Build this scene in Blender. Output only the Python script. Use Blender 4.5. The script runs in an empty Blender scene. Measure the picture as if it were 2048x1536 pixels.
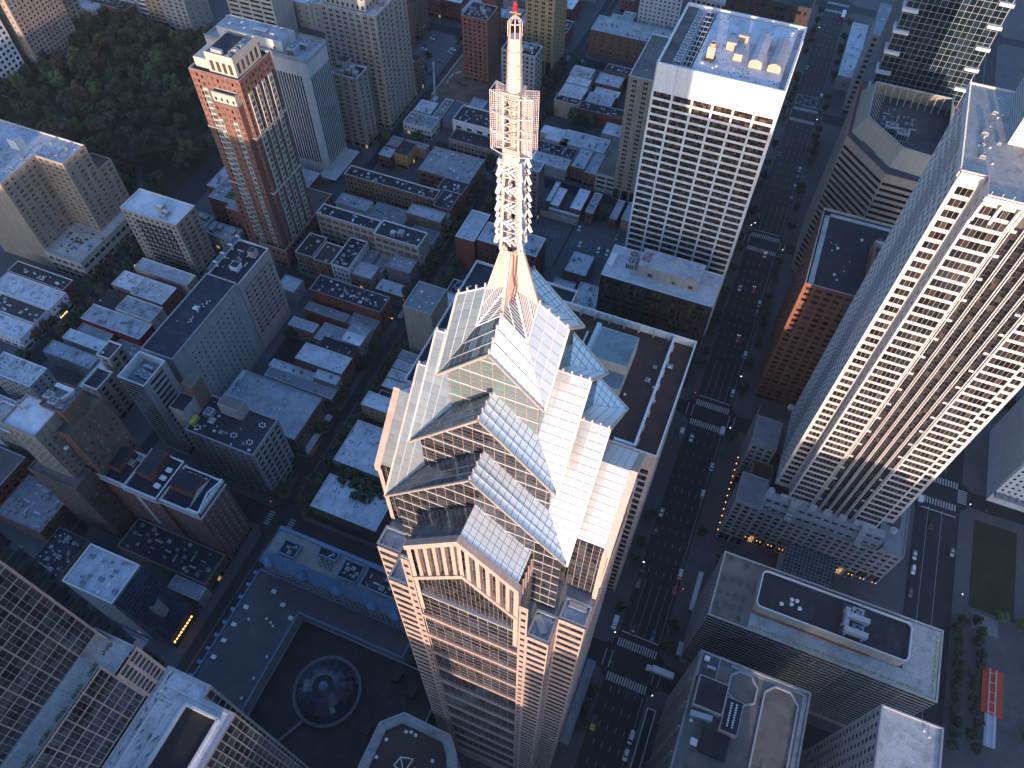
import bpy, math, random
from mathutils import Vector, Matrix
R = random.Random(7)
S = bpy.context.scene
COL = S.collection

# ------------------------------------------------------------------ camera, sky, sun, exposure
CAM = Vector((0.0, 0.0, 338.0))
cd = bpy.data.cameras.new('camera'); cam = bpy.data.objects.new('camera', cd); COL.objects.link(cam)
yaw, pitch, roll = -0.38172, 0.95359, 0.009784
cy_, sy_, cp_, sp_ = math.cos(yaw), math.sin(yaw), math.cos(pitch), math.sin(pitch)
fwd = Vector((sy_*cp_, cy_*cp_, -sp_)); rt = Vector((cy_, -sy_, 0.0)); up = rt.cross(fwd)
rt2 = rt*math.cos(roll) + up*math.sin(roll); up2 = -rt*math.sin(roll) + up*math.cos(roll)
M = Matrix.Identity(4)
for i in range(3):
    M[i][0] = rt2[i]; M[i][1] = up2[i]; M[i][2] = -fwd[i]; M[i][3] = CAM[i]
cam.matrix_world = M
cd.sensor_width = 36.0; cd.lens = 1544.27/2048*36.0; cd.clip_start = 0.5; cd.clip_end = 12000
S.camera = cam

SUN_EL = math.radians(5.5); SUN_AZ = math.atan2(0.165, -0.986)   # azimuth of the sun measured from +Y towards +X
W = bpy.data.worlds.new('World'); S.world = W; W.use_nodes = True
wn = W.node_tree; bg = wn.nodes['Background']
sky = wn.nodes.new('ShaderNodeTexSky'); sky.sky_type = 'NISHITA'; sky.sun_disc = False
sky.sun_elevation = SUN_EL; sky.sun_rotation = SUN_AZ; sky.air_density = 1.0; sky.dust_density = 2.2; sky.ozone_density = 3.0
tint = wn.nodes.new('ShaderNodeVectorMath'); tint.operation = 'MULTIPLY'; tint.inputs[1].default_value = (0.90, 0.955, 1.12)   # camera white balance leans blue in the shade
wn.links.new(sky.outputs[0], tint.inputs[0]); wn.links.new(tint.outputs[0], bg.inputs[0]); bg.inputs[1].default_value = 0.15
sl = bpy.data.lights.new('sun', 'SUN'); sl.energy = 2.0; sl.angle = math.radians(0.6); sl.color = (0.92, 0.68, 0.54)
so = bpy.data.objects.new('sun', sl); COL.objects.link(so)
sd = Vector((math.sin(SUN_AZ)*math.cos(SUN_EL), math.cos(SUN_AZ)*math.cos(SUN_EL), math.sin(SUN_EL)))
so.rotation_euler = sd.to_track_quat('Z', 'Y').to_euler(); so.location = (0, 0, 500)
S.view_settings.view_transform = 'Standard'; S.view_settings.look = 'None'
S.view_settings.exposure = 2.15; S.view_settings.gamma = 1.0

# ------------------------------------------------------------------ materials
MATS = {}
def nmat(name):
    m = bpy.data.materials.new(name); m.use_nodes = True
    return m, m.node_tree.nodes, m.node_tree.links, m.node_tree.nodes['Principled BSDF']
def wall(name, c, rough=0.8, var=0.18, panel=None, brick=False, metal=0.0, spec=0.3):
    """masonry / concrete: base colour with grime, streaks and optional panel joints"""
    if name in MATS: return MATS[name]
    m, N, L, P = nmat(name)
    geo = N.new('ShaderNodeNewGeometry'); mp = N.new('ShaderNodeMapping'); mp.inputs['Scale'].default_value = (0.5, 0.5, 0.07)
    L.new(geo.outputs['Position'], mp.inputs[0])
    n1 = N.new('ShaderNodeTexNoise'); n1.inputs['Scale'].default_value = 1.0; n1.inputs['Detail'].default_value = 6; L.new(mp.outputs[0], n1.inputs[0])
    n2 = N.new('ShaderNodeTexNoise'); n2.inputs['Scale'].default_value = 1.6; n2.inputs['Detail'].default_value = 4; L.new(geo.outputs['Position'], n2.inputs[0])
    ad = N.new('ShaderNodeMath'); ad.operation = 'ADD'; L.new(n1.outputs[0], ad.inputs[0]); L.new(n2.outputs[0], ad.inputs[1])
    mr = N.new('ShaderNodeMapRange'); mr.inputs[1].default_value = 0.75; mr.inputs[2].default_value = 1.25
    mr.inputs[3].default_value = 1.0-var*1.6; mr.inputs[4].default_value = 1.0+var; L.new(ad.outputs[0], mr.inputs[0])
    mu = N.new('ShaderNodeVectorMath'); mu.operation = 'SCALE'; mu.inputs[0].default_value = c[:3]; L.new(mr.outputs[0], mu.inputs['Scale'])
    out = mu.outputs[0]
    if brick or panel:
        bw, bh, mort, dk = (0.9, 0.32, 0.05, 0.72) if brick else (panel[0], panel[1], 0.035, 0.7)
        sx = N.new('ShaderNodeSeparateXYZ'); L.new(geo.outputs['Position'], sx.inputs[0])
        a2 = N.new('ShaderNodeMath'); a2.operation = 'ADD'; L.new(sx.outputs[0], a2.inputs[0]); L.new(sx.outputs[1], a2.inputs[1])
        cx = N.new('ShaderNodeCombineXYZ'); L.new(a2.outputs[0], cx.inputs[0]); L.new(sx.outputs[2], cx.inputs[1])
        bt = N.new('ShaderNodeTexBrick'); bt.inputs['Scale'].default_value = 1.0; bt.inputs['Brick Width'].default_value = bw; bt.inputs['Row Height'].default_value = bh
        bt.inputs['Mortar Size'].default_value = mort; bt.offset = 0.5 if brick else 0.0
        bt.inputs['Color1'].default_value = (1, 1, 1, 1); bt.inputs['Color2'].default_value = (0.8 if brick else 0.93,)*3+(1,); bt.inputs['Mortar'].default_value = (dk, dk, dk, 1)
        L.new(cx.outputs[0], bt.inputs[0])
        mm = N.new('ShaderNodeVectorMath'); mm.operation = 'MULTIPLY'; L.new(out, mm.inputs[0]); L.new(bt.outputs[0], mm.inputs[1]); out = mm.outputs[0]
    oi = N.new('ShaderNodeObjectInfo'); orr = N.new('ShaderNodeMapRange'); orr.inputs[3].default_value = 0.86; orr.inputs[4].default_value = 1.14; L.new(oi.outputs['Random'], orr.inputs[0])
    ov = N.new('ShaderNodeVectorMath'); ov.operation = 'SCALE'; L.new(out, ov.inputs[0]); L.new(orr.outputs[0], ov.inputs['Scale']); out = ov.outputs[0]
    L.new(out, P.inputs['Base Color']); P.inputs['Roughness'].default_value = rough; P.inputs['Metallic'].default_value = metal
    P.inputs['Specular IOR Level'].default_value = spec
    MATS[name] = m; return m
def roofm(name, c, stain=(0.05, 0.05, 0.055), amt=0.45, seam=None, scale=0.25, spots=False, rough=0.75):
    """flat roof: membrane with broad stains, fine mottling, optional seams and black patches"""
    if name in MATS: return MATS[name]
    m, N, L, P = nmat(name)
    geo = N.new('ShaderNodeNewGeometry')
    oi = N.new('ShaderNodeObjectInfo')
    off = N.new('ShaderNodeVectorMath'); off.operation = 'MULTIPLY_ADD'
    L.new(oi.outputs['Random'], off.inputs[1]); off.inputs[0].default_value = (300, 170, 90); L.new(geo.outputs['Position'], off.inputs[2])
    n1 = N.new('ShaderNodeTexNoise'); n1.inputs['Scale'].default_value = scale; n1.inputs['Detail'].default_value = 8; n1.inputs['Roughness'].default_value = 0.65; L.new(off.outputs[0], n1.inputs[0])
    n2 = N.new('ShaderNodeTexNoise'); n2.inputs['Scale'].default_value = 2.2; n2.inputs['Detail'].default_value = 5; L.new(off.outputs[0], n2.inputs[0])
    r1 = N.new('ShaderNodeValToRGB'); r1.color_ramp.elements[0].position = 0.50; r1.color_ramp.elements[0].color = (0, 0, 0, 1)
    r1.color_ramp.elements[1].position = 0.78; r1.color_ramp.elements[1].color = (amt*1.6, )*3+(1,); L.new(n1.outputs[0], r1.inputs[0])
    mr = N.new('ShaderNodeMapRange'); mr.inputs[1].default_value = 0.3; mr.inputs[2].default_value = 0.7; mr.inputs[3].default_value = 0.82; mr.inputs[4].default_value = 1.12; L.new(n2.outputs[0], mr.inputs[0])
    fac = r1.outputs[0]
    if spots:
        mp = N.new('ShaderNodeMapping'); mp.inputs['Scale'].default_value = (0.9, 0.35, 0.5); L.new(off.outputs[0], mp.inputs[0])
        n3 = N.new('ShaderNodeTexNoise'); n3.inputs['Scale'].default_value = 1.6; n3.inputs['Detail'].default_value = 3; L.new(mp.outputs[0], n3.inputs[0])
        r3 = N.new('ShaderNodeValToRGB'); r3.color_ramp.elements[0].position = 0.60; r3.color_ramp.elements[0].color = (0, 0, 0, 1); r3.color_ramp.elements[1].position = 0.63; r3.color_ramp.elements[1].color = (0.9, )*3+(1,)
        n4 = N.new('ShaderNodeTexNoise'); n4.inputs['Scale'].default_value = 0.13; n4.inputs['Detail'].default_value = 2; L.new(off.outputs[0], n4.inputs[0])
        r4 = N.new('ShaderNodeMapRange'); r4.inputs[1].default_value = .45; r4.inputs[2].default_value = .6; r4.inputs[3].default_value = -.12; r4.inputs[4].default_value = .03; L.new(n4.outputs[0], r4.inputs[0])
        a4 = N.new('ShaderNodeMath'); a4.operation = 'ADD'; L.new(n3.outputs[0], a4.inputs[0]); L.new(r4.outputs[0], a4.inputs[1])
        L.new(a4.outputs[0], r3.inputs[0])
        mx0 = N.new('ShaderNodeMath'); mx0.operation = 'MAXIMUM'; L.new(fac, mx0.inputs[0]); L.new(r3.outputs[0], mx0.inputs[1]); fac = mx0.outputs[0]
    mx = N.new('ShaderNodeMix'); mx.data_type = 'RGBA'; mx.inputs[6].default_value = c[:3]+(1,) if len(c) == 3 else c; mx.inputs[7].default_value = stain+(1,)
    L.new(fac, mx.inputs[0])
    mu = N.new('ShaderNodeVectorMath'); mu.operation = 'SCALE'; L.new(mx.outputs[2], mu.inputs[0]); L.new(mr.outputs[0], mu.inputs['Scale']); out = mu.outputs[0]
    if seam:
        bt = N.new('ShaderNodeTexBrick'); bt.inputs['Scale'].default_value = 1.0; bt.inputs['Brick Width'].default_value = seam[0]; bt.inputs['Row Height'].default_value = seam[1]
        bt.inputs['Mortar Size'].default_value = 0.04; bt.inputs['Color1'].default_value = (1, 1, 1, 1); bt.inputs['Color2'].default_value = (0.93, 0.93, 0.93, 1); bt.inputs['Mortar'].default_value = (0.68, 0.68, 0.68, 1)
        L.new(geo.outputs['Position'], bt.inputs[0])
        mm = N.new('ShaderNodeVectorMath'); mm.operation = 'MULTIPLY'; L.new(out, mm.inputs[0]); L.new(bt.outputs[0], mm.inputs[1]); out = mm.outputs[0]
    orr = N.new('ShaderNodeMapRange'); orr.inputs[3].default_value = 0.72; orr.inputs[4].default_value = 1.12; L.new(oi.outputs['Random'], orr.inputs[0])
    # ponding rings and repair patches
    vo = N.new('ShaderNodeTexVoronoi'); vo.inputs['Scale'].default_value = 0.16; L.new(off.outputs[0], vo.inputs[0]); sp = N.new('ShaderNodeSeparateXYZ'); L.new(vo.outputs['Color'], sp.inputs[0])
    vr = N.new('ShaderNodeMapRange'); vr.inputs[3].default_value = 0.84; vr.inputs[4].default_value = 1.06; L.new(sp.outputs[0], vr.inputs[0])
    m2 = N.new('ShaderNodeMath'); m2.operation = 'MULTIPLY'; L.new(orr.outputs[0], m2.inputs[0]); L.new(vr.outputs[0], m2.inputs[1])
    ov = N.new('ShaderNodeVectorMath'); ov.operation = 'SCALE'; L.new(out, ov.inputs[0]); L.new(m2.outputs[0], ov.inputs['Scale']); out = ov.outputs[0]
    L.new(out, P.inputs['Base Color']); P.inputs['Roughness'].default_value = rough; P.inputs['Specular IOR Level'].default_value = 0.3
    MATS[name] = m; return m
def glass(name, dark=(0.012, 0.014, 0.018), blind=(0.10, 0.085, 0.07), pb=0.2, rough=0.06, metal=0.0, tint=None, spec=0.5, lit=0.0, wob=0.0, flatramp=False):
    """window panes: each pane (mesh island / object) picks dark room, half shade or drawn blind"""
    if name in MATS: return MATS[name]
    m, N, L, P = nmat(name)
    geo = N.new('ShaderNodeNewGeometry'); oi = N.new('ShaderNodeObjectInfo')
    a = N.new('ShaderNodeMath'); a.operation = 'ADD'; L.new(geo.outputs['Random Per Island'], a.inputs[0]); L.new(oi.outputs['Random'], a.inputs[1])
    f = N.new('ShaderNodeMath'); f.operation = 'FRACT'; L.new(a.outputs[0], f.inputs[0])
    r = N.new('ShaderNodeValToRGB'); r.color_ramp.interpolation = 'CONSTANT'; e = r.color_ramp.elements
    e[0].position = 0; e[0].color = dark+(1,); e[1].position = 1-pb; e[1].color = tuple(x*(1 if flatramp else 0.6) for x in blind)+(1,)
    x = e.new(1-pb*0.4); x.color = blind+(1,)
    x = e.new((1-pb)*0.5); x.color = tuple(q*(1.05 if flatramp else 2.2) for q in dark)+(1,)
    L.new(f.outputs[0], r.inputs[0]); L.new(r.outputs[0], P.inputs['Base Color'])
    P.inputs['Roughness'].default_value = rough; P.inputs['Metallic'].default_value = metal; P.inputs['Specular IOR Level'].default_value = spec
    if tint: P.inputs['Specular Tint'].default_value = tint+(1,)
    if wob:
        n = N.new('ShaderNodeTexNoise'); n.inputs['Scale'].default_value = 0.55; n.inputs['Detail'].default_value = 1; L.new(geo.outputs['Position'], n.inputs[0])
        b = N.new('ShaderNodeBump'); b.inputs['Strength'].default_value = wob; b.inputs['Distance'].default_value = 0.1; L.new(n.outputs[0], b.inputs['Height']); L.new(b.outputs[0], P.inputs['Normal'])
    if lit:
        lt = N.new('ShaderNodeMath'); lt.operation = 'LESS_THAN'; lt.inputs[1].default_value = lit; L.new(f.outputs[0], lt.inputs[0])
        mu = N.new('ShaderNodeMath'); mu.operation = 'MULTIPLY'; mu.inputs[1].default_value = 0.10; L.new(lt.outputs[0], mu.inputs[0])
        P.inputs['Emission Color'].default_value = (1, 0.6, 0.25, 1); L.new(mu.outputs[0], P.inputs['Emission Strength'])
    MATS[name] = m; return m
def flat(name, c, rough=0.7, metal=0.0, emit=0.0):
    if name in MATS: return MATS[name]
    m, N, L, P = nmat(name)
    geo = N.new('ShaderNodeNewGeometry'); n = N.new('ShaderNodeTexNoise'); n.inputs['Scale'].default_value = 1.3; n.inputs['Detail'].default_value = 5; L.new(geo.outputs['Position'], n.inputs[0])
    mr = N.new('ShaderNodeMapRange'); mr.inputs[3].default_value = 0.75; mr.inputs[4].default_value = 1.25; L.new(n.outputs[0], mr.inputs[0])
    mu = N.new('ShaderNodeVectorMath'); mu.operation = 'SCALE'; mu.inputs[0].default_value = c; L.new(mr.outputs[0], mu.inputs['Scale']); L.new(mu.outputs[0], P.inputs['Base Color'])
    P.inputs['Roughness'].default_value = rough; P.inputs['Metallic'].default_value = metal
    if emit: P.inputs['Emission Color'].default_value = c+(1,); P.inputs['Emission Strength'].default_value = emit
    MATS[name] = m; return m
def leafm(name, c1, c2):
    m, N, L, P = nmat(name)
    geo = N.new('ShaderNodeNewGeometry'); oi = N.new('ShaderNodeObjectInfo')
    a = N.new('ShaderNodeMix'); a.data_type = 'RGBA'; a.inputs[6].default_value = c1+(1,); a.inputs[7].default_value = c2+(1,); L.new(geo.outputs['Random Per Island'], a.inputs[0])
    h = N.new('ShaderNodeHueSaturation'); mr = N.new('ShaderNodeMapRange'); mr.inputs[3].default_value = 0.46; mr.inputs[4].default_value = 0.53; L.new(oi.outputs['Random'], mr.inputs[0]); L.new(mr.outputs[0], h.inputs['Hue'])
    mv = N.new('ShaderNodeMapRange'); mv.inputs[3].default_value = 0.65; mv.inputs[4].default_value = 1.45; L.new(oi.outputs['Random'], mv.inputs[0]); L.new(mv.outputs[0], h.inputs['Value'])
    L.new(a.outputs[2], h.inputs['Color']); L.new(h.outputs[0], P.inputs['Base Color']); P.inputs['Roughness'].default_value = 0.7
    MATS[name] = m; return m

white = wall('white_stone', (0.54, 0.50, 0.48), 0.6, 0.08, panel=(6.0, 3.9))
pinkg = wall('pink_granite', (0.42, 0.31, 0.27), 0.45, 0.10, panel=(1.6, 1.1))
cream = wall('cream_concrete', (0.45, 0.41, 0.35), 0.8, 0.12, panel=(3.0, 3.2))
tan = wall('tan_brick', (0.40, 0.30, 0.21), 0.85, 0.15, brick=True)
beige = wall('beige_brick', (0.44, 0.34, 0.24), 0.85, 0.14, brick=True)
redb = wall('red_brick', (0.27, 0.125, 0.095), 0.85, 0.16, brick=True)
redb2 = wall('dark_red_brick', (0.22, 0.075, 0.055), 0.85, 0.2, brick=True)
brownb = wall('brown_brick', (0.24, 0.15, 0.11), 0.85, 0.2, brick=True)
terrac = wall('rust_granite', (0.24, 0.095, 0.06), 0.6, 0.12, panel=(2.6, 3.6))
greyc = wall('grey_concrete', (0.30, 0.30, 0.29), 0.85, 0.14, panel=(3.0, 3.0))
greyd = wall('dark_grey_stone', (0.16, 0.16, 0.165), 0.75, 0.15, panel=(2.0, 2.0))
stone = wall('grey_stone', (0.34, 0.33, 0.32), 0.85, 0.16, panel=(2.0, 1.2))
pinkc = wall('pink_concrete', (0.44, 0.35, 0.32), 0.85, 0.12, panel=(4.0, 3.3))
yellowb = wall('yellow_brick', (0.42, 0.30, 0.15), 0.85, 0.14, brick=True)
whitep = wall('white_paint', (0.66, 0.66, 0.66), 0.7, 0.10)
lime = wall('limestone', (0.36, 0.30, 0.25), 0.85, 0.18, panel=(1.8, 0.9))
blackw = wall('black_panel', (0.035, 0.033, 0.033), 0.4, 0.1, panel=(3.0, 3.4))
bluem = wall('blue_metal', (0.12, 0.21, 0.33), 0.45, 0.08)
trimw = flat('white_trim', (0.60, 0.60, 0.60)); trimg = flat('grey_trim', (0.30, 0.31, 0.32)); trimd = flat('dark_trim', (0.05, 0.05, 0.055))
trimp = flat('pink_trim', (0.46, 0.35, 0.31), 0.5); gold = flat('pale_gold_metal', (0.56, 0.49, 0.43), 0.35, 0.5)
redt = flat('red_trim', (0.35, 0.03, 0.03)); copper = flat('green_copper', (0.22, 0.40, 0.33)); rust = flat('rust', (0.30, 0.11, 0.04))
steel = flat('galvanised_steel', (0.38, 0.40, 0.42), 0.5, 0.3); black = flat('black_rubber', (0.015, 0.015, 0.016)); orange = flat('orange_paint', (0.55, 0.10, 0.02))
r_white = roofm('white_roof', (0.64, 0.66, 0.70), (0.22, 0.22, 0.23), 0.35, spots=False)
r_stain = roofm('worn_white_roof', (0.60, 0.62, 0.66), (0.12, 0.125, 0.13), 0.4, spots=True)
r_grey = roofm('grey_roof', (0.27, 0.28, 0.30), (0.08, 0.085, 0.09), 0.5, seam=(9, 1.1))
r_silver = roofm('silver_roof', (0.44, 0.46, 0.50), (0.12, 0.13, 0.14), 0.5, seam=(12, 1.3))
r_dark = roofm('black_roof', (0.024, 0.027, 0.038), (0.09, 0.09, 0.10), 0.35)
r_grav = roofm('gravel_roof', (0.15, 0.135, 0.12), (0.04, 0.036, 0.03), 0.6, scale=0.12)
r_dgrav = roofm('dark_gravel_roof', (0.075, 0.075, 0.08), (0.15, 0.14, 0.13), 0.3)
r_brown = roofm('rust_brown_roof', (0.115, 0.055, 0.04), (0.045, 0.03, 0.028), 0.6)
r_conc = roofm('concrete_roof', (0.46, 0.46, 0.44), (0.16, 0.15, 0.13), 0.5, seam=(2.4, 2.4))
r_slate = roofm('slate_roof', (0.055, 0.05, 0.05), (0.10, 0.09, 0.09), 0.4, seam=(0.8, 0.35))
r_paver = roofm('paver_roof', (0.27, 0.25, 0.22), (0.13, 0.12, 0.11), 0.5, seam=(1.0, 1.0))
r_bluem = roofm('blue_metal_roof', (0.07, 0.18, 0.36), (0.05, 0.12, 0.22), 0.3, seam=(0.6, 60), rough=0.4)
g_dark = glass('window_glass', lit=0.0); g_brown = glass('brown_window_glass', (0.012, 0.009, 0.008), (0.13, 0.085, 0.055), 0.35)
g_blue = glass('blue_window_glass', (0.012, 0.02, 0.03), (0.06, 0.09, 0.11), 0.25, spec=0.8)
g_green = glass('green_window_glass', (0.04, 0.075, 0.075), (0.20, 0.24, 0.23), 0.5)
g_flat = glass('office_window_glass', (0.010, 0.010, 0.012), (0.06, 0.05, 0.045), 0.2)
g_black = glass('black_window_glass', (0.006, 0.006, 0.007), (0.03, 0.02, 0.018), 0.12, spec=0.6)
g_roof = glass('sky_bright_roof_glass', (0.80, 0.85, 0.86), (0.84, 0.87, 0.87), 0.35, rough=0.35, metal=0.2, flatramp=True)  # one crown glazing in four tones: reflections and sun put into base colour
g_roofe = glass('sun_toned_roof_glass', (0.36, 0.40, 0.42), (0.41, 0.44, 0.45), 0.35, rough=0.25, metal=0.4, flatramp=True)
g_roofg = glass('dim_sky_roof_glass', (0.20, 0.24, 0.25), (0.24, 0.28, 0.29), 0.5, rough=0.2, metal=0.2, flatramp=True)
g_roofd = glass('dark_reflection_roof_glass', (0.04, 0.065, 0.08), (0.08, 0.10, 0.115), 0.3, rough=0.08, spec=0.6)
g_crown = glass('crown_wall_glass', (0.012, 0.014, 0.018), (0.05, 0.055, 0.06), 0.3, spec=0.7, wob=0.05)
g_crown2 = glass('sky_reflection_crown_glass', (0.12, 0.15, 0.15), (0.09, 0.19, 0.175), 0.07, flatramp=True)  # top tier walls: grey-green sky reflection painted into the base colour
g_lit = glass('shop_window_glass', (0.015, 0.015, 0.018), (0.1, 0.09, 0.08), 0.2, lit=0.03)
asphalt = roofm('asphalt', (0.022, 0.024, 0.030), (0.036, 0.037, 0.042), 0.6, scale=0.06); walkm = roofm('sidewalk_concrete', (0.085, 0.087, 0.095), (0.075, 0.075, 0.08), 0.6, seam=(1.5, 1.5), scale=0.08)
paint = roofm('road_paint', (0.62, 0.62, 0.60), (0.12, 0.12, 0.12), 0.5, scale=1.5)
grassm = roofm('lawn_grass', (0.020, 0.040, 0.014), (0.012, 0.026, 0.010), 0.5); dirt = roofm('bare_earth', (0.16, 0.105, 0.075), (0.06, 0.04, 0.03), 0.6, scale=0.1)
lotm = roofm('parking_asphalt', (0.10, 0.10, 0.105), (0.05, 0.05, 0.055), 0.5, scale=0.1)
lamp_m = flat('warm_lamp', (1.0, 0.45, 0.12), 0.5, 0, 0.9); lamp_w = flat('white_lamp', (1.0, 0.85, 0.65), 0.5, 0, 1.0); lamp_r = flat('red_lamp', (1.0, 0.05, 0.03), 0.5, 0, 0.6)
pinkneon = flat('pink_sign', (1.0, 0.1, 0.6), 0.5, 0, 0.8)
leaf = leafm('leaves', (0.020, 0.036, 0.014), (0.042, 0.060, 0.024)); leaf2 = leafm('autumn_leaves', (0.07, 0.05, 0.025), (0.10, 0.055, 0.03)); bark = flat('bark', (0.07, 0.05, 0.035))
leaf3 = leafm('light_leaves', (0.05, 0.085, 0.02), (0.09, 0.13, 0.04))

# ------------------------------------------------------------------ mesh helpers
class MB:
    def __init__(s): s.v = []; s.f = []; s.m = []
    def face(s, pts, mi=0):
        n = len(s.v); s.v += [tuple(p) for p in pts]; s.f.append(tuple(range(n, n+len(pts)))); s.m.append(mi)
    def box(s, x0, y0, z0, x1, y1, z1, mi=0, bottom=False):
        n = len(s.v); s.v += [(x0, y0, z0), (x1, y0, z0), (x1, y1, z0), (x0, y1, z0), (x0, y0, z1), (x1, y0, z1), (x1, y1, z1), (x0, y1, z1)]
        F = [(4, 5, 6, 7), (0, 1, 5, 4), (1, 2, 6, 5), (2, 3, 7, 6), (3, 0, 4, 7)]
        if bottom: F.append((3, 2, 1, 0))
        for f in F: s.f.append(tuple(n+i for i in f)); s.m.append(mi)
    def bar(s, a, b, w, mi=0, h=None):
        a = Vector(a); b = Vector(b); d = b-a
        if d.length < 1e-6: return
        h = h or w; d.normalize(); u = d.cross(Vector((0, 0, 1)))
        if u.length < 1e-3: u = Vector((1, 0, 0))
        u.normalize(); t = u.cross(d); u = u*w/2; t = t*h/2; n = len(s.v)
        for p in (a, b): s.v += [tuple(p-u-t), tuple(p+u-t), tuple(p+u+t), tuple(p-u+t)]
        for f in [(0, 1, 5, 4), (1, 2, 6, 5), (2, 3, 7, 6), (3, 0, 4, 7), (3, 2, 1, 0), (4, 5, 6, 7)]: s.f.append(tuple(n+i for i in f)); s.m.append(mi)
    def cyl(s, x, y, z0, z1, r0, r1=None, k=10, mi=0, cap=True):
        r1 = r0 if r1 is None else r1; n = len(s.v)
        for i in range(k):
            a = 2*math.pi*i/k; s.v.append((x+r0*math.cos(a), y+r0*math.sin(a), z0))
        for i in range(k):
            a = 2*math.pi*i/k; s.v.append((x+r1*math.cos(a), y+r1*math.sin(a), z1))
        for i in range(k): s.f.append((n+i, n+(i+1) % k, n+k+(i+1) % k, n+k+i)); s.m.append(mi)
        if cap: s.f.append(tuple(n+k+i for i in range(k))); s.m.append(mi)
    def prism(s, poly, z0, z1, mi=0, top=True):
        n = len(s.v); k = len(poly)
        s.v += [(p[0], p[1], z0) for p in poly]+[(p[0], p[1], z1) for p in poly]
        for i in range(k): s.f.append((n+i, n+(i+1) % k, n+k+(i+1) % k, n+k+i)); s.m.append(mi)
        if top: s.f.append(tuple(n+k+i for i in range(k))); s.m.append(mi)
    def mesh(s, name, mats):
        me = bpy.data.meshes.new(name); me.from_pydata(s.v, [], s.f)
        for m in (mats if isinstance(mats, (list, tuple)) else [mats]): me.materials.append(m)
        if any(s.m): me.polygons.foreach_set('material_index', s.m)
        me.update(); return me
def link(name, data, parent=None, loc=None, rz=0, scale=None):
    o = bpy.data.objects.new(name, data); COL.objects.link(o)
    if loc is not None: o.location = loc
    if rz: o.rotation_euler = (0, 0, rz)
    if scale: o.scale = scale
    if parent: o.parent = parent
    return o
def thing(name, label, cat, loc=(0, 0, 0), group=None):
    o = link(name, None, None, loc); o['label'] = label; o['category'] = cat
    if group: o['group'] = group
    return o
def tag(o, label=None, cat=None, group=None, kind=None):
    if label: o['label'] = label
    if cat: o['category'] = cat
    if group: o['group'] = group
    if kind: o['kind'] = kind
    return o
def part(name, mb, mats, parent):
    """mesh given in world coordinates, parented to a thing whose empty stands at parent.location"""
    if not mb.f: return None
    L = parent.location
    for i, p in enumerate(mb.v): mb.v[i] = (p[0]-L.x, p[1]-L.y, p[2]-L.z)
    return link(name, mb.mesh(name, mats), parent)
def inset(poly, d):
    out = []; k = len(poly)
    for i in range(k):
        a, b, c = Vector(poly[i-1][:2]), Vector(poly[i][:2]), Vector(poly[(i+1) % k][:2])
        d1 = (b-a).normalized(); d2 = (c-b).normalized(); n1 = Vector((-d1.y, d1.x)); n2 = Vector((-d2.y, d2.x))
        q = 1+n1.dot(n2); q = max(q, 0.3); v = (n1+n2)/q*d; out.append((b.x+v.x, b.y+v.y))
    return out

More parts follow.
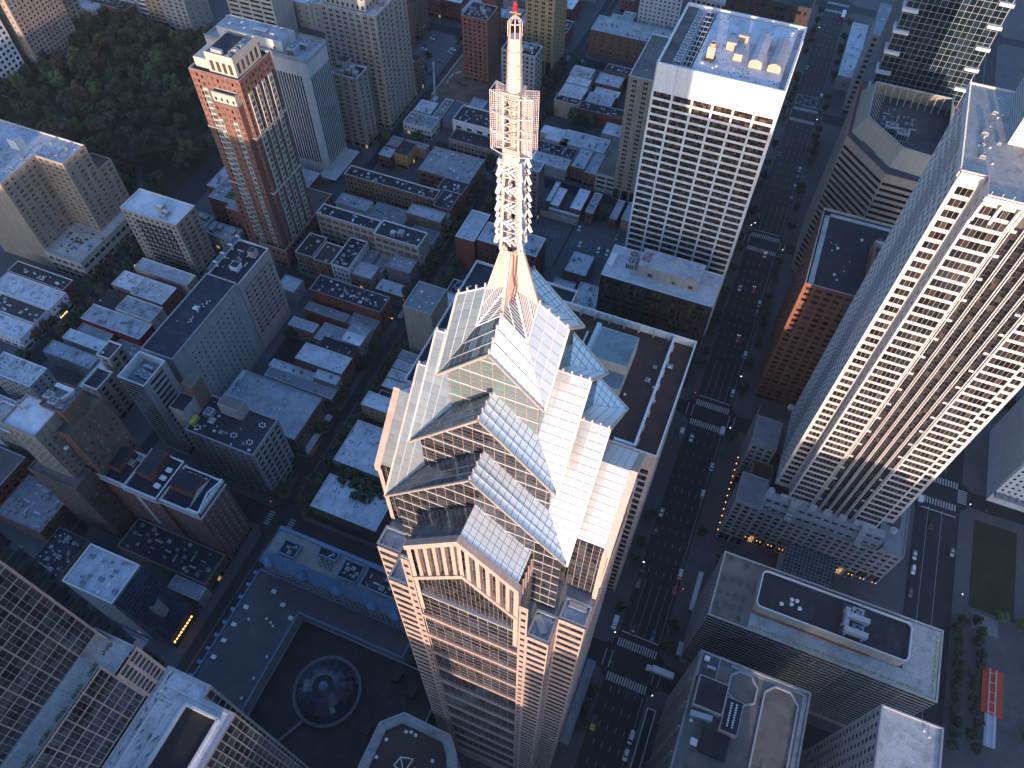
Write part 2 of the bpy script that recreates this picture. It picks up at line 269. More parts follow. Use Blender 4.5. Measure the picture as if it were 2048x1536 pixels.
# ------------------------------------------------------------------ facades
PANE = {}
def pane_mesh(w, h, cols, rows, gm, fm, bar):
    key = (round(w, 2), round(h, 2), cols, rows, gm.name, fm.name, bar)
    if key in PANE: return PANE[key]
    b = MB(); cw = w/cols; rh = h/rows; g = bar/2
    b.face([(-w/2, 0, -h/2), (w/2, 0, -h/2), (w/2, 0, h/2), (-w/2, 0, h/2)], 1)
    for i in range(cols):
        for j in range(rows):
            x0, x1, z0, z1 = -w/2+i*cw+g, -w/2+(i+1)*cw-g, -h/2+j*rh+g, -h/2+(j+1)*rh-g
            b.face([(x0, -.03, z0), (x1, -.03, z0), (x1, -.03, z1), (x0, -.03, z1)], 0)
    PANE[key] = b.mesh('window', [gm, fm]); return PANE[key]
class Bld:
    def __init__(s, name, label, cat, cx, cy, group=None):
        s.t = thing(name, label, cat, (cx, cy, 0), group); s.w = MB(); s.wm = []; s.rest = {}; s.cand = []
    def mi(s, m):
        if m not in s.wm: s.wm.append(m)
        return s.wm.index(m)
    def plain(s, p0, p1, z0, z1, m):
        s.w.face([(p0[0], p0[1], z0), (p1[0], p1[1], z0), (p1[0], p1[1], z1), (p0[0], p0[1], z1)], s.mi(m))
    def facade(s, p0, p1, z0, z1, m, bay=4.0, ww=1.8, fh=3.6, wh=1.9, sill=0.9, mg=0.6, top=1.2, base=4.0, dep=0.10, cols=1, rows=1, gm=None, fm=None, bar=0.08, pair=0, pil=0, band=0, nmax=None, shop=True, skip=None):
        gm = gm or g_dark; fm = fm or trimd
        p0 = Vector(p0); p1 = Vector(p1); d = (p1-p0); Wd = d.length; d.normalize(); n = Vector((d.y, -d.x)); mi = s.mi(m)
        P = lambda u, z, o=0.0: (p0.x+d.x*u+n.x*o, p0.y+d.y*u+n.y*o, z)
        Q = lambda u0, u1, a, b, o=0.0, q=None: s.w.face([P(u0, a, o), P(u1, a, o), P(u1, b, o), P(u0, b, o)], mi if q is None else q)
        nb = max(1, int((Wd-2*mg)/bay+0.001)); zb = z0+base; nf = max(0, int((z1-top-zb)/fh+0.001))
        if Wd < 1.6 or nf == 0 or ww >= 60:
            Q(0, Wd, z0, z1); return
        bay = (Wd-2*mg)/nb; fh = (z1-top-zb)/nf; ww = min(ww, bay*0.992); wh = min(wh, fh*0.95)
        ang = math.atan2(d.y, d.x)
        ops = []
        for i in range(nb):
            c = mg+bay*(i+.5)
            if pair: ops += [(c-pair/2-ww/2, c-pair/2+ww/2), (c+pair/2-ww/2, c+pair/2+ww/2)]
            else: ops.append((c-ww/2, c+ww/2))
        zc = z0
        if base >= 3.0 and shop and Wd > 6:   # ground floor openings
            so = []; k = max(1, int(Wd/5)); bw = Wd/k
            for i in range(k): so.append((i*bw+0.5, (i+1)*bw-0.5))
            Q(0, Wd, z0, z0+.4); rowsl = [(z0+.4, z0+base-.9, so, g_lit, max(1, int(bw/1.8)), 1)]; zc = z0+base-.9
        else: rowsl = []
        for j in range(nf): rowsl.append((zb+j*fh+sill, zb+j*fh+sill+wh, ops, gm, cols, rows))
        prev = z0+.4 if (base >= 3.0 and shop and Wd > 6) else z0
        for (a, b, oo, gg, cc, rr) in rowsl:
            if a > prev+1e-4: Q(0, Wd, prev, a)
            u = 0
            for (u0, u1) in oo:
                Q(u, u0, a, b); u = u1
                s.w.face([P(u0, a), P(u1, a), P(u1, a, -dep), P(u0, a, -dep)], mi)
                s.w.face([P(u0, b, -dep), P(u1, b, -dep), P(u1, b), P(u0, b)], mi)
                s.w.face([P(u0, a), P(u0, a, -dep), P(u0, b, -dep), P(u0, b)], mi)
                s.w.face([P(u1, a, -dep), P(u1, a), P(u1, b), P(u1, b, -dep)], mi)
                c = P((u0+u1)/2, (a+b)/2, -dep)
                dist = (Vector(c)-CAM).length; w_, h_ = u1-u0, b-a
                s.cand.append((max(w_, h_)*1544/dist, c, ang, w_, h_, cc, rr, gg, fm, bar))
            Q(u, Wd, a, b); prev = b
        if z1 > prev: Q(0, Wd, prev, z1)
        if pil:
            for i in range(nb+1):
                u = min(max(mg+bay*i, pil/2+.01), Wd-pil/2-.01); s.boxon(P, u-pil/2, u+pil/2, zb, z1-top*0.5, 0.22, mi)
        if band:
            for j in range(0, nf+1, band if isinstance(band, int) else 1): s.boxon(P, 0.02, Wd-.02, zb+j*fh-.15, zb+j*fh+.2, 0.14, mi)
    def boxon(s, P, u0, u1, a, b, o, mi):
        s.w.face([P(u0, a, o), P(u1, a, o), P(u1, b, o), P(u0, b, o)], mi)
        s.w.face([P(u0, a), P(u0, a, o), P(u0, b, o), P(u0, b)], mi); s.w.face([P(u1, a, o), P(u1, a), P(u1, b), P(u1, b, o)], mi)
        s.w.face([P(u0, b, o), P(u1, b, o), P(u1, b), P(u0, b)], mi); s.w.face([P(u0, a), P(u1, a), P(u1, a, o), P(u0, a, o)], mi)
    def top(s, poly, z, rm, pm, par=0.9, th=0.45, name='roof'):
        i_ = inset(poly, th); b = MB(); k = len(poly)
        for i in range(k):
            j = (i+1) % k
            b.face([(poly[i][0], poly[i][1], z), (poly[j][0], poly[j][1], z), (i_[j][0], i_[j][1], z), (i_[i][0], i_[i][1], z)])
            b.face([(i_[i][0], i_[i][1], z), (i_[j][0], i_[j][1], z), (i_[j][0], i_[j][1], z-par), (i_[i][0], i_[i][1], z-par)])
        part('parapet', b, pm, s.t)
        r = MB(); r.face([(p[0], p[1], z-par) for p in i_]); return part(name, r, rm, s.t)
    def done(s, lim=300, thr=9.5):
        if s.w.f: part('wall', s.w, s.wm, s.t)
        s.w = MB(); s.cand.sort(key=lambda q: -q[0]); rest = MB(); ms = []; k = 0
        L = s.t.location
        for (px, c, ang, w_, h_, cc, rr, gg, fm, bar) in s.cand:
            if k < lim and px >= thr:
                link('window', pane_mesh(w_, h_, cc, rr, gg, fm, bar), s.t, (c[0]-L.x, c[1]-L.y, c[2]-L.z), ang); k += 1
            else:
                for m in (gg, fm):
                    if m not in ms: ms.append(m)
                ca, sa = math.cos(ang), math.sin(ang); g = bar/2; cw = w_/cc; rh = h_/rr
                f3 = lambda u, z, o: (c[0]+ca*u+sa*o, c[1]+sa*u-ca*o, c[2]+z)
                if cc*rr > 1: rest.face([f3(-w_/2, -h_/2, 0), f3(w_/2, -h_/2, 0), f3(w_/2, h_/2, 0), f3(-w_/2, h_/2, 0)], ms.index(fm))
                else: g = 0
                for i in range(cc):
                    for j in range(rr):
                        a0, a1, b0, b1 = -w_/2+i*cw+g, -w_/2+(i+1)*cw-g, -h_/2+j*rh+g, -h_/2+(j+1)*rh-g
                        rest.face([f3(a0, b0, .03), f3(a1, b0, .03), f3(a1, b1, .03), f3(a0, b1, .03)], ms.index(gg))
        if rest.f:
            o = part('window_field', rest, ms, s.t); o['kind'] = 'stuff'
        s.cand = []
        return s.t

# ------------------------------------------------------------------ roof equipment (shared meshes)
def _m(fn, name, mats):
    b = MB(); fn(b); return b.mesh(name, mats)
def _ac(b):
    b.box(-.5, -.5, 0, .5, .5, .85, 0); b.cyl(0, 0, .85, .97, .40, k=12, mi=0, cap=False); b.cyl(0, 0, .8, .87, .37, k=12, mi=1)
    for i in range(5): a = i*1.257; b.bar((0, 0, .93), (.36*math.cos(a), .36*math.sin(a), .93), .09, 0, .03)
    for i in range(4): b.box(-.505, -.4+i*.21, .15, -.5, -.25+i*.21, .7, 1); b.box(-.4+i*.21, -.505, .15, -.25+i*.21, -.5, .7, 1)
def _vent(b): b.cyl(0, 0, 0, .7, .25, k=8); b.cyl(0, 0, .7, .95, .5, .12, k=8)
def _duct(b): b.box(-.5, -.12, .2, .5, .12, .5); b.box(-.4, -.16, 0, -.34, .16, .25); b.box(.34, -.16, 0, .4, .16, .25)
def _hatch(b): b.box(-.5, -.5, 0, .5, .5, .5); b.box(-.56, -.56, .5, .56, .56, .62, 0)
def _sky(b):
    b.box(-.5, -.5, 0, .5, .5, .2, 1); b.face([(-.45, -.45, .2), (.45, -.45, .2), (0, 0, .55)]); b.face([(.45, -.45, .2), (.45, .45, .2), (0, 0, .55)]); b.face([(.45, .45, .2), (-.45, .45, .2), (0, 0, .55)]); b.face([(-.45, .45, .2), (-.45, -.45, .2), (0, 0, .55)])
def _pent(b):
    b.box(-.5, -.5, 0, .5, .5, 1, 0); b.box(-.53, -.53, 1, .53, .53, 1.04, 1); b.box(-.15, -.51, 0, .15, -.5, .7, 2)
ME = {'ac': ('cooling_unit', _m(_ac, 'cooling_unit', [steel, black])), 'vent': ('roof_vent', _m(_vent, 'roof_vent', trimw)), 'duct': ('duct', _m(_duct, 'duct', steel)),
      'hatch': ('roof_hatch', _m(_hatch, 'roof_hatch', trimw)), 'sky': ('skylight', _m(_sky, 'skylight', [glass('skylight_glass', (.25, .28, .3), (.4, .42, .44), .4, .2), trimw])),
      'pent': ('stair_penthouse', _m(_pent, 'stair_penthouse', [greyc, r_silver, trimd]))}
def gear(t, kind, x, y, z, sx, sy=None, sz=None, rz=0, mat=None):
    nm, me = ME[kind]; sy = sy or sx; sz = sz or min(sx, sy); L = t.location
    if mat:
        me = me.copy()
        me.materials[0] = mat
    return link(nm, me, t, (x-L.x, y-L.y, z-L.z), rz, (sx, sy, sz))
def clutter(t, x0, x1, y0, y1, z, dens=1.0, kinds='avdhs'):
    A = (x1-x0)*(y1-y0); n = int(min(34, A/19.0*dens)+0.5); K = {'a': 'ac', 'v': 'vent', 'd': 'duct', 'h': 'hatch', 's': 'sky', 'p': 'pent'}; used = []
    for _ in range(n):
        k = K[R.choice(kinds)]
        s = {'ac': R.uniform(.9, 2.0), 'vent': R.uniform(.35, .8), 'duct': R.uniform(1.5, 4), 'hatch': R.uniform(.6, 1.2), 'sky': R.uniform(1.0, 2.0), 'pent': R.uniform(2.5, 3.5)}[k]
        if min(x1-x0, y1-y0) < s+1.2: continue
        for _t in range(6):
            x = R.uniform(x0+s/2+.5, x1-s/2-.5); y = R.uniform(y0+s/2+.5, y1-s/2-.5)
            if all(abs(x-a) > (s+c)/2+.2 or abs(y-b) > (s+c)/2+.2 for a, b, c in used): break
        else: continue
        used.append((x, y, s)); nz = {'pent': 2.6, 'duct': .9, 'sky': 1.2, 'hatch': .8}.get(k, s*.8)
        gear(t, k, x, y, z, s, s, nz, 0 if k != 'duct' else R.choice((0, 1.5708)))
# ------------------------------------------------------------------ ground, streets, pavements
g = MB(); g.face([(-4000, -3000, -.02), (3000, -3000, -.02), (3000, 6000, -.02), (-4000, 6000, -.02)])
tag(link('ground', g.mesh('ground', asphalt)), kind='structure')
EW = [(-420, None), ]  # placeholder for readability
XB = [(-900, -540), (-530, -345.5), (-345.5, -341), (-330, -248.3), (-241.7, -165), (-155.3, 4.5), (23.4, 119.0), (138.2, 260), (270, 600)]
XB = [(-900, -541), (-330.5, -248.3), (-241.7, -165), (-155.3, 4.5), (23.4, 118.5), (138.6, 245), (262, 600)]
YB = [(-600, -165), (-152, -38), (-22, 100.6), (111.2, 239.6), (248.6, 377.2), (385.6, 517.0), (527.5, 673.5), (684.5, 820), (832, 1100)]
pv = MB()
for (x0, x1) in XB:
    for (y0, y1) in YB:
        c = 4.0
        pv.prism([(x0+c, y0), (x1-c, y0), (x1, y0+c), (x1, y1-c), (x1-c, y1), (x0+c, y1), (x0, y1-c), (x0, y0+c)], -.02, .13)
for (x0, x1, y0, y1) in [(-541, -341.5, 437, 517), (-541, -341.5, 527.5, 820), (-541, -341.5, 111.2, 239.6), (-541, -341.5, -22, 100.6)]:
    pv.prism([(x0+4, y0), (x1-4, y0), (x1, y0+4), (x1, y1-4), (x1-4, y1), (x0+4, y1), (x0, y1-4), (x0, y0+4)], -.02, .13)
tag(link('pavement', pv.mesh('pavement', walkm)), kind='structure')
# rittenhouse style park floor
g = MB(); g.prism([(-535, 253), (-350, 253), (-350, 430), (-535, 430)], -.02, .14); tag(link('park_lawn', g.mesh('park_lawn', grassm)), kind='structure')
g = MB()
for k in range(24):
    a0 = k/24*2*math.pi; a1 = (k+1)/24*2*math.pi
    g.face([(-442+26*math.cos(a0), 342+22*math.sin(a0), .145), (-442+26*math.cos(a1), 342+22*math.sin(a1), .145), (-442+21*math.cos(a1), 342+17*math.sin(a1), .145), (-442+21*math.cos(a0), 342+17*math.sin(a0), .145)])
for a, b in [((-533, 255), (-462, 328)), ((-424, 356), (-352, 428)), ((-533, 428), (-462, 356)), ((-424, 328), (-352, 255)), ((-365, 300), (-358, 330))]:
    d = (Vector(b)-Vector(a)).normalized(); n = Vector((-d.y, d.x))*2.2
    g.face([(a[0]+n.x, a[1]+n.y, .15), (b[0]+n.x, b[1]+n.y, .15), (b[0]-n.x, b[1]-n.y, .15), (a[0]-n.x, a[1]-n.y, .15)])
tag(link('park_path', g.mesh('park_path', walkm)), kind='structure')
def sheet(name, rects, m, z, kind='structure'):
    g = MB()
    for (x0, x1, y0, y1) in rects: g.face([(x0, y0, z), (x1, y0, z), (x1, y1, z), (x0, y1, z)])
    return tag(link(name, g.mesh(name, m)), kind=kind)
sheet('parking_lot', [(-128, -100, 312, 350), (-97, -62, 327, 352), (-278, -250.8, 462, 516), (-290, -255, 34, 54), (-205, -175, 128, 139)], lotm, .14)
sheet('service_alley', [(-151, -60, 113, 117), (-156.5, -151.3, 255, 376), (-70, -60, 386, 516), (-118, -99, 312, 352), (-218, -200, 186, 205)], asphalt, .136)
# painted markings
cw = MB(); ln = MB()
def cross(y, x0=4.9, x1=22.6, n=16, w=.62, l=3.6):
    for i in range(n):
        x = x0+(x1-x0)*(i+.5)/n; s = w/2*R.uniform(.85, 1.05)
        cw.face([(x-s, y-l/2, 0), (x+s, y-l/2, 0), (x+s, y+l/2, 0), (x-s, y+l/2, 0)])
for y, q in ((98.2, 0), (113.8, 0), (236.6, 1), (249.6, 0), (374, 0), (386.5, 1), (513.5, 0), (527.5, 0), (670.5, 0), (683, 0)): cross(y)
for y in (98.2, 236.6, 249.6): cross(y, 120.5, 137, 13)
for xx in (119.0, 3.2, 25.0, -155.2, -166.5):
    for y0 in (101.5, 240.0, 378.0, 518.0):
        if xx in (-155.2, -166.5): 
            for i in range(6): y = y0+1+i*1.25; cw.face([(xx-1.4, y, .0), (xx+1.4, y, .0), (xx+1.4, y+.5, .0), (xx-1.4, y+.5, .0)])
        elif xx == 119.0:
            pass
        else: 
            for o in (-1.4, 1.4): cw.face([(xx+o-.15, y0, 0), (xx+o+.15, y0, 0), (xx+o+.15, y0+7.5, 0), (xx+o-.15, y0+7.5, 0)])
for i in range(8): y = 240.4+i*1.0; cw.face([(137.2, y, 0), (141.4, y, 0), (141.4, y+.45, 0), (137.2, y+.45, 0)])
for (ya, xs) in ((118.6, (5.2, 21.9)), (254.2, (5.2, 22)), (391, (5.2, 22)), (532, (11, 22))): ln.face([(xs[0], ya-.25, 0), (xs[1], ya-.25, 0), (xs[1], ya+.25, 0), (xs[0], ya+.25, 0)])
ln.face([(121, 231.4, 0), (137, 231.4, 0), (137, 231.9, 0), (121, 231.9, 0)])
for (ya, yb) in ((-20, 95), (119, 233), (255, 371), (392, 510), (533, 667), (690, 818)):
    for x in (8.4, 11.9, 15.4, 18.9):
        y = ya
        solid = yb-22 if ya in (119, 255) else yb
        while y < yb:
            L_ = 2.4
            ln.face([(x-.06, y, 0), (x+.06, y, 0), (x+.06, min(y+L_, yb), 0), (x-.06, min(y+L_, yb), 0)]); y += 7.5
        ln.face([(x-.06, ya, 0), (x+.06, ya, 0), (x+.06, ya+26, 0), (x-.06, ya+26, 0)])
    ln.face([(22.0, ya, 0), (22.14, ya, 0), (22.14, yb, 0), (22.0, yb, 0)])
    for x in (124.5, 130.8): ln.face([(x-.06, ya, 0), (x+.06, ya, 0), (x+.06, yb, 0), (x-.06, yb, 0)])
    ln.face([(-160.1, ya, 0), (-159.98, ya, 0), (-159.98, yb, 0), (-160.1, yb, 0)])
# yellow-free crossed box on the far block
for a, b in (((5.4, 533), (20, 533)), ((5.4, 545), (20, 545)), ((5.4, 533), (5.4, 545)), ((20, 533), (20, 545)), ((5.4, 533), (20, 545)), ((5.4, 545), (20, 533))):
    a = Vector(a); b = Vector(b); d = (b-a).normalized()*0; n = Vector((-(b-a).y, (b-a).x)).normalized()*.14
    ln.face([(a.x+n.x, a.y+n.y, .004), (b.x+n.x, b.y+n.y, .004), (b.x-n.x, b.y-n.y, .004), (a.x-n.x, a.y-n.y, .004)])
for k in range(18): ln.face([(-277.5, 464+k*2.8, .166), (-272.5, 464+k*2.8, .166), (-272.5, 464.12+k*2.8, .166), (-277.5, 464.12+k*2.8, .166)])
for k in range(10): ln.face([(-127+k*2.7, 336, .166), (-126.88+k*2.7, 336, .166), (-126.88+k*2.7, 341.5, .166), (-127+k*2.7, 341.5, .166)])
for k in range(12): ln.face([(-95+k*2.7, 333, .166), (-94.88+k*2.7, 333, .166), (-94.88+k*2.7, 338, .166), (-95+k*2.7, 338, .166)])
for mb, nm in ((cw, 'crosswalk_stripes'), (ln, 'lane_lines')):
    mb.v = [(p[0], p[1], p[2]-.012 if p[2] < .01 else p[2]) for p in mb.v]; tag(link(nm, mb.mesh(nm, paint)), kind='structure')
# construction pit, its bank and spoil
b = MB()
nx, ny = 22, 22; px0, px1, py0, py1 = -240, -207, 440, 497
def hz(x, y):
    u = (x-px0)/(px1-px0); v = (y-py0)/(py1-py0)
    return .16+1.9*math.exp(-((u-.75)**2+(v-.6)**2)*9)+.9*math.exp(-((u-.2)**2+(v-.75)**2)*22)+.35*math.sin(x*.7)*math.sin(y*.53)*min(1, u*6, (1-u)*6, v*6, (1-v)*6)
for i in range(nx+1):
    for j in range(ny+1):
        x = px0+(px1-px0)*i/nx; y = py0+(py1-py0)*j/ny; b.v.append((x, y, max(.15, hz(x, y))+R.uniform(0, .12)))
for i in range(nx):
    for j in range(ny): q = i*(ny+1)+j; b.f.append((q, q+ny+1, q+ny+2, q+1)); b.m.append(0)
tag(link('construction_pit', b.mesh('construction_pit', dirt)), kind='structure')
sheet('plaza_lawn', [(145.3, 164.5, 188, 234)], grassm, .142); sheet('plaza_paving', [(143, 200, 120, 186)], r_dgrav, .138); sheet('office_plaza', [(27.5, 117, 143, 177)], walkm, .138)
sheet('planting_bed', [(36, 58, 158, 167), (88, 108, 160, 170)], grassm, .15)

# ------------------------------------------------------------------ ordinary buildings
ST = {
 'apt': dict(bay=3.4, ww=1.5, fh=3.1, wh=1.6, sill=.8), 'aptp': dict(bay=4.4, ww=1.1, fh=3.1, wh=1.6, sill=.8, pair=1.35),
 'row': dict(bay=2.5, ww=1.1, fh=3.3, wh=1.8, sill=.9, base=3.6, band=0), 'off': dict(bay=3.6, ww=2.5, fh=3.8, wh=2.0, sill=.9, cols=2),
 'loft': dict(bay=4.6, ww=3.7, fh=3.9, wh=2.7, sill=.7, cols=3, rows=2, bar=.14), 'small': dict(bay=3.0, ww=.9, fh=3.2, wh=1.2, sill=1.0),
 'store': dict(bay=5, ww=3.2, fh=4.2, wh=2.2, sill=.9, cols=3), 'rib': dict(bay=9, ww=8.7, fh=3.7, wh=1.7, sill=1.0, cols=6),
 'few': dict(bay=6.5, ww=1.1, fh=3.8, wh=1.4, sill=1.1, shop=False, base=3),
}
def building(name, label, cat, x0, x1, y0, y1, z, wm, rm, st='row', side=None, trim=None, cl=1.0, kinds='avdhs', par=.7, group=None, gm=None, **kw):
    B_ = Bld(name, label, cat, (x0+x1)/2, (y0+y1)/2, group)
    s1 = dict(ST[st]) if st else None
    if s1 is not None: s1.update(kw); 
    if s1 is not None and gm: s1['gm'] = gm
    s2 = (dict(ST[side]) if side else None) if side != 'same' else s1
    if side and side != 'same' and gm: s2['gm'] = gm
    E_, N_, S_, W_ = ((x0, y0), (x1, y0)), ((x1, y0), (x1, y1)), ((x0, y1), (x0, y0)), ((x1, y1), (x0, y1))
    vis = N_ if x0 < 0 else S_
    for f, s in ((E_, s1), (vis, s2), (S_ if x0 < 0 else N_, None), (W_, None)):
        if s: B_.facade(f[0], f[1], .1, z, wm, **s)
        else: B_.plain(f[0], f[1], .1, z, wm)
    B_.top([(x0, y0), (x1, y0), (x1, y1), (x0, y1)], z, rm, trim or wm, par, .3 if z < 20 else .5)
    if cl: clutter(B_.t, x0+.6, x1-.6, y0+.6, y1-.6, z-par, cl, kinds)
    B_.done(); return B_
B = building
N_ = 'north'
# --- south side of the shopping street, between the two cross streets on the left
B('stone_office', 'grey limestone corner office block with black roof, chairs and a yellow container', 'building', -205.0, -169.0, 115.4, 136, 42, stone, r_dark, 'aptp', 'off', trimg, .5, 'avh', 1.0, bay=4.2)
B('department_store', 'low store with wide grey standing-seam roof and rows of pyramid skylights', 'building', -213, -169, 139.9, 166.4, 18, brownb, r_silver, 'row', 'row', trimg, 1.0, 'sssav')
B('shop_building', 'white-roofed shop block peppered with black wear marks', 'building', -196.5, -168.6, 184, 195.4, 16, brownb, r_stain, 'few', 'row', trimw, .3, 'vh')
B('shop_building', 'narrow white-roofed shop with stone bay windows next to the worn roof', 'building', -182.6, -169, 178.2, 183.7, 14, stone, r_white, 'few', 'row', trimw, .8)
B('shop_building', 'long low shop with grey wall beside the bay-window shop', 'building', -209, -168.8, 171.5, 177.6, 10, greyc, r_grey, None, 'store', trimw, .8)
B('shop_building', 'small white-roofed annex behind the long low shop', 'building', -211, -184, 178.4, 183.6, 9, brownb, r_stain, 'small', None, trimw, 1.4, 'vahd')
B('shop_building', 'dark-roofed brick shop between worn white roof and small white roof', 'building', -190, -168.8, 196, 203.4, 15, redb2, r_dark, 'few', 'row', trimd, .6)
B('shop_building', 'stone shop with small white square roof above arched windows', 'building', -180.4, -168.8, 203.8, 210.6, 16, stone, r_white, 'small', 'row', trimw, .8)
B('shop_building', 'stone shop with humped grey roof next to the small white square roof', 'building', -181.4, -169.3, 211.2, 217.9, 15, stone, r_silver, 'small', 'row', trimg, .8)
B('shop_building', 'grey-roofed shop tucked under the brick block at the corner', 'building', -186, -169.5, 218.6, 226.8, 11, brownb, r_grey, 'few', 'row', trimg, .8)
B('brick_block', 'long dark brick corner block whose black roof is dotted with white vents and hatches', 'building', -213.4, -169, 227.4, 239.4, 18, redb2, r_dark, 'few', 'row', trimg, 2.6, 'vvhas')
B('back_shed', 'low tan shed with pale grey roof beside the striped hotel', 'building', -216.7, -200.6, 206.6, 213.1, 9, tan, r_silver, None, None, trimw, .3)
B('back_building', 'long brick back building with pale grey roof below the brick corner block', 'building', -212.3, -186.4, 217.8, 223.8, 12, redb2, r_grey, 'few', 'few', trimg, .6)
B('back_building', 'cluster of flat grey back roofs behind the stone shops', 'building', -199, -183, 204.5, 216.5, 8, greyc, r_silver, 'small', None, trimw, 2.0)
B('chapel', 'small hall with folded pale metal roofs beside the striped hotel', 'building', -238, -226, 228, 238.6, 9, stone, r_silver, 'few', 'few', trimg, .3)
so_ = [o for o in bpy.data.objects if o.get('label', '').startswith('grey limestone corner')][0]
def bx_(t, name, x0, y0, z0, x1, y1, z1, m, top):
    q = MB(); q.box(x0, y0, z0, x1, y1, z1); part(name, q, m, t); q = MB(); q.box(x0+.35, y0+.35, z1, x1-.35, y1-.35, z1+.05); part('roof', q, top, t)
bx_(so_, 'penthouse', -195, 129.5, 41, -184, 135.6, 49, stone, r_grav); bx_(so_, 'stair_tower', -210.6, 128.3, 41, -204.4, 135.4, 57, brownb, r_grav); bx_(so_, 'stair_tower', -213, 119.4, .1, -205.4, 128.2, 50, stone, r_dark)
q = MB(); q.box(-204.8, 118.6, 41, -202.6, 123.4, 43.2); part('yellow_container', q, flat('container_yellow', (.5, .36, .06)), so_); gear(so_, 'ac', -199.5, 127, 41, 4, 4, 3.2); gear(so_, 'sky', -197, 124.4, 41, 3, 3, 1)
for (cx_, cy_2) in ((-174.3, 130.9), (-183.1, 121.4), (-174.5, 121.0), (-200.5, 118.6)):
    for k in range(6): gear(so_, 'hatch', cx_+1.4*math.cos(k*1.05), cy_2+1.1*math.sin(k*1.05), 41, .55, .55, .8)
# --- next block up the street
B('loft_building', 'lower wing of the brick warehouse with cream concrete window grid', 'building', -238, -198.6, 278.1, 287.0, 23, cream, r_dark, 'loft', 'few', trimw, .8, 'avh', gm=brownb)
B('loft_building', 'taller wing of the warehouse with cream window grid, nearer the shopping street', 'building', -197.4, -168.5, 274.4, 287.0, 24.5, cream, r_dark, 'loft', 'row', trimw, .5, 'avhp', gm=brownb)
B('shop_building', 'long grey flat-roofed building directly behind the warehouse grid', 'building', -235, -189.5, 288.6, 295.8, 15, greyc, r_grey, None, 'few', trimg, 1.2)
B('shop_building', 'cream low building with skylights at the back of the warehouse', 'building', -239, -217.3, 299, 308.5, 14, cream, r_silver, 'few', 'few', trimg, 1.2)
B('shop_building', 'wide patchy grey roof between the warehouse and the long brick block', 'building', -216, -192, 297.0, 311.2, 12, greyc, r_grey, None, None, trimg, .6)
B('club_building', 'white-edged building with sunken black roof court', 'building', -213.6, -202.4, 250.8, 274.5, 16, whitep, r_dark, 'row', 'small', trimw, 1.4, 'avs', 1.0)
B('shop_building', 'shop with folded pale metal roof and yellow awning', 'building', -201.6, -188.7, 251.6, 262.5, 12, tan, r_silver, 'store', 'few', trimg, .4)
B('shop_building', 'narrow grey rear wing behind the yellow awning shop', 'building', -200.5, -195, 262.9, 274, 11, greyc, r_grey, None, 'small', trimg, .9)
B('shop_building', 'narrow rear wing crowded with ducts beside the warehouse wall', 'building', -193.6, -186.5, 260.4, 273.6, 10, greyc, r_silver, None, 'small', trimg, 2.4, 'ada')
B('shop_building', 'dark corner shop with grey flat roof in front of the warehouse', 'building', -183.2, -168.4, 261.0, 271.5, 16, greyd, r_grey, 'few', 'row', trimg, 1.2)
B('strip_shops', 'low strip of shops with pale dirty roof and pink neon sign', 'building', -186.6, -168.4, 251.0, 259.6, 6, brownb, r_stain, 'store', 'store', trimw, 1.0, 'vda', shop=True)
B('corner_mansion', 'ornate dark-roofed corner mansion with turret and white trim', 'building', -237.5, -226, 250.8, 268.2, 16, brownb, r_slate, 'row', 'few', trimw, .4)
B('corner_mansion', 'dark-roofed brick house row beside the turreted corner mansion', 'building', -225.6, -214.2, 250.8, 266, 15, redb, r_slate, 'row', 'few', trimw, .4)
B('curved_hall', 'brown hall with bowed grey roof beyond the warehouse', 'building', -191.3, -168.5, 302.6, 311.2, 19, brownb, r_silver, 'few', 'off', trimg, .8)
B('shop_building', 'low shop with green copper edge next to the warehouse wall', 'building', -186, -168.6, 290, 301.6, 12, stone, r_grey, 'few', 'row', copper, .6)
B('brick_block', 'long red brick block with black roof, big white cooling unit and tent skylights', 'building', -243.2, -180.6, 319.5, 328.4, 19, brownb, r_dark, 'row', 'row', trimw, .8, 'ssavh')
B('shop_building', 'dark-roofed brick shop with tent skylights at the end of the long brick block', 'building', -180.2, -168.8, 316.5, 332.6, 17, redb2, r_dark, 'row', 'row', trimg, 1.0, 'ssv')
B('shop_building', 'grey shop between the bowed hall and the tent skylights', 'building', -187, -168.6, 311.6, 316.1, 15, stone, r_grey, 'few', 'row', trimg, .5)
B('shop_building', 'black-roofed building by the wide grey corner store', 'building', -186, -169, 333.4, 345.6, 15, redb2, r_dark, 'row', 'row', trimg, 1.0)
B('corner_store', 'large low corner store with broad grey roof and raised roof ridge', 'building', -205.5, -169.6, 346.4, 371.5, 14, brownb, r_grey, 'store', 'row', trimg, 1.0, 'avh', gm=g_flat)
B('orange_house', 'tall orange stucco house with dark pitched roof', 'house', -228.9, -219.1, 357.5, 371.1, 12, wall('orange_stucco', (.46, .24, .10), .85), r_slate, 'small', 'small', trimd, .2)
B('row_house', 'brick house with grey roof on the near side of the orange house', 'house', -239, -229.6, 353.9, 363.4, 10, redb2, r_silver, 'row', 'few', trimg, .6)
B('row_house', 'low grey roofed house directly above the orange house', 'house', -229.8, -212.6, 372.0, 377.0, 9, tan, r_silver, None, 'few', trimg, .8)
B('row_house', 'small dark house on the lane opposite the big white tower slab', 'house', -239.5, -231, 366, 376.6, 9, redb2, r_grey, 'row', 'few', trimg, .5)
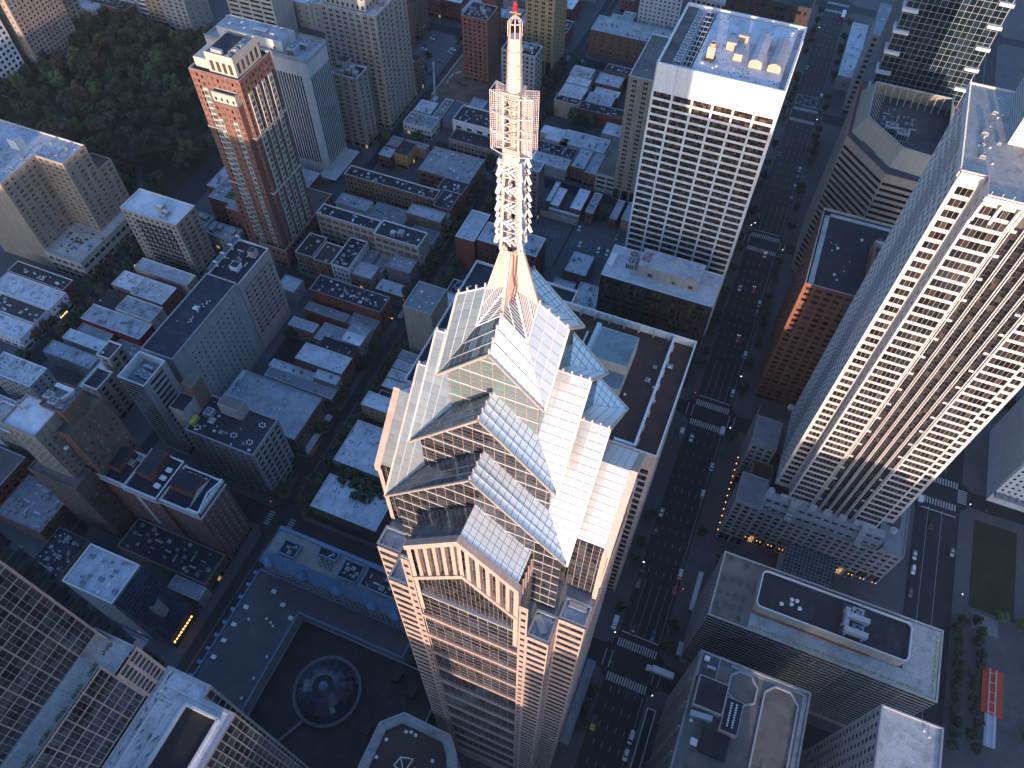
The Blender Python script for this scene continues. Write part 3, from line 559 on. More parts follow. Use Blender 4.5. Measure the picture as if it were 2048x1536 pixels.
# --- theatre and around the pit
B('theatre', 'white modern upper box of the theatre with black roof and cut-out windows', 'theatre', -205.8, -165.8, 399.8, 417.6, 16, whitep, r_dark, 'loft', 'few', trimw, 1.6, 'avdh', 1.2, bay=6.5, ww=4, base=9, fh=5, wh=2.0, shop=False)
B('theatre_front_block', 'pale stone street block before the theatre with black terrace roof and row of red-lit doors', 'theatre', -203.0, -165.5, 387.2, 399.4, 10, lime, r_dark, 'row', 'row', trimg, .2)
B('white_house_row', 'white stucco houses with small dormers beside the slate-blue shed', 'house', -240.4, -218.9, 392.4, 405.8, 9, whitep, r_grey, 'row', 'row', trimw, 1.0)
B('blue_shed', 'slate-blue metal roofed shed between the white houses and the theatre', 'shed', -218, -208.6, 408.5, 433, 6, greyd, roofm('slate_blue_roof', (.09, .13, .17), (.05, .07, .09), .4, seam=(.5, 40)), None, None, trimg, 0)
B('white_house_row', 'jumbled white-roofed house at the foot of the crane', 'house', -239.8, -226.6, 407, 420.8, 9, greyd, r_white, 'row', 'small', trimw, 1.6)
B('white_house_row', 'grey-roofed back building next to the crane house', 'house', -226, -219, 407, 431, 7, greyd, r_grey, 'small', None, trimw, 1.0)
B('pit_neighbour', 'long low building with pale roof along the near edge of the pit', 'building', -207.5, -196, 418.6, 438.6, 8, greyc, r_silver, None, None, trimg, .3)
B('party_wall_house', 'dark-roofed house with tall pink party wall', 'house', -269.7, -259.6, 396, 424, 11, wall('pink_stucco', (.42, .33, .29)), r_slate, 'row', None, trimg, .6)
B('party_wall_house', 'brown-roofed house joined to the pink party wall', 'house', -259.2, -251.2, 402, 424, 10, redb2, r_slate, 'row', 'row', trimg, .5)
B('walk_up_flats', 'five-storey brown brick walk-up with red cornice and black roof', 'building', -274.4, -251, 434.6, 447.6, 24, brownb, r_dark, 'apt', 'apt', redt, .6, 'pvh')
B('green_house', 'mint green gabled building in front of the tall chimney block', 'building', -318.2, -301.7, 496.4, 511, 15, wall('mint_stucco', (.25, .46, .36)), r_dark, 'few', None, trimg, .5)
B('cream_wall_hall', 'building with tall blank cream wall beside the grass strip', 'building', -318.8, -297.5, 474, 493, 15, wall('cream_stucco', (.48, .46, .38)), r_silver, None, None, trimg, 1.2)
B('red_tall_block', 'tall dark red brick block with four white cooling towers on its roof', 'building', -227.5, -208, 466, 486, 50, redb, r_dark, 'apt', None, trimg, 1.0, 'aap', gm=g_flat)
B('red_tower_core', 'dark brick stair tower rising behind the four cooling towers', 'building', -221, -210, 486.6, 495, 58, redb2, r_dark, None, None, trimg, .5)
B('panel_block', 'grey-brown mid-rise with orange brick panels behind the spire', 'building', -193.8, -168.6, 456.8, 471, 38, stone, r_dark, 'apt', 'off', trimw, 1.2, 'pph')
B('pink_brick_block', 'slim pinkish brick mid-rise just behind the antenna mast', 'building', -150.4, -122.9, 345.7, 356, 38, wall('rose_brick', (.30, .20, .17), .85, brick=True), r_silver, 'apt', 'apt', trimw, 1.4, 'avh')
B('theatre_annex', 'yellow brick tower rising out of the top edge right of the mast', 'building', -190, -168.4, 491.6, 519, 96, yellowb, r_dark, 'aptp', 'aptp', trimg, .5, base=14)
B('brown_tower', 'brown brick apartment tower with white fire-escape bays at the top edge', 'building', -306, -280.4, 500.4, 516, 88, brownb, r_dark, 'apt', 'apt', trimw, .5)
b_ = thing('brick_chimney', 'tall square brick chimney in front of the brown apartment tower', 'chimney', (-283, 491, 0)); q = MB(); q.box(-285, 489, .1, -281, 493, 31); q.box(-285.3, 488.7, 31, -280.7, 493.3, 31.8); q.box(-284, 490, 31.8, -282, 492, 32.1); part('stack', q, redb, b_)
# --- blocks right of the mast, below the cream tower
for i, (x0, x1, y0, y1, z, rm, wm, lb) in enumerate([
  (-151.6, -134, 451.4, 459, 13, r_dark, tan, 'tan party-wall shop with black roof at the near end of the white-roofed row'),
  (-151.6, -134.4, 459.3, 466, 12, r_stain, brownb, 'shop with dirty white roof second from the tan party wall'),
  (-151.6, -134, 466.3, 474, 12, r_white, brownb, 'shop with clean white roof in the middle of the white-roofed row'),
  (-151.4, -134.4, 474.3, 483, 13, r_stain, greyc, 'shop with patched white roof second from the far end of the row'),
  (-151.6, -136, 483.3, 495, 14, r_silver, stone, 'tallest shop at the far end of the white-roofed row by the crossing')]):
    B('row_shop', lb, 'shop', x0, x1, y0, y1, z, wm, rm, 'few' if i else None, 'small', trimw, 1.0, group='shops with white roofs left of the cream tower')
B('row_house', 'grey-roofed brick house with dormers beside the white-roofed row', 'house', -133.2, -114.4, 485.8, 500, 10, redb2, r_silver, 'row', 'row', trimg, 1.2)
B('row_house', 'dark-roofed house behind the grey-roofed brick house with dormers', 'house', -131, -112, 501, 511, 11, redb2, r_slate, 'row', 'row', trimg, 1.0)
B('row_house', 'white-roofed red house with ducts in the court of the row', 'house', -132.6, -113.6, 464.1, 476, 9, redb, r_stain, 'row', 'row', trimw, 1.6)
B('row_house', 'low white-roofed house in the row nearest the parking court', 'house', -131, -112.6, 477, 484.6, 8, redb, r_white, 'row', 'row', trimw, 1.0)
B('brick_back_building', 'long brick back building with two white dome hatches', 'building', -133.6, -101.3, 451.4, 461, 11, redb2, r_dark, None, None, trimg, .9, 'vsdh')
B('school_block', 'white-roofed stucco house at the street corner of the low complex', 'building', -148.8, -133, 417.4, 426, 10, cream, r_white, 'small', 'row', trimw, .6)
B('school_block', 'broad grey metal roof filling the middle of the low complex', 'building', -132.6, -101.2, 411, 426, 11, greyc, r_silver, None, 'row', trimw, 1.2)
B('school_block', 'white square house with back extension in the low complex', 'building', -143, -127, 411, 417, 11, cream, r_white, 'small', None, trimw, .5)
B('school_block', 'dark yard building with roof clutter below the white square house', 'building', -147, -119, 399.6, 410.6, 9, brownb, r_dark, 'row', None, trimg, 2.0, 'advh')
B('brick_corner_house', 'red brick house with silver roof next to the parking garage', 'house', -117, -107.8, 389.6, 410.6, 12, redb, r_silver, 'row', 'row', trimg, 1.0)
B('brick_corner_house', 'second red brick house, on the lane side by the garage', 'house', -107.4, -99.8, 388.4, 410.2, 11, redb, r_silver, 'row', 'row', trimg, .7)
B('row_house', 'row of shopfronts with speckled roofs facing the parking lot', 'house', -148.8, -119.4, 388.0, 398.8, 9, cream, r_stain, 'store', None, trimw, 1.4)
B('parking_garage', 'tan open-deck parking garage at the foot of the cream tower', 'garage', -99, -72, 387.2, 424, 14, cream, r_grav, 'rib', 'rib', trimg, 0, bay=6, ww=5.6, fh=3.0, wh=1.5, cols=1, base=2, shop=False, gm=g_black)
B('brick_warehouse', 'long brown brick warehouse with green copper corner roof', 'building', -154, -92, 534, 556, 20, brownb, r_silver, 'few', 'few', copper, 1.2)
B('rose_apartments', 'left wing of brick flats with pale grey roof and zigzag parapet', 'building', -152.6, -140.8, 290, 314.4, 25, redb2, r_silver, None, 'apt', trimw, .4)
B('rose_apartments', 'right wing of the brick flats with cream penthouse', 'building', -139.8, -103.6, 292.4, 308.6, 25, redb2, r_silver, 'apt', 'apt', trimw, .7, 'pavh')
B('lot_building', 'low square building with worn white roof beside the car park', 'building', -90.8, -77, 305.4, 324, 7, brownb, r_stain, 'few', None, trimd, .6)
B('vault_shed', 'small shed with ribbed barrel roof', 'shed', -93, -80, 289, 297.6, 8, greyc, r_silver, None, None, trimg, .2)
B('red_row_house', 'red row house with bright white roof, leftmost of four behind the car park', 'house', -105, -97.8, 355.4, 375, 9, redb, r_white, 'row', None, trimw, .5)
B('red_row_house', 'red row house with stepped grey rear, second of four behind the car park', 'house', -95, -89.9, 355.6, 375, 9, redb, r_silver, 'row', 'small', trimw, .6)
B('red_row_house', 'red row house with plain silver roof, third of four behind the car park', 'house', -79.4, -74.9, 357, 375.5, 8, redb2, r_silver, 'row', 'small', trimw, .2)
B('red_row_house', 'tan row house beside the white grid tower, last of four behind the car park', 'house', -72.5, -67.4, 359, 376, 8, tan, r_silver, 'row', None, trimw, .2)
B('red_row_house', 'dark-fronted house with white roof left of the bright white row roof', 'house', -117.9, -112.2, 354.8, 372, 8, brownb, r_white, 'row', 'small', trimw, .4)
B('back_building', 'narrow white-roofed back house beside the slim pink mid-rise', 'house', -121.6, -118.6, 357, 376.6, 8, brownb, r_stain, 'small', None, trimw, .7)
B('back_building', 'low back building cluttered with ducts behind the car park wall', 'building', -118, -98, 352.6, 354.4, 6, greyc, r_stain, None, None, trimw, .6)
# --- blocks at the far left
B('flat_block', 'white-roofed shop nearest the stone apartment house', 'building', -316.7, -280, 205.6, 214, 15, lime, r_silver, None, None, trimw, .6)
B('flat_block', 'shop with badly stained white roof beside the black-roofed office slab', 'building', -305.8, -284, 188.3, 201.8, 15, redb2, r_stain, 'few', 'few', trimw, 1.0)
B('flat_block', 'lower stained roof at the street end of the badly stained shop', 'building', -323, -307, 191.7, 203.6, 12, brownb, r_stain, 'few', None, trimw, .7)
B('gable_house', 'house with steep dark shingle roof and two white dormers', 'house', -325.9, -311.3, 177.8, 190.4, 9, cream, r_slate, 'few', None, trimd, .2)
B('flat_block', 'grey flat roof with four air units beside the shingled gable', 'building', -307, -283, 176.7, 187.4, 14, cream, r_silver, None, 'few', trimw, .9, 'aa')
B('flat_block', 'broad ribbed grey roof above a dark red end wall', 'building', -322, -282.6, 164.8, 176.2, 12, wall('maroon_wall', (.20, .02, .02)), r_silver, None, None, trimw, .7, 'aad')
B('gable_house', 'brick house with grey hipped roof in front of the ribbed roof', 'house', -321, -300, 158.6, 164.2, 9, redb2, r_grey, None, None, trimg, .2)
B('flat_block', 'long low building with clean white roof and one dark unit', 'building', -323.9, -298.3, 151.0, 158.0, 10, cream, r_white, 'few', None, trimw, .4)
B('flat_block', 'yard building between white roof and black-roofed slab', 'building', -297, -262, 152, 164, 7, greyd, r_grey, None, None, trimg, 1.0)
B('ornate_tower', 'slim office with pale green ornate cornice and grey roof, rear half', 'building', -277.3, -269.2, 137.9, 147.9, 34, lime, r_dgrav, 'off', 'off', trimw, .6, 'vh', 1.2)
B('ornate_tower', 'slim office with dark roof and white flagpole stubs, front half', 'building', -276.2, -266.8, 122.8, 134.6, 29, lime, r_dark, 'off', 'off', trimw, .3, 'v', 1.0)
B('flat_block', 'irregular grey roofs stepping down beside the ornate office', 'building', -325.1, -294.1, 138.9, 147.2, 12, greyc, r_silver, 'few', None, trimg, 1.2)
B('flat_block', 'grey roofed block left of the slim ornate office', 'building', -293.6, -278, 128, 147, 11, greyc, r_stain, 'few', None, trimg, 1.8)
B('mansard_row', 'dark mansard row with white dormers beside the big beige apartment block', 'house', -384.9, -344.8, 177.5, 186, 12, redb2, r_slate, 'row', 'row', trimw, .9, 'hs')
B('mansard_row', 'row with long pale worn roof between the two dark mansard rows', 'house', -384, -342, 163.6, 176.8, 12, whitep, r_stain, 'row', 'row', trimw, .9, 'vhd')
B('mansard_row', 'lower dark mansard row with white dormers near the left edge', 'house', -376, -343.6, 152.6, 163.2, 11, whitep, r_slate, 'row', 'row', trimw, .8, 'sh')
B('mansard_row', 'pale flat roof house in front of the lower mansard row', 'house', -376, -344, 141, 152, 10, whitep, r_white, 'row', 'row', trimw, .9)
B('hotel_small', 'white-roofed six-storey hotel with roof clutter at the left edge', 'building', -331, -303, 113.5, 126, 24, stone, r_stain, 'apt', 'apt', trimw, 1.8)
B('flat_block', 'black yard and sheds between the small hotel and the brown setback tower', 'building', -300, -280, 112.6, 126, 8, greyd, r_stain, None, None, trimw, 2.0)
B('cafe_roof_block', 'black roof crowded with rows of small white units beside the car park', 'building', -239, -222.5, 40, 60, 22, wall('ochre_brick', (.34, .19, .08), .85, brick=True), r_dark, 'off', 'off', trimd, 5.0, 'avva')
B('red_edge_block', 'dark roof with red metal edges under the brown setback tower', 'building', -276, -249.3, 55, 77, 16, brownb, r_grey, 'few', 'few', redt, 1.2, 'ad')
B('flat_block', 'brown building with big air unit at the left edge below the setback tower', 'building', -300, -278, 60, 82, 22, terrac, r_grav, 'few', 'off', trimg, .6, 'a')
B('flat_block', 'cream-edged roof at the left edge beside the brown setback tower', 'building', -300, -262, 86, 99, 34, lime, r_conc, 'few', 'off', trimw, .8)
B('grey_office', 'mid-rise with long ribbed grey roof, fans and stepped corner', 'building', -204.9, -180.6, 37.4, 54.6, 45, stone, r_silver, 'apt', 'rib', trimw, 1.1, 'aavh', 1.0)
B('restaurant_block', 'low dark-roofed restaurant row beside the brick hotel with glass rooflight', 'building', -217.4, -170, 64.5, 79.6, 10, brownb, r_dark, 'few', 'store', trimg, 1.3, 'aasvd')
B('flat_block', 'grey low building stepping out from the restaurant row to the street', 'building', -186, -169.6, 57.5, 64, 8, cream, r_silver, 'few', 'store', trimw, .6)
# --- north side of the shopping street
B('worn_roof_store', 'one-storey store with large worn white roof beside the blue hotel', 'building', -148.1, -113.3, 115.6, 134.2, 9, brownb, r_stain, None, None, trimw, .8, 'vvh')
B('market_hall', 'low building with grey patched roof below the blank cream wall', 'building', -150, -113, 141, 166, 10, greyc, r_stain, None, None, trimw, .5)
B('corner_annex', 'small building with bright white roof and punched brick wall', 'building', -151.1, -134, 172.2, 181, 15, tan, r_white, 'small', None, trimw, .3)
B('corner_annex', 'black flat roof between the bright white roof and the row of grey roofs', 'building', -149, -136, 181.6, 188, 8, greyd, r_dark, None, None, trimw, .3)
for i in range(4): B('corner_annex', ('clean white', 'patched white', 'silver', 'pale grey')[i]+' shop roof, '+('first', 'second', 'third', 'fourth')[i]+' below the blank tan side wall', 'shop', -148.6, -137, 188.5+i*6.2, 194.2+i*6.2, 11+.5*i, brownb, (r_white, r_stain, r_silver, r_grey)[i], None, None, trimw, .9, group='shop roofs under the long black roof edge')
B('tan_wall_tower', 'tan blank-walled building with grey roof and small roof garden', 'building', -147.4, -131.5, 218, 236.6, 43, wall('tan_stucco', (.42, .35, .27)), r_grey, None, None, trimg, .5, 'pvh')
B('cafe_terrace', 'white-roofed cafe with small dark terrace beside the blank tan wall', 'building', -146, -124, 252, 262, 9, greyc, r_stain, 'store', None, trimw, 1.4)
B('cafe_terrace', 'black terrace roof with white units next to the white-roofed cafe', 'building', -147, -132, 263.5, 274, 8, greyd, r_dark, None, None, trimw, 2.4, 'va')
B('back_building', 'low roofs between the long black-roofed store and the brick flats', 'building', -122, -100, 252, 270, 9, greyc, r_grey, None, None, trimw, 1.4)
B('back_building', 'low pale building behind the black grid office', 'building', -98, -62, 254, 272, 12, greyc, r_silver, None, None, trimw, 1.2)
B('back_building', 'small grey roofs between barrel shed and black grid office', 'building', -78, -60, 276, 300, 8, greyc, r_stain, None, None, trimw, 1.6)
B('long_store', 'long store with black roof, white parapet and blue gutter line', 'building', -113, -62, 159, 235, 73, cream, r_dark, 'off', None, trimw, .12, 'hv', 1.4)
B('rust_store', 'store with rust brown roof and square window grid glowing pink, seen past the crown', 'building', -60.0, -3.0, 133.5, 185.0, 122, pinkc, r_brown, 'off', None, trimw, .18, 'vhs', 3.4, bay=4.3, ww=3.2, fh=4.2, wh=2.9, sill=.5, cols=2, rows=2, top=9)
B('black_grid_office', 'black office block with white roof, cooling tower and white plant room', 'office', -57.0, -2.4, 255.3, 277.4, 66, blackw, r_white, 'rib', None, trimw, .9, 'vvdh', .5, bay=9, ww=8.4, fh=3.6, wh=2.2, cols=7, gm=g_brown, fm=trimd)
# ------------------------------------------------------------------ generic glazed planes (panes proud of a frame slab)
def clip(poly, a, b, c):
    """keep a*u+b*v <= c"""
    out = []; n = len(poly)
    for i in range(n):
        p, q = poly[i], poly[(i+1) % n]; dp = a*p[0]+b*p[1]-c; dq = a*q[0]+b*q[1]-c
        if dp <= 1e-9: out.append(p)
        if (dp < -1e-9 and dq > 1e-9) or (dp > 1e-9 and dq < -1e-9): t = dp/(dp-dq); out.append((p[0]+(q[0]-p[0])*t, p[1]+(q[1]-p[1])*t))
    return out
class Glz:
    def __init__(s, t, fm, gm): s.t = t; s.fr = MB(); s.cells = []; s.fm = fm; s.gm = gm
    def plane(s, O, U, V, poly, du, dv, gu=.14, gv=.14, u0=0, v0=0, gm=None, off=.04):
        O, U, V = Vector(O), Vector(U), Vector(V); Nn = U.cross(V).normalized()
        if Nn.dot(CAM-O) < 0: Nn = -Nn
        s.fr.face([O+U*p[0]+V*p[1] for p in poly])
        us = [p[0] for p in poly]; vs = [p[1] for p in poly]
        i0, i1 = math.floor((min(us)-u0)/du), math.ceil((max(us)-u0)/du); j0, j1 = math.floor((min(vs)-v0)/dv), math.ceil((max(vs)-v0)/dv)
        for i in range(i0, i1):
            for j in range(j0, j1):
                c = clip(poly, -1, 0, -(u0+i*du+gu/2)); c = clip(c, 1, 0, u0+(i+1)*du-gu/2) if c else c
                c = clip(c, 0, -1, -(v0+j*dv+gv/2)) if c else c; c = clip(c, 0, 1, v0+(j+1)*dv-gv/2) if c else c
                if len(c) < 3: continue
                A = abs(sum(c[k][0]*c[(k+1) % len(c)][1]-c[(k+1) % len(c)][0]*c[k][1] for k in range(len(c))))/2
                if A < .02: continue
                pts = [O+U*p[0]+V*p[1]+Nn*off for p in c]; d = (pts[0]-CAM).length
                s.cells.append((A**.5*1544/d, pts, gm or s.gm))
    def done(s, lim=300, name='pane', fname='frame'):
        part(fname, s.fr, s.fm, s.t); s.cells.sort(key=lambda q: -q[0]); rest = MB(); ms = []; L = s.t.location
        for k, (px, pts, gm) in enumerate(s.cells):
            if k < lim and px > 9:
                b = MB(); c = sum(pts, Vector())/len(pts); b.face([p-c for p in pts]); link(name, b.mesh(name, gm), s.t, tuple(c-L))
            else:
                if gm not in ms: ms.append(gm)
                rest.face(pts, ms.index(gm))
        if rest.f: part(name+'_field', rest, ms, s.t)['kind'] = 'stuff'

# ------------------------------------------------------------------ the spire tower
CX, CY = -28.5, 70.9
T = Bld('spire_tower', 'stepped glass and pink granite skyscraper with gabled crown under the tall white spire', 'skyscraper', CX, CY)
K = dict(base=6, mg=.25, shop=False, top=1.0, sill=.95, fh=4.0, dep=.12)
def lp(x, y): return (CX+x, CY+y)
rib = dict(bay=5.0, ww=9, wh=2.1, cols=4, gm=g_crown, fm=trimd, bar=.06, **K)
BW = 11.6
mid = dict(bay=2.1, ww=1.95, fh=2.0, wh=1.72, sill=.14, mg=.3, top=1.0, base=6, shop=False, dep=.10, gm=g_crown, fm=trimp)
for (a, b) in (((-18.2, -24), (-BW-1.8, -24)), ((BW+1.8, -24), (18.2, -24)), ((18.2, -18.2), (24, -18.2)), ((-24, -18.2), (-18.2, -18.2))): T.facade(lp(*a), lp(*b), 0, 180, pinkg, **rib)
for (a, b) in (((-BW-1.8, -24), (-BW, -24)), ((BW, -24), (BW+1.8, -24))): T.facade(lp(*a), lp(*b), 0, 196, pinkg, bay=1.8, ww=1.0, wh=1.5, gm=g_crown, **{k: v for k, v in K.items() if k not in ('mg',)}, mg=0)
# central curtain wall with a stone belt every fifth row
T.plain(lp(-BW, -24), lp(BW, -24), 0, 10, pinkg)
z = 10
while z < 176:
    T.facade(lp(-BW, -24), lp(BW, -24), z, z+1.5, pinkg, bay=30, ww=40)
    T.facade(lp(-BW, -23.6), lp(BW, -23.6), z+1.5, z+14, trimp, bay=2.1, ww=2.24, fh=2.08, wh=2.42, sill=.035, mg=.2, top=.05, base=0, shop=False, dep=.04, gm=g_crown, fm=trimp)
    T.w.face([(CX-BW, CY-24, z+1.5), (CX+BW, CY-24, z+1.5), (CX+BW, CY-23.6, z+1.5), (CX-BW, CY-23.6, z+1.5)], T.mi(pinkg)); z += 14
for (a, b) in (((18.2, -24), (18.2, -18.2)), ((24, -18.2), (24, -13.4)), ((24, 13.4), (24, 18.2))): T.facade(lp(*a), lp(*b), 0, 180, pinkg, bay=2.4, ww=1.5, wh=1.8, gm=g_crown, **K)
T.facade(lp(24, -13.4), lp(24, 13.4), 0, 180, pinkg, bay=4.4, ww=3.8, wh=2.0, cols=2, gm=g_crown, **K)
for a, b in (((24, 18.2), (18.2, 18.2)), ((18.2, 18.2), (18.2, 24)), ((18.2, 24), (-18.2, 24)), ((-18.2, 24), (-18.2, 18.2)), ((-18.2, 18.2), (-24, 18.2)), ((-24, 18.2), (-24, -18.2)), ((-18.2, -18.2), (-18.2, -24))): T.plain(lp(*a), lp(*b), 0, 180, pinkg)
for sx in (-1, 1):
    for sy in (-1, 1):
        for (x0, x1, y0, y1) in ((BW+1.8, 18.2, 18.2, 24), (18.2, 24, BW+1.8, 18.2)):
            xs = sorted((sx*x0, sx*x1)); ys = sorted((sy*y0, sy*y1))
            T.top([lp(xs[0], ys[0]), lp(xs[1], ys[0]), lp(xs[1], ys[1]), lp(xs[0], ys[1])], 181.2, r_white, steel, 1.3, .45, 'terrace')
            for (ux, uy) in ((xs[0]+1, ys[0]+1), (xs[1]-1, ys[0]+1), (xs[1]-1, ys[1]-1.2), ((xs[0]+xs[1])/2, ys[0]+1)): gear(T.t, 'hatch', CX+ux, CY+uy, 179.9, .55, .55, .8)
    T.w.box(CX+18.2*sx-.6, CY-24, 180, CX+18.2*sx+.6, CY-18.2, 181.2, T.mi(pinkg)) if False else None
q = MB(); q.bar((CX+14.0, CY-19.4, 180.4), (CX+16.6, CY-22.4, 180.4), 1.6, 0, 1.0); q.box(CX+19.2, CY-15.2, 179.9, CX+23, CY-14.0, 181.2); part('window_washing_cradle', q, steel, T.t)
T.done(300, 8)
tiers = [(18.0, 226.9, 207.9, 180.0, 1.3), (13.5, 238.5, 223.5, 207.0, 1.4), (9.0, 249.4, 239.8, 220.0, 1.2)]
R1, E1, S1, W1 = 215.9, 204.7, 24.0, 10.9
GZ = Glz(T.t, flat('roof_mullion', (.26, .22, .215), .5), g_roof); WG = Glz(T.t, flat('mullion_pink', (.36, .25, .22), .5), g_crown); BE = MB(); PO = MB(); LO = MB()
dirs = [((0, -1), (1, 0)), ((1, 0), (0, 1)), ((0, 1), (-1, 0)), ((-1, 0), (0, -1))]
def W3(d, l, a, b, z): return (CX+d[0]*a+l[0]*b, CY+d[1]*a+l[1]*b, z)
for ti, (s, r, e, z0, ov) in enumerate(tiers):
    k = (r-e)/s; sin_ = tiers[ti+1][0]-tiers[ti+1][4]-.1 if ti < 2 else 0.0
    ws = s-ov; rg = .72 if ti == 2 else 0.0; RZ = lambda a: r+rg*(s-a)
    for (d, l) in dirs:
        for sg in (-1, 1):
            L_ = (l[0]*sg, l[1]*sg); m = math.sqrt(1+k*k)
            O = (CX, CY, RZ(0)); U = Vector((d[0], d[1], -rg)); V = Vector((L_[0]/m, L_[1]/m, -k/m))
            poly = [(sin_, 0), (s, 0), (s, s*m), (sin_, sin_*m)] if sin_ > 0 else [(4.2, 0), (s, 0), (s, s*m), (4.2, 4.2*m)]
            gsel = g_roofd if L_[0] == -1 else (g_roofg if d == (-1, 0) and L_[1] == -1 else (g_roofe if L_[1] == -1 else g_roof))  # tone by slope direction imitates what each slope reflects
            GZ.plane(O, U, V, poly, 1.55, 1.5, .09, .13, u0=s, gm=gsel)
            if sin_ == 0:
                for t_ in range(13):
                    a_ = .35+t_*.31; LO.bar(W3(d, L_, a_, 0, RZ(a_)+.03), W3(d, L_, a_, a_*.96, RZ(a_)-k*a_*.96+.03), .13)
                GZ.fr.face([W3(d, L_, 0, 0, RZ(0)-.3), W3(d, L_, 4.2, 0, RZ(4.2)-.3), W3(d, L_, 4.2, 4.2, RZ(4.2)-k*4.2-.3)])
                BE.bar(W3(d, L_, 0.2, 0, RZ(.2)+.1), W3(d, L_, 4.2, 4.1, RZ(4.2)-k*4.1+.1), .16); BE.bar(W3(d, L_, 4.2, 0, RZ(4.2)+.1), W3(d, L_, 4.2, 4.2, RZ(4.2)-k*4.2+.1), .16); BE.bar(W3(d, L_, 2.2, 0, RZ(2.2)+.1), W3(d, L_, 4.2, 2.1, RZ(4.2)-k*2.1+.1), .13)
            # rake beam, valley and sills
            BE.bar(W3(d, L_, s+.1, -.02, r+.02), W3(d, L_, s+.1, s+.1, e-.08), .36, 1, .4)
            BE.bar(W3(d, L_, s-.0, s, e), W3(d, L_, max(sin_, 4.2), max(sin_, 4.2), RZ(max(sin_, 4.2))-k*max(sin_, 4.2)), .16)
            for q_ in range(1, 3): 
                yv = s-1.55*q_*1.5; BE.bar(W3(d, L_, s-1.55*q_, 0.1, RZ(s-1.55*q_)+.04), W3(d, L_, s-1.55*q_, s-1.55*q_-.1, RZ(s-1.55*q_)-k*(s-1.55*q_-.1)+.04), .13, 2)
        BE.bar(W3(d, l, max(sin_, 4.2), 0, RZ(max(sin_, 4.2))+.05), W3(d, l, s, 0, r+.05), .22)
        for q_ in range(4):
            a_ = s-.15-q_*1.5
            if a_ > max(sin_, 4): PO.box(*[c-.13 if i < 2 else c for i, c in enumerate(W3(d, l, a_, 0, RZ(a_)))], *[c+.13 if i < 2 else c for i, c in enumerate(W3(d, l, a_, 0, RZ(a_)+1.0))])
        # glazed gable wall below, recessed by the overhang
        O = W3(d, l, ws, 0, 0); U = Vector((l[0], l[1], 0)); V = Vector((0, 0, 1))
        gm = g_crown2 if ti == 2 else g_crown
        WG.plane(O, U, V, [(-ws, z0), (ws, z0), (ws, r-k*ws-.2), (0, r-.2), (-ws, r-k*ws-.2)], 1.9, 1.02, .09, .12, v0=z0, gm=gm)
        if d == (0, -1):
            for q_ in range(int(z0)+2, int(r), 4): 
                hw = min(ws, (r-.4-q_)/k) if q_ > r-k*ws else ws
                if hw > .5: BE.bar((CX-hw, CY-ws-.12, q_), (CX+hw, CY-ws-.12, q_), .13, 0, .16)
q = MB(); q.box(CX-18.2, CY-23.9, 179.1, CX+18.2, CY+23.9, 179.6); q.box(CX-23.9, CY-18.1, 179.1, CX-18.21, CY+18.1, 179.6); q.box(CX+18.21, CY-18.1, 179.1, CX+23.9, CY+18.1, 179.6); part('setback_slab', q, steel, T.t)
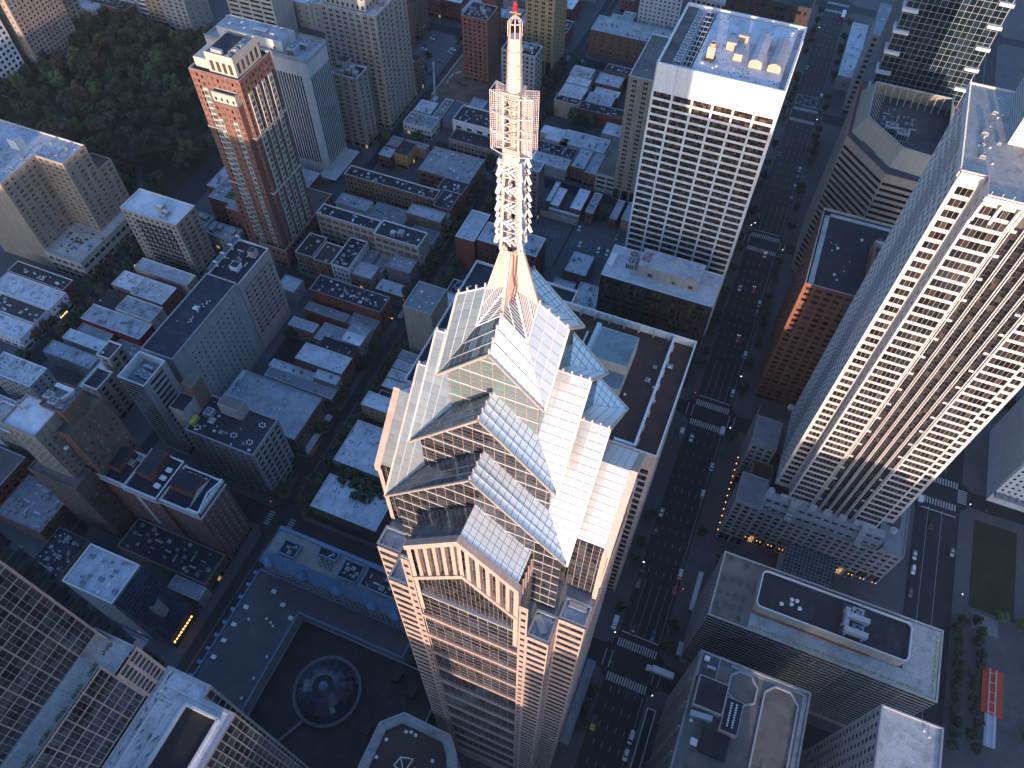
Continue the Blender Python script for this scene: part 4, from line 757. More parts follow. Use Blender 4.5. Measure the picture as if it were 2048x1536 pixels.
# granite bays under the lowest gables
BA = MB(); SL = []
k1 = (R1-E1)/W1; sin1 = 16.6; m1 = math.sqrt(1+k1*k1)
for (d, l) in dirs:
    for sg in (-1, 1):
        L_ = (l[0]*sg, l[1]*sg)
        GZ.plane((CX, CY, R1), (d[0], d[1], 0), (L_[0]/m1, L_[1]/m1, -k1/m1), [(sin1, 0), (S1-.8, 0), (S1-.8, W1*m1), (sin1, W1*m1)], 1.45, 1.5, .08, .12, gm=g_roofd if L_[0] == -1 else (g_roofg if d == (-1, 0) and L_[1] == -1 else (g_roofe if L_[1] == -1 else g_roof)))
        # cornice of granite along the gable
        for (o0, o1, zz0, zz1) in ((S1-.9, S1+.5, .25, -1.6),):
            A = [W3(d, L_, o0, -.0, R1+zz0), W3(d, L_, o1, 0, R1+zz0), W3(d, L_, o1, W1+.6, E1+zz0-.6), W3(d, L_, o0, W1+.6, E1+zz0-.6)]
            Bq = [(p[0], p[1], p[2]+zz1-zz0) for p in A]
            BA.face(A); BA.face([A[1], A[2], Bq[2], Bq[1]]); BA.face([A[2], A[3], Bq[3], Bq[2]]); BA.face(Bq[::-1])
        # chevron belt at the foot of the slots
        def ch(b_): return R1-17.2-k1*b_
        for (za, zb_, oo) in ((0, 1.5, .25),):
            A = [W3(d, L_, S1+oo, 0, ch(0)), W3(d, L_, S1+oo, W1+.4, ch(W1+.4)), W3(d, L_, S1+oo, W1+.4, ch(W1+.4)+zb_), W3(d, L_, S1+oo, 0, ch(0)+zb_)]
            BA.face(A); Bq = [(p[0]-d[0]*1.2, p[1]-d[1]*1.2, p[2]) for p in A]; BA.face([A[3], A[2], Bq[2], Bq[3]]); BA.face([A[0], A[1], Bq[1], Bq[0]])
        for i in range(6):   # piers between the slots
            b0 = i*1.95+1.0; b1 = b0+.78
            if b1 > W1: break
            for bb0, bb1 in ((b0, b1),):
                A = [W3(d, L_, S1, bb0, ch(bb0)), W3(d, L_, S1, bb1, ch(bb1)), W3(d, L_, S1, bb1, R1-1-k1*bb1), W3(d, L_, S1, bb0, R1-1-k1*bb0)]
                Bq = [(p[0]-d[0]*.9, p[1]-d[1]*.9, p[2]) for p in A]; BA.face(A); BA.face([A[0], A[3], Bq[3], Bq[0]]); BA.face([A[1], A[2], Bq[2], Bq[1]])
        if sg == 1 or True:
            bs = W1+.3; z_ = E1-1.2   # solid corner pier and side wall of fins
            A = [W3(d, L_, S1, W1-.5, 170), W3(d, L_, S1, W1+.5, 170), W3(d, L_, S1, W1+.5, E1-1), W3(d, L_, S1, W1-.5, E1-.5)]; BA.face(A)
            for i in range(5 if L_[1] != -1 else 0):
                a0 = S1-1.0-i*1.35; A = [W3(d, L_, a0, W1+.5, 180), W3(d, L_, a0-.55, W1+.5, 180), W3(d, L_, a0-.55, W1+.5, E1-1), W3(d, L_, a0, W1+.5, E1-1)]; BA.face(A)
                Bq = [(p[0]-L_[0]*.8, p[1]-L_[1]*.8, p[2]) for p in A]; BA.face([A[0], A[3], Bq[3], Bq[0]]); BA.face([A[1], A[2], Bq[2], Bq[1]])
            A = [W3(d, L_, S1, W1+.5, 180), W3(d, L_, S1-1, W1+.5, 180), W3(d, L_, S1-1, W1+.5, E1-1), W3(d, L_, S1, W1+.5, E1-1)]; BA.face(A)
            WG.plane(W3(d, L_, 17, W1-.2, 0), (d[0], d[1], 0), (0, 0, 1), [(0, 180), (7, 180), (7, E1-.8), (0, E1-.8)], 1.35, 2.0, .1, .14)
    BA.face([W3(d, l, S1, -.39, ch(0)), W3(d, l, S1, .39, ch(0)), W3(d, l, S1, .39, R1-1), W3(d, l, S1, -.39, R1-1)])
    zb0 = 174 if d == (0, -1) else 180
    WG.plane(W3(d, l, S1-.8, 0, 0), (l[0], l[1], 0), (0, 0, 1), [(-W1, zb0), (W1, zb0), (W1, E1-.8), (0, R1-.8), (-W1, E1-.8)], .975, 2.1, .07, .16, v0=180)
GZ.done(300, 'roof_pane', 'roof_frame'); WG.done(250, 'wall_pane', 'wall_frame')
part('granite_bay', BA, pinkg, T.t); part('rake_beam', BE, [trimw, gold, steel], T.t); part('ridge_light_post', PO, trimp, T.t)
o = part('louvre', LO, steel, T.t); o['kind'] = 'stuff'
# spire (part of the tower)
FI = MB(); Z4 = 252.8
for (d, l) in dirs:
    th = .22
    def pl(a, b, z): return W3(d, l, a, b, z)
    prof = [(0, Z4+.2), (4.2, Z4-.1), (1.45, 263.0), (0, 263.0)]
    FI.face([pl(a, th, z) for a, z in prof]); FI.face([pl(a, -th, z) for a, z in prof][::-1]); FI.face([pl(4.2, th, Z4), pl(4.2, -th, Z4), pl(1.45, -th, 263), pl(1.45, th, 263)])
    # folded skin between neighbouring fins
    d2 = l
    FI.face([(CX+d[0]*4.0, CY+d[1]*4.0, Z4+.2), (CX+(d[0]+d2[0])*.85, CY+(d[1]+d2[1])*.85, Z4+2.4), (CX+(d[0]+d2[0])*.62, CY+(d[1]+d2[1])*.62, 263), (CX+d[0]*1.4, CY+d[1]*1.4, 263)])
    FI.face([(CX+d2[0]*4.0, CY+d2[1]*4.0, Z4+.2), (CX+(d[0]+d2[0])*.85, CY+(d[1]+d2[1])*.85, Z4+2.4), (CX+(d[0]+d2[0])*.62, CY+(d[1]+d2[1])*.62, 263), (CX+d2[0]*1.4, CY+d2[1]*1.4, 263)])
sp_m = wall('spire_paint', (0.60, 0.47, 0.40), 0.5, 0.08); part('spire_fin', FI, sp_m, T.t)
MA = MB(); hw = lambda z: 1.32-(z-263)*.028
for sx in (-1, 1):
    for sy in (-1, 1):
        MA.bar((CX+sx*hw(263), CY+sy*hw(263), 263), (CX+sx*hw(279.5), CY+sy*hw(279.5), 279.5), .34)
zz = [263+i*1.75 for i in range(10)]
for z in zz:
    h = hw(z)
    for a, b in (((-h, -h), (h, -h)), ((h, -h), (h, h)), ((h, h), (-h, h)), ((-h, h), (-h, -h))): MA.bar((CX+a[0], CY+a[1], z), (CX+b[0], CY+b[1], z), .16)
MA.bar((CX-.3, CY-.3, 263), (CX-.3, CY-.3, 279.5), .22); MA.bar((CX+.35, CY+.2, 263), (CX+.35, CY+.2, 279.5), .3)
MA.prism([(CX-.95, CY-.95), (CX+.95, CY-.95), (CX+.95, CY+.95), (CX-.95, CY+.95)], 277.0, 279.2)
for sx in (-1, 1):
    for sy in (-1, 1): MA.bar((CX+sx*.95, CY+sy*.95, 279), (CX+sx*.95, CY+sy*.95, 287), .22)
for i in range(7):
    z = 279.4+i*1.1
    for a, b in (((-1, -1), (1, -1)), ((1, -1), (1, 1)), ((1, 1), (-1, 1)), ((-1, 1), (-1, -1))): MA.bar((CX+a[0]*.95, CY+a[1]*.95, z), (CX+b[0]*.95, CY+b[1]*.95, z), .12); MA.bar((CX+a[0]*.95, CY+a[1]*.95, z), (CX+b[0]*.95, CY+b[1]*.95, z+1.1), .08)
MA.cyl(CX, CY, 279, 287, .42, k=8)
MA.box(CX-1.1, CY-1.1, 286.6, CX+1.1, CY+1.1, 287)
b1 = [(CX+.92*math.cos(math.pi/8+i*math.pi/4), CY+.92*math.sin(math.pi/8+i*math.pi/4)) for i in range(8)]
b2 = [(CX+.74*math.cos(math.pi/8+i*math.pi/4), CY+.74*math.sin(math.pi/8+i*math.pi/4)) for i in range(8)]
for i in range(8):
    j = (i+1) % 8; MA.face([b1[i]+(287,), b1[j]+(287,), b2[j]+(293.2,), b2[i]+(293.2,)])
MA.face([p+(293.2,) for p in b2])
for i in range(8): MA.bar(b2[i]+(293.2,), b2[i]+(294.8,), .09); MA.bar(b2[i]+(294.8,), b2[(i+1) % 8]+(294.8,), .1); MA.bar(b2[i]+(294.8,), (CX, CY, 295.6), .06)
for z in (288.6, 290.2, 291.8): MA.cyl(CX, CY, z, z+.06, .93, k=8)
part('mast', MA, sp_m, T.t)
AN = MB()
for i in range(5):
    z = 265.4+i*2.75; h = hw(z)+.22
    for (d, l) in dirs:
        for s in (-1, 1):
            for sg in (-1, 1):
                c = Vector((CX+d[0]*(h+.05*sg)+l[0]*s*.35, CY+d[1]*(h+.05*sg)+l[1]*s*.35, z+.3*s*sg)); v = Vector((l[0]*s*.62, l[1]*s*.62, .52*sg))
                AN.bar(c-v, c+v, .30, 0, .2)
        e = Vector((CX+(d[0]+l[0])*(h+.18), CY+(d[1]+l[1])*(h+.18), z)); v = Vector((-(d[0]+l[0])*.18, -(d[1]+l[1])*.18, .75)); AN.bar(e-v, e+v, .42, 0, .42)
        e = e+Vector((0, 0, 1.3)); AN.bar(e-v*.5, e+v*.5, .3, 0, .3)
part('panel_antenna', AN, flat('antenna_white', (.62, .58, .55)), T.t)
GR = MB()
for (ux, uy, sy_) in ((1, .35, 1), (-1, .35, 1), (1, -.35, 0), (-1, -.35, 0)):
    for i in range(8):
        a = 1.15+i*.21; GR.bar((CX+ux*a, CY+uy*a+ (0 if True else 0), 279), (CX+ux*a, CY+uy*a, 286.8), .045)
    for j in range(30):
        z = 279+j*.27; GR.bar((CX+ux*1.1, CY+uy*1.1, z), (CX+ux*2.66, CY+uy*2.66, z), .04)
for z in (279, 281.6, 284.2, 286.8):
    for a, b in (((1, .35), (1, -.35)), ((-1, .35), (-1, -.35)), ((1, -.35), (.3, -1.1)), ((-1, -.35), (-.3, -1.1)), ((.3, -1.1), (-.3, -1.1))):
        GR.bar((CX+a[0]*2.6, CY+a[1]*2.6 if abs(a[0]) > .5 else CY+a[1]*1.5, z), (CX+b[0]*(2.6 if abs(b[0]) > .5 else 1.5), CY+b[1]*(2.6 if abs(b[0]) > .5 else 1.5), z), .09)
for i in range(26):
    z = R.uniform(279, 286); a = R.uniform(0, 6.28); GR.bar((CX+1.1*math.cos(a), CY+1.1*math.sin(a), z), (CX+2.0*math.cos(a+.4), CY+2.0*math.sin(a+.4), z+R.uniform(-.6, .6)), .08)
o = part('mesh_screen', GR, flat('screen_metal', (.62, .52, .48)), T.t); o['kind'] = 'stuff'
CB = MB()
for s in (-.22, .3):
    pts = [(CX+s+1.0*0, CY-1.55+.0, 263.5), (CX+s*.8, CY-1.75, 259), (CX+s*.6+.3, CY-1.9, 256.5), (CX+s, CY-2.2, 254.6), (CX+s*.4, CY-2.4, 253.4)]
    pts = [(p[0]+.75, p[1]+.35, p[2]) for p in pts]
    for a, b in zip(pts, pts[1:]): CB.bar(a, b, .10)
part('cable', CB, flat('cable_brown', (.12, .04, .03)), T.t)
AO = MB(); AO.cyl(CX, CY, 295.2, 296.2, .12, k=8); AO.bar((CX-.6, CY, 295.7), (CX+.6, CY, 295.7), .1); AO.bar((CX, CY-.6, 295.7), (CX, CY+.6, 295.7), .1); part('finial', AO, flat('orange_finial', (.5, .22, .08)), T.t)
AO = MB(); AO.cyl(CX, CY, 296.1, 296.6, .20, k=12); AO.cyl(CX, CY, 296.6, 296.9, .26, .06, k=12); AO.cyl(CX, CY, 296.0, 296.1, .28, k=12); part('beacon', AO, flat('beacon_red', (.6, .015, .03), .3), T.t)
# low blue-edged plinth along the cross street
B('entrance_pavilion', 'narrow blue-edged canopy at the foot of the spire tower beside the street corner', 'canopy', -4.3, -.6, 66, 99, 9, steel, r_grey, None, None, bluem, .2, 'v')

# ------------------------------------------------------------------ white grid tower at the avenue
x0, x1, y0, y1, z = -55.1, -2.0, 294.5, 345.6, 155.0
G = Bld('white_grid_tower', 'tall white office tower with six bays of dark ribbon windows and speckled white roof', 'skyscraper', (x0+x1)/2, (y0+y1)/2)
G.facade((x0, y0), (x1, y0), 0, z-12.5, whitep, bay=8.75, ww=7.75, fh=3.85, wh=2.75, sill=.55, mg=.3, top=0.05, base=5, cols=7, rows=2, bar=.12, gm=g_brown, fm=wall('bronze', (.10, .06, .045), .4), pil=.9, dep=.12)
G.plain((x0, y0), (x1, y0), z-12.5, z, whitep)
for i in range(7):
    u = min(max(x0+.3+8.75*i, x0+.2), x1-.2); G.w.box(u-.10, y0-.08, z-12.4, u+.10, y0, z-.1, G.mi(trimg))
G.facade((x1, y0), (x1, y1), 0, z, whitep, bay=8.4, ww=7.4, fh=3.85, wh=2.25, sill=.8, mg=.3, top=12.5, base=5, cols=6, gm=g_brown, pil=.9, dep=.10)
G.plain((x1, y1), (x0, y1), 0, z, whitep); G.plain((x0, y1), (x0, y0), 0, z, whitep)
r_speck = roofm('speckled_white_roof', (.52, .54, .57), (.03, .03, .035), .35, spots=True, scale=.1)
G.top([(x0, y0), (x1, y0), (x1, y1), (x0, y1)], z, r_speck, whitep, 1.6, .8)
zr = z-1.6; t = G.t
for i in range(9): gear(t, 'ac', x0+7.6, y0+6+i*4.6, zr, 3.2, 3.6, 1.8)
q = MB(); q.box(x0+.9, y0+1, zr, x0+5.4, y1-1, zr+.4); part('walkway', q, r_grav, t)
q = MB(); q.box(x0+9.6, y0+1.5, zr, x0+13.8, y1-1.5, zr+.06); part('well', q, black, t)
q = MB()
for i in range(12): q.bar((x0+9.6, y0+2+i*4.1, zr+1.2), (x0+13.8, y0+2+i*4.1, zr+1.2), .3)
for u in (10.2, 11.6, 13.4): q.bar((x0+u, y0+2, zr+1.2), (x0+u, y1-2, zr+1.2), .25)
part('pipe_rack', q, steel, t)
q = MB(); q.box(x0+14.3, y0+1.2, zr, x1-3.2, y1-3, zr+1.1); part('raised_roof', q, r_speck, t)
sal = flat('pale_tan_metal', (.45, .33, .24)); zr2 = zr+1.1
q = MB(); q.box(x0+17.5, y0+9.5, zr2, x0+21.7, y0+13, zr2+1.2, 1); q.box(x0+18, y0+10, zr2+1.2, x0+21.2, y0+13, zr2+6.2); q.cyl(x0+19.6, y0+11.5, zr2+6.2, zr2+7.4, 1.2, k=14, cap=False); q.cyl(x0+19.6, y0+11.5, zr2+6.1, zr2+6.4, 1.1, k=14, mi=1); part('cooling_tower', q, [sal, black], t)
for (ax, ay, sx, sy, sz) in ((24, 21, 4, 4, 3.6), (28.5, 14.5, 3.6, 4.5, 3), (27, 29, 4.6, 3, 3)): 
    q = MB(); q.box(x0+ax, y0+ay, zr2, x0+ax+sx, y0+ay+sy, zr2+sz); q.box(x0+ax-.1, y0+ay-.1, zr2+sz, x0+ax+sx+.1, y0+ay+sy+.1, zr2+sz+.1, 1); part('plant_box', q, [sal, trimg], t)
for ax in (35.5, 43.2):
    q = MB(); zb = zr2; ya, yb = y0+12, y0+33; w = 5.4; prof = [(0, 0), (0, 2.4), (w*.15, 3.3), (w*.5, 3.9), (w*.85, 3.3), (w, 2.4), (w, 0)]
    for i in range(6): q.face([(x0+ax+prof[i][0], ya, zb+prof[i][1]), (x0+ax+prof[i+1][0], ya, zb+prof[i+1][1]), (x0+ax+prof[i+1][0], yb, zb+prof[i+1][1]), (x0+ax+prof[i][0], yb, zb+prof[i][1])], 0 if 0 < i < 5 else 1)
    q.face([(x0+ax+p[0], ya, zb+p[1]) for p in prof], 1); q.face([(x0+ax+p[0], yb, zb+p[1]) for p in prof][::-1], 1)
    part('barrel_vault', q, [roofm('vault_roof', (.42, .40, .42), (.3, .28, .28), .3, seam=(60, .9)), sal], t)
clutter(t, x0+16, x0+34, y0+1.5, y0+9, zr2, .9, 'vvh'); clutter(t, x0+34, x1-4, y0+34, y1-4, zr2, .9, 'vvh')
G.done(300, 9)

# cooling tower and plant room on the black grid office
BG = [o for o in bpy.data.objects if o.get('label', '').startswith('black office block with white roof')][0]
q = MB(); q.box(-41, 262, 65.5, -11.5, 273.5, 72.5, 0); q.box(-41.2, 261.8, 72.5, -11.3, 273.7, 72.8, 1); q.box(-36, 261.93, 66.5, -33.6, 262, 68.8, 2); q.box(-16, 261.93, 66.5, -13.8, 262, 68.6, 2); q.box(-24, 261.93, 66.3, -22.4, 262, 68, 2); part('plant_room', q, [cream, r_stain, trimd], BG)
gear(BG, 'ac', -45.5, 266.2, 65.5, 4.6, 4.2, 4.6); gear(BG, 'ac', -45.5, 270.8, 65.5, 4.6, 4.2, 4.6)
q = MB(); q.box(-56, 262, 65.5, -53.4, 270, 67.6); part('cabinet', q, trimw, BG)
q = MB()
for i in range(6): q.bar((-40.3, 265+i*1.2, 73.0), (-36.8, 265+i*1.2, 73.0), .18)
q.bar((-40.3, 265, 73), (-40.3, 271, 73), .2); q.bar((-36.8, 265, 73), (-36.8, 271, 73), .2); q.bar((-40.3, 265, 73), (-36.8, 271, 73), .2); part('rusty_frame', q, rust, BG)

rs = [o for o in bpy.data.objects if o.get('label', '').startswith('store with rust brown')][0]
q = MB(); q.box(-36, 160, 118.6, -22, 174, 127.5, 0); q.box(-35.6, 160.4, 127.5, -22.4, 173.6, 127.6, 1); q.box(-34, 153, 118.6, -22, 160, 122.8, 0); q.box(-33.7, 153.3, 122.8, -22.3, 159.8, 122.9, 1); part('roof_penthouse', q, [cream, roofm('teal_roof', (.22, .26, .28), (.08, .13, .15), .5)], rs)
q = MB(); q.box(-11.4, 135, 118.6, -10.6, 183.5, 122.2); q.box(-59, 135, 118.6, -11.4, 135.8, 121.6); part('inner_parapet', q, whitep, rs)
q = MB()
for i in range(9): q.box(-58+i*5.6, 183.3, 118.7, -57.3+i*5.6, 184.4, 122.0)
for i in range(8): q.box(-10.55, 137+i*6, 119, -10.1, 138+i*6, 122.4)
part('buttress', q, cream, rs)
q = MB(); q.bar((-38, 162, 121), (-38, 180, 121), 1.6); q.bar((-41, 164, 120), (-41, 176, 120), .6); part('duct', q, trimw, rs)
# cream apartment slab behind the grid tower, plus neighbours beyond
B('cream_slab_tower', 'slim cream apartment slab with dark flat roof left of the white grid tower', 'skyscraper', -86, -59, 384, 430, 88, beige, r_grav, 'aptp', 'apt', trimw, .15, 'v', base=9, bay=5.2)
B('pool_tower', 'white tower with recessed glass slot at the top edge behind the cream slab', 'skyscraper', -128, -96, 573, 600, 90, whitep, r_silver, 'apt', 'apt', trimw, .3, gm=g_green)
pb = B('pool_deck_building', 'white building with bright blue rooftop pool peeking over the grid tower', 'building', -88, -58, 560, 610, 46, cream, r_conc, 'off', 'off', trimw, .3, 'v')
q = MB(); q.box(-76, 580, 45.4, -62, 598, 45.6); part('pool_water', q, flat('pool_water', (.05, .50, .62), .05), pb.t)
B('black_tower', 'black office tower at the top edge behind the white grid tower', 'skyscraper', -44, -3.0, 391, 440, 140, blackw, r_dark, 'rib', 'rib', trimd, .3, bay=8, ww=7.6, cols=6, gm=glass('amber_dark_glass', (.012, .007, .005), (.10, .035, .018), .5), fm=blackw)
def by(s): return [o for o in bpy.data.objects if o.get('label', '').startswith(s)][0]
def polyb(name, label, cat, poly, z, wm, rm, styles, trim=None, par=.8, z0=.1, th=.5, thing_=None):
    cx = sum(p[0] for p in poly)/len(poly); cy = sum(p[1] for p in poly)/len(poly)
    b = thing_ or Bld(name, label, cat, cx, cy); k = len(poly)
    for i in range(k):
        s = styles[i] if isinstance(styles, list) else styles
        if s: b.facade(poly[i], poly[(i+1) % k], z0, z, wm, **s)
        else: b.plain(poly[i], poly[(i+1) % k], z0, z, wm)
    b.top(poly, z, rm, trim or wm, par, th); return b
def box(t, name, x0, y0, z0, x1, y1, z1, m, top=None):
    q = MB(); q.box(x0, y0, z0, x1, y1, z1); part(name, q, m, t)
    if top: q = MB(); q.box(x0+.3, y0+.3, z1, x1-.3, y1-.3, z1+.05); part('roof', q, top, t)

# ------------------------------------------------------------------ white ribbed skyscraper (right)
ZM = 208.5
Mh = Bld('ribbed_skyscraper', 'giant white skyscraper with vertical fins over dark glass, lit pink by the sun', 'skyscraper', 72, 210)
kk = dict(base=2, shop=False, top=4.2, fh=3.9, dep=.10, fm=trimp, bar=.09)
sideb = dict(bay=5.2, ww=4.1, wh=2.5, sill=.8, mg=.9, cols=3, gm=g_flat, **kk)
wide = dict(bay=10, ww=8.4, wh=2.75, sill=.7, mg=.3, cols=6, gm=g_flat, **kk)
X0, XA, XB_, XC, XD, X1 = 47.0, 53.5, 63.3, 80.8, 90.5, 97.0
Y0, YF, Y1 = 192.0, 186.6, 233.0
zb = 38.5
Mh.facade((X0, Y0), (XA, Y0), zb, ZM, white, **sideb); Mh.facade((XA, Y0), (XA, YF), zb, ZM, white, bay=2.4, ww=1.0, wh=2.2, mg=.5, gm=g_flat, sill=1, **kk)
Mh.facade((XA, YF), (XB_, YF), zb, ZM, white, **wide); Mh.facade((XC, YF), (XD, YF), zb, ZM, white, **wide)
Mh.facade((XB_, YF+.5), (XC, YF+.5), zb-6, ZM, flat('spandrel_grey', (.10, .09, .09), .3), bay=1.6, ww=1.66, fh=1.95, wh=1.86, sill=.05, mg=.15, top=9, base=.1, shop=False, dep=.03, gm=g_flat, fm=trimp)
Mh.plain((XB_, YF), (XB_, YF+.5), zb, ZM, white); Mh.plain((XC, YF+.5), (XC, YF), zb, ZM, white)
Mh.plain((XD, YF), (XD, Y0), zb, ZM, white); Mh.facade((XD, Y0), (X1, Y0), zb, ZM, white, **sideb); Mh.plain((X1, Y0), (X1, Y1), zb, ZM, white); Mh.plain((X1, Y1), (X0, Y1), zb, ZM, white)
yw = Y1
for a, b, st in ((233, 226, 0), (226, 218.5, 1), (218.5, 206.5, 2), (206.5, 199, 1), (199, 192, 0)):
    if st == 2: Mh.facade((X0, a), (X0, b), zb, ZM, steel, bay=1.5, ww=.8, fh=3.9, wh=3.5, sill=.2, mg=.2, top=3, base=1, shop=False, dep=.10, gm=g_blue)
    else: Mh.facade((X0, a), (X0, b), zb, ZM, white, bay=2.3, ww=1.25, fh=3.9, wh=2.2, sill=.9, mg=.3, top=4, base=2, shop=False, dep=.10, gm=g_blue)
F = MB()
for i in range(6):
    x = XB_+.3+(XC-XB_-.6)*i/5
    for dx in (-.34, .34): F.bar((x+dx, YF-.1, zb-7), (x+dx, YF-.1, ZM-8), .26, 0, .7)
for i in range(18):
    zz_ = zb+8+i*8.9
    for xx in (XB_+1.0, XC-1.0): F.box(xx-1.2, YF+.05, zz_, xx+1.2, YF+.3, zz_+.9)
part('fin', F, white, Mh.t)
# curved brackets and tall slots below the roof edge
F = MB()
for (xa, xb, yy) in ((XA, XB_, YF), (XB_, XC, YF), (XC, XD, YF)):
    n = 3 if xb-xa > 12 else 2
    for i in range(n+1):
        x = xa+.5+(xb-xa-1.0)*i/n; pts = []
        for k_ in range(7):
            a = k_/6*math.pi/2; pts.append((x, yy-2.2*(1-math.cos(a))-.1, ZM-9.5+8.2*math.sin(a)))
        for p, r_ in zip(pts, pts[1:]): F.bar(p, r_, .8, 0, 1.1)
F.box(XA-.3, YF-2.7, ZM-1.4, XD+.3, YF+.1, ZM-.05); F.box(X0-.3, Y0-.7, ZM-1.5, XA-.3, Y0, ZM-.05); F.box(XD+.3, Y0-.7, ZM-1.5, X1+.3, Y0, ZM-.05)
F.box(X0-.7, Y0-.7, ZM-1.5, X0, Y1, ZM-.05)
part('cornice', F, white, Mh.t)
Mh.top([(X0-.6, Y0-.6), (XA-.2, Y0-.6), (XA-.2, YF-2.6), (XD+.2, YF-2.6), (XD+.2, Y0-.6), (X1, Y0-.6), (X1, Y1), (X0-.6, Y1)], ZM+.6, r_conc, white, .6, .35)
q = MB()
for i in range(34): q.box(X0-.6, Y0+i*1.22, ZM+.6, X0-.5, Y0+.1+i*1.22, ZM+1.7)
for i in range(14): q.box(XA+.6+i*2.6, YF-2.5, ZM+.6, XA+.7+i*2.6, YF-2.4, ZM+1.7)
part('railing_post', q, trimw, Mh.t)
PH = Bld('x', 'x', 'x', 0, 0); bpy.data.objects.remove(PH.t); PH.t = Mh.t; PH.w = MB(); PH.wm = []
PH.facade((57.5, 208), (88, 208), ZM, ZM+17, white, bay=60, ww=70)
PH.facade((57.5, 229), (57.5, 208), ZM, ZM+17, steel, bay=21, ww=20, fh=1.1, wh=.5, sill=.3, mg=.3, top=5, base=.1, shop=False, gm=g_blue)
PH.plain((88, 208), (88, 229), ZM, ZM+17, white); PH.plain((88, 229), (57.5, 229), ZM, ZM+17, white)
PH.top([(57.5, 208), (88, 208), (88, 229), (57.5, 229)], ZM+17, r_dark, white, 2.5, 1.6); PH.done(40)
box(Mh.t, 'plant_block', 63, 203.5, ZM, 88, 208, ZM+11, white, r_conc); box(Mh.t, 'plant_block', 69, 199.5, ZM, 88, 203.5, ZM+6, white, r_conc)
clutter(Mh.t, 48, 57, 196, 230, ZM, .8, 'dvva')
q = MB()
for (x_, y_) in ((X0-.6, YF+1.2), (X1+.6, Y0-3.2), (X0-1, Y1+1.5)):
    q.cyl(x_, y_, zb-.5, zb+.9, 1.35, k=16); q.cyl(x_, y_, zb+.9, zb+1.0, 1.0, .9, k=16, mi=1)
part('corner_drum', q, [white, trimg], Mh.t)
Mh.done(300, 9)
# podium
grid = dict(bay=3.3, ww=2.1, fh=3.6, wh=2.0, sill=.8, mg=.5, top=1.0, base=7.5, dep=.10, gm=g_blue, fm=trimd)
PD = Bld('skyscraper_podium', 'grey stone podium with square window grid and small warm lamps round the white skyscraper', 'podium', 69, 205)
pod = [(33, 178), (106, 183), (106, 200), (106, 233), (33, 233)]
def seg(a, b, z0=.1, z1=38.0, s=grid): PD.facade(a, b, z0, z1, stone, **s)
seg((33, 177.6), (44.4, 177.6)); seg((44.4, 177.6), (44.4, 181)); seg((44.4, 181), (95, 181), z1=31.5); seg((95, 181), (95, 183)); seg((95, 183), (105.9, 183), z1=30); seg((105.9, 183), (105.9, 233), z1=30)
seg((33, 193), (33, 177.6)); seg((38, 209), (38, 193), z1=26); seg((33, 225), (33, 209)); PD.plain((105.9, 233), (33, 233), .1, 30, stone); PD.plain((33, 233), (33, 225), .1, 38, stone)
seg((33, 209), (44.4, 209))
PD.top([(33, 177.6), (44.4, 177.6), (44.4, 192.9), (33, 192.9)], 38.2, roofm('tile_roof', (.24, .25, .26), (.13, .13, .14), .4, seam=(1, 1)), trimg, .5, .3)
PD.top([(33, 209.1), (44.4, 209.1), (44.4, 225), (33, 225)], 38.2, r_grey, trimg, .5, .3)
PD.top([(95, 183), (105.9, 183), (105.9, 233), (95, 233)], 30.2, MATS['tile_roof'], trimg, .5, .3)
PD.top([(44.4, 181), (95, 181), (95, 186.4), (44.4, 186.4)], 31.7, r_grey, trimg, .5, .3)
PD.top([(38, 193.1), (46.8, 193.1), (46.8, 209), (38, 209)], 26, r_brown, trimg, .6, .3)
for j, (za, yb_) in enumerate(((35, 182.2), (38.3, 184.0))):
    seg((44.6, yb_), (94.6, yb_), z0=31.3+j*3.4-3.4, z1=za, s=dict(bay=3.3, ww=2.2, fh=3.2, wh=1.7, sill=.6, mg=.4, top=.2, base=.1, dep=.10, shop=False, gm=g_blue))
    q = MB(); q.box(44.6, yb_, za, 94.6, 187.5, za+.2); part('setback_roof', q, trimg, PD.t)
q = MB()
for i in range(6): q.box(50+i*6.2+.2, 185.2, 38.3, 50+i*6.2+3.2, 186.5, 41.5)
for xx in (56.5, 86): 
    for k_ in range(4): q.box(xx-1.3, 183-k_*.9, 38.4-k_*2.6, xx+1.3, 187-k_*.9, 40.2-k_*2.6)
part('battlement', q, white, PD.t)['kind'] = 'stuff'
q = MB(); q.box(98, 196, 29.9, 103, 210, 30.1)
part('roof_louvre', q, trimd, PD.t)
q = MB()
for i in range(13):
    x = 40+i*5.2; 
    for dx in (0, 1.5): q.cyl(x+dx, 180.2, 5.2, 5.6, .15, k=6)
for i in range(12): q.cyl(32.5, 179+i*3.8, 5.2, 5.6, .20, k=6)
part('wall_lamp', q, lamp_m, PD.t)
PD.done(300, 9)
t = thing('glass_atrium', 'sloping glass entrance atrium between the podium and the office block with black roof', 'atrium', (73, 171, 0))
q = MB(); q.box(62, 160, .1, 84, 181, 1.0); q.face([(62, 160, 6), (84, 160, 6), (84, 166, 12), (62, 166, 12)]); part('base', q, steel, t)
gz = Glz(t, trimg, g_flat); gz.plane((62, 166, 12), (1, 0, 0), (0, .97, .24), [(0, 0), (22, 0), (22, 14), (0, 14)], 1.6, 1.6, .14, .14); gz.plane((62, 160, 1), (1, 0, 0), (0, .48, .88), [(0, 0), (22, 0), (22, 12.4), (0, 12.4)], 1.6, 1.6, .14, .14, gm=glass('pale_glass', (.2, .25, .3), (.3, .35, .4), .4)); gz.done(120)
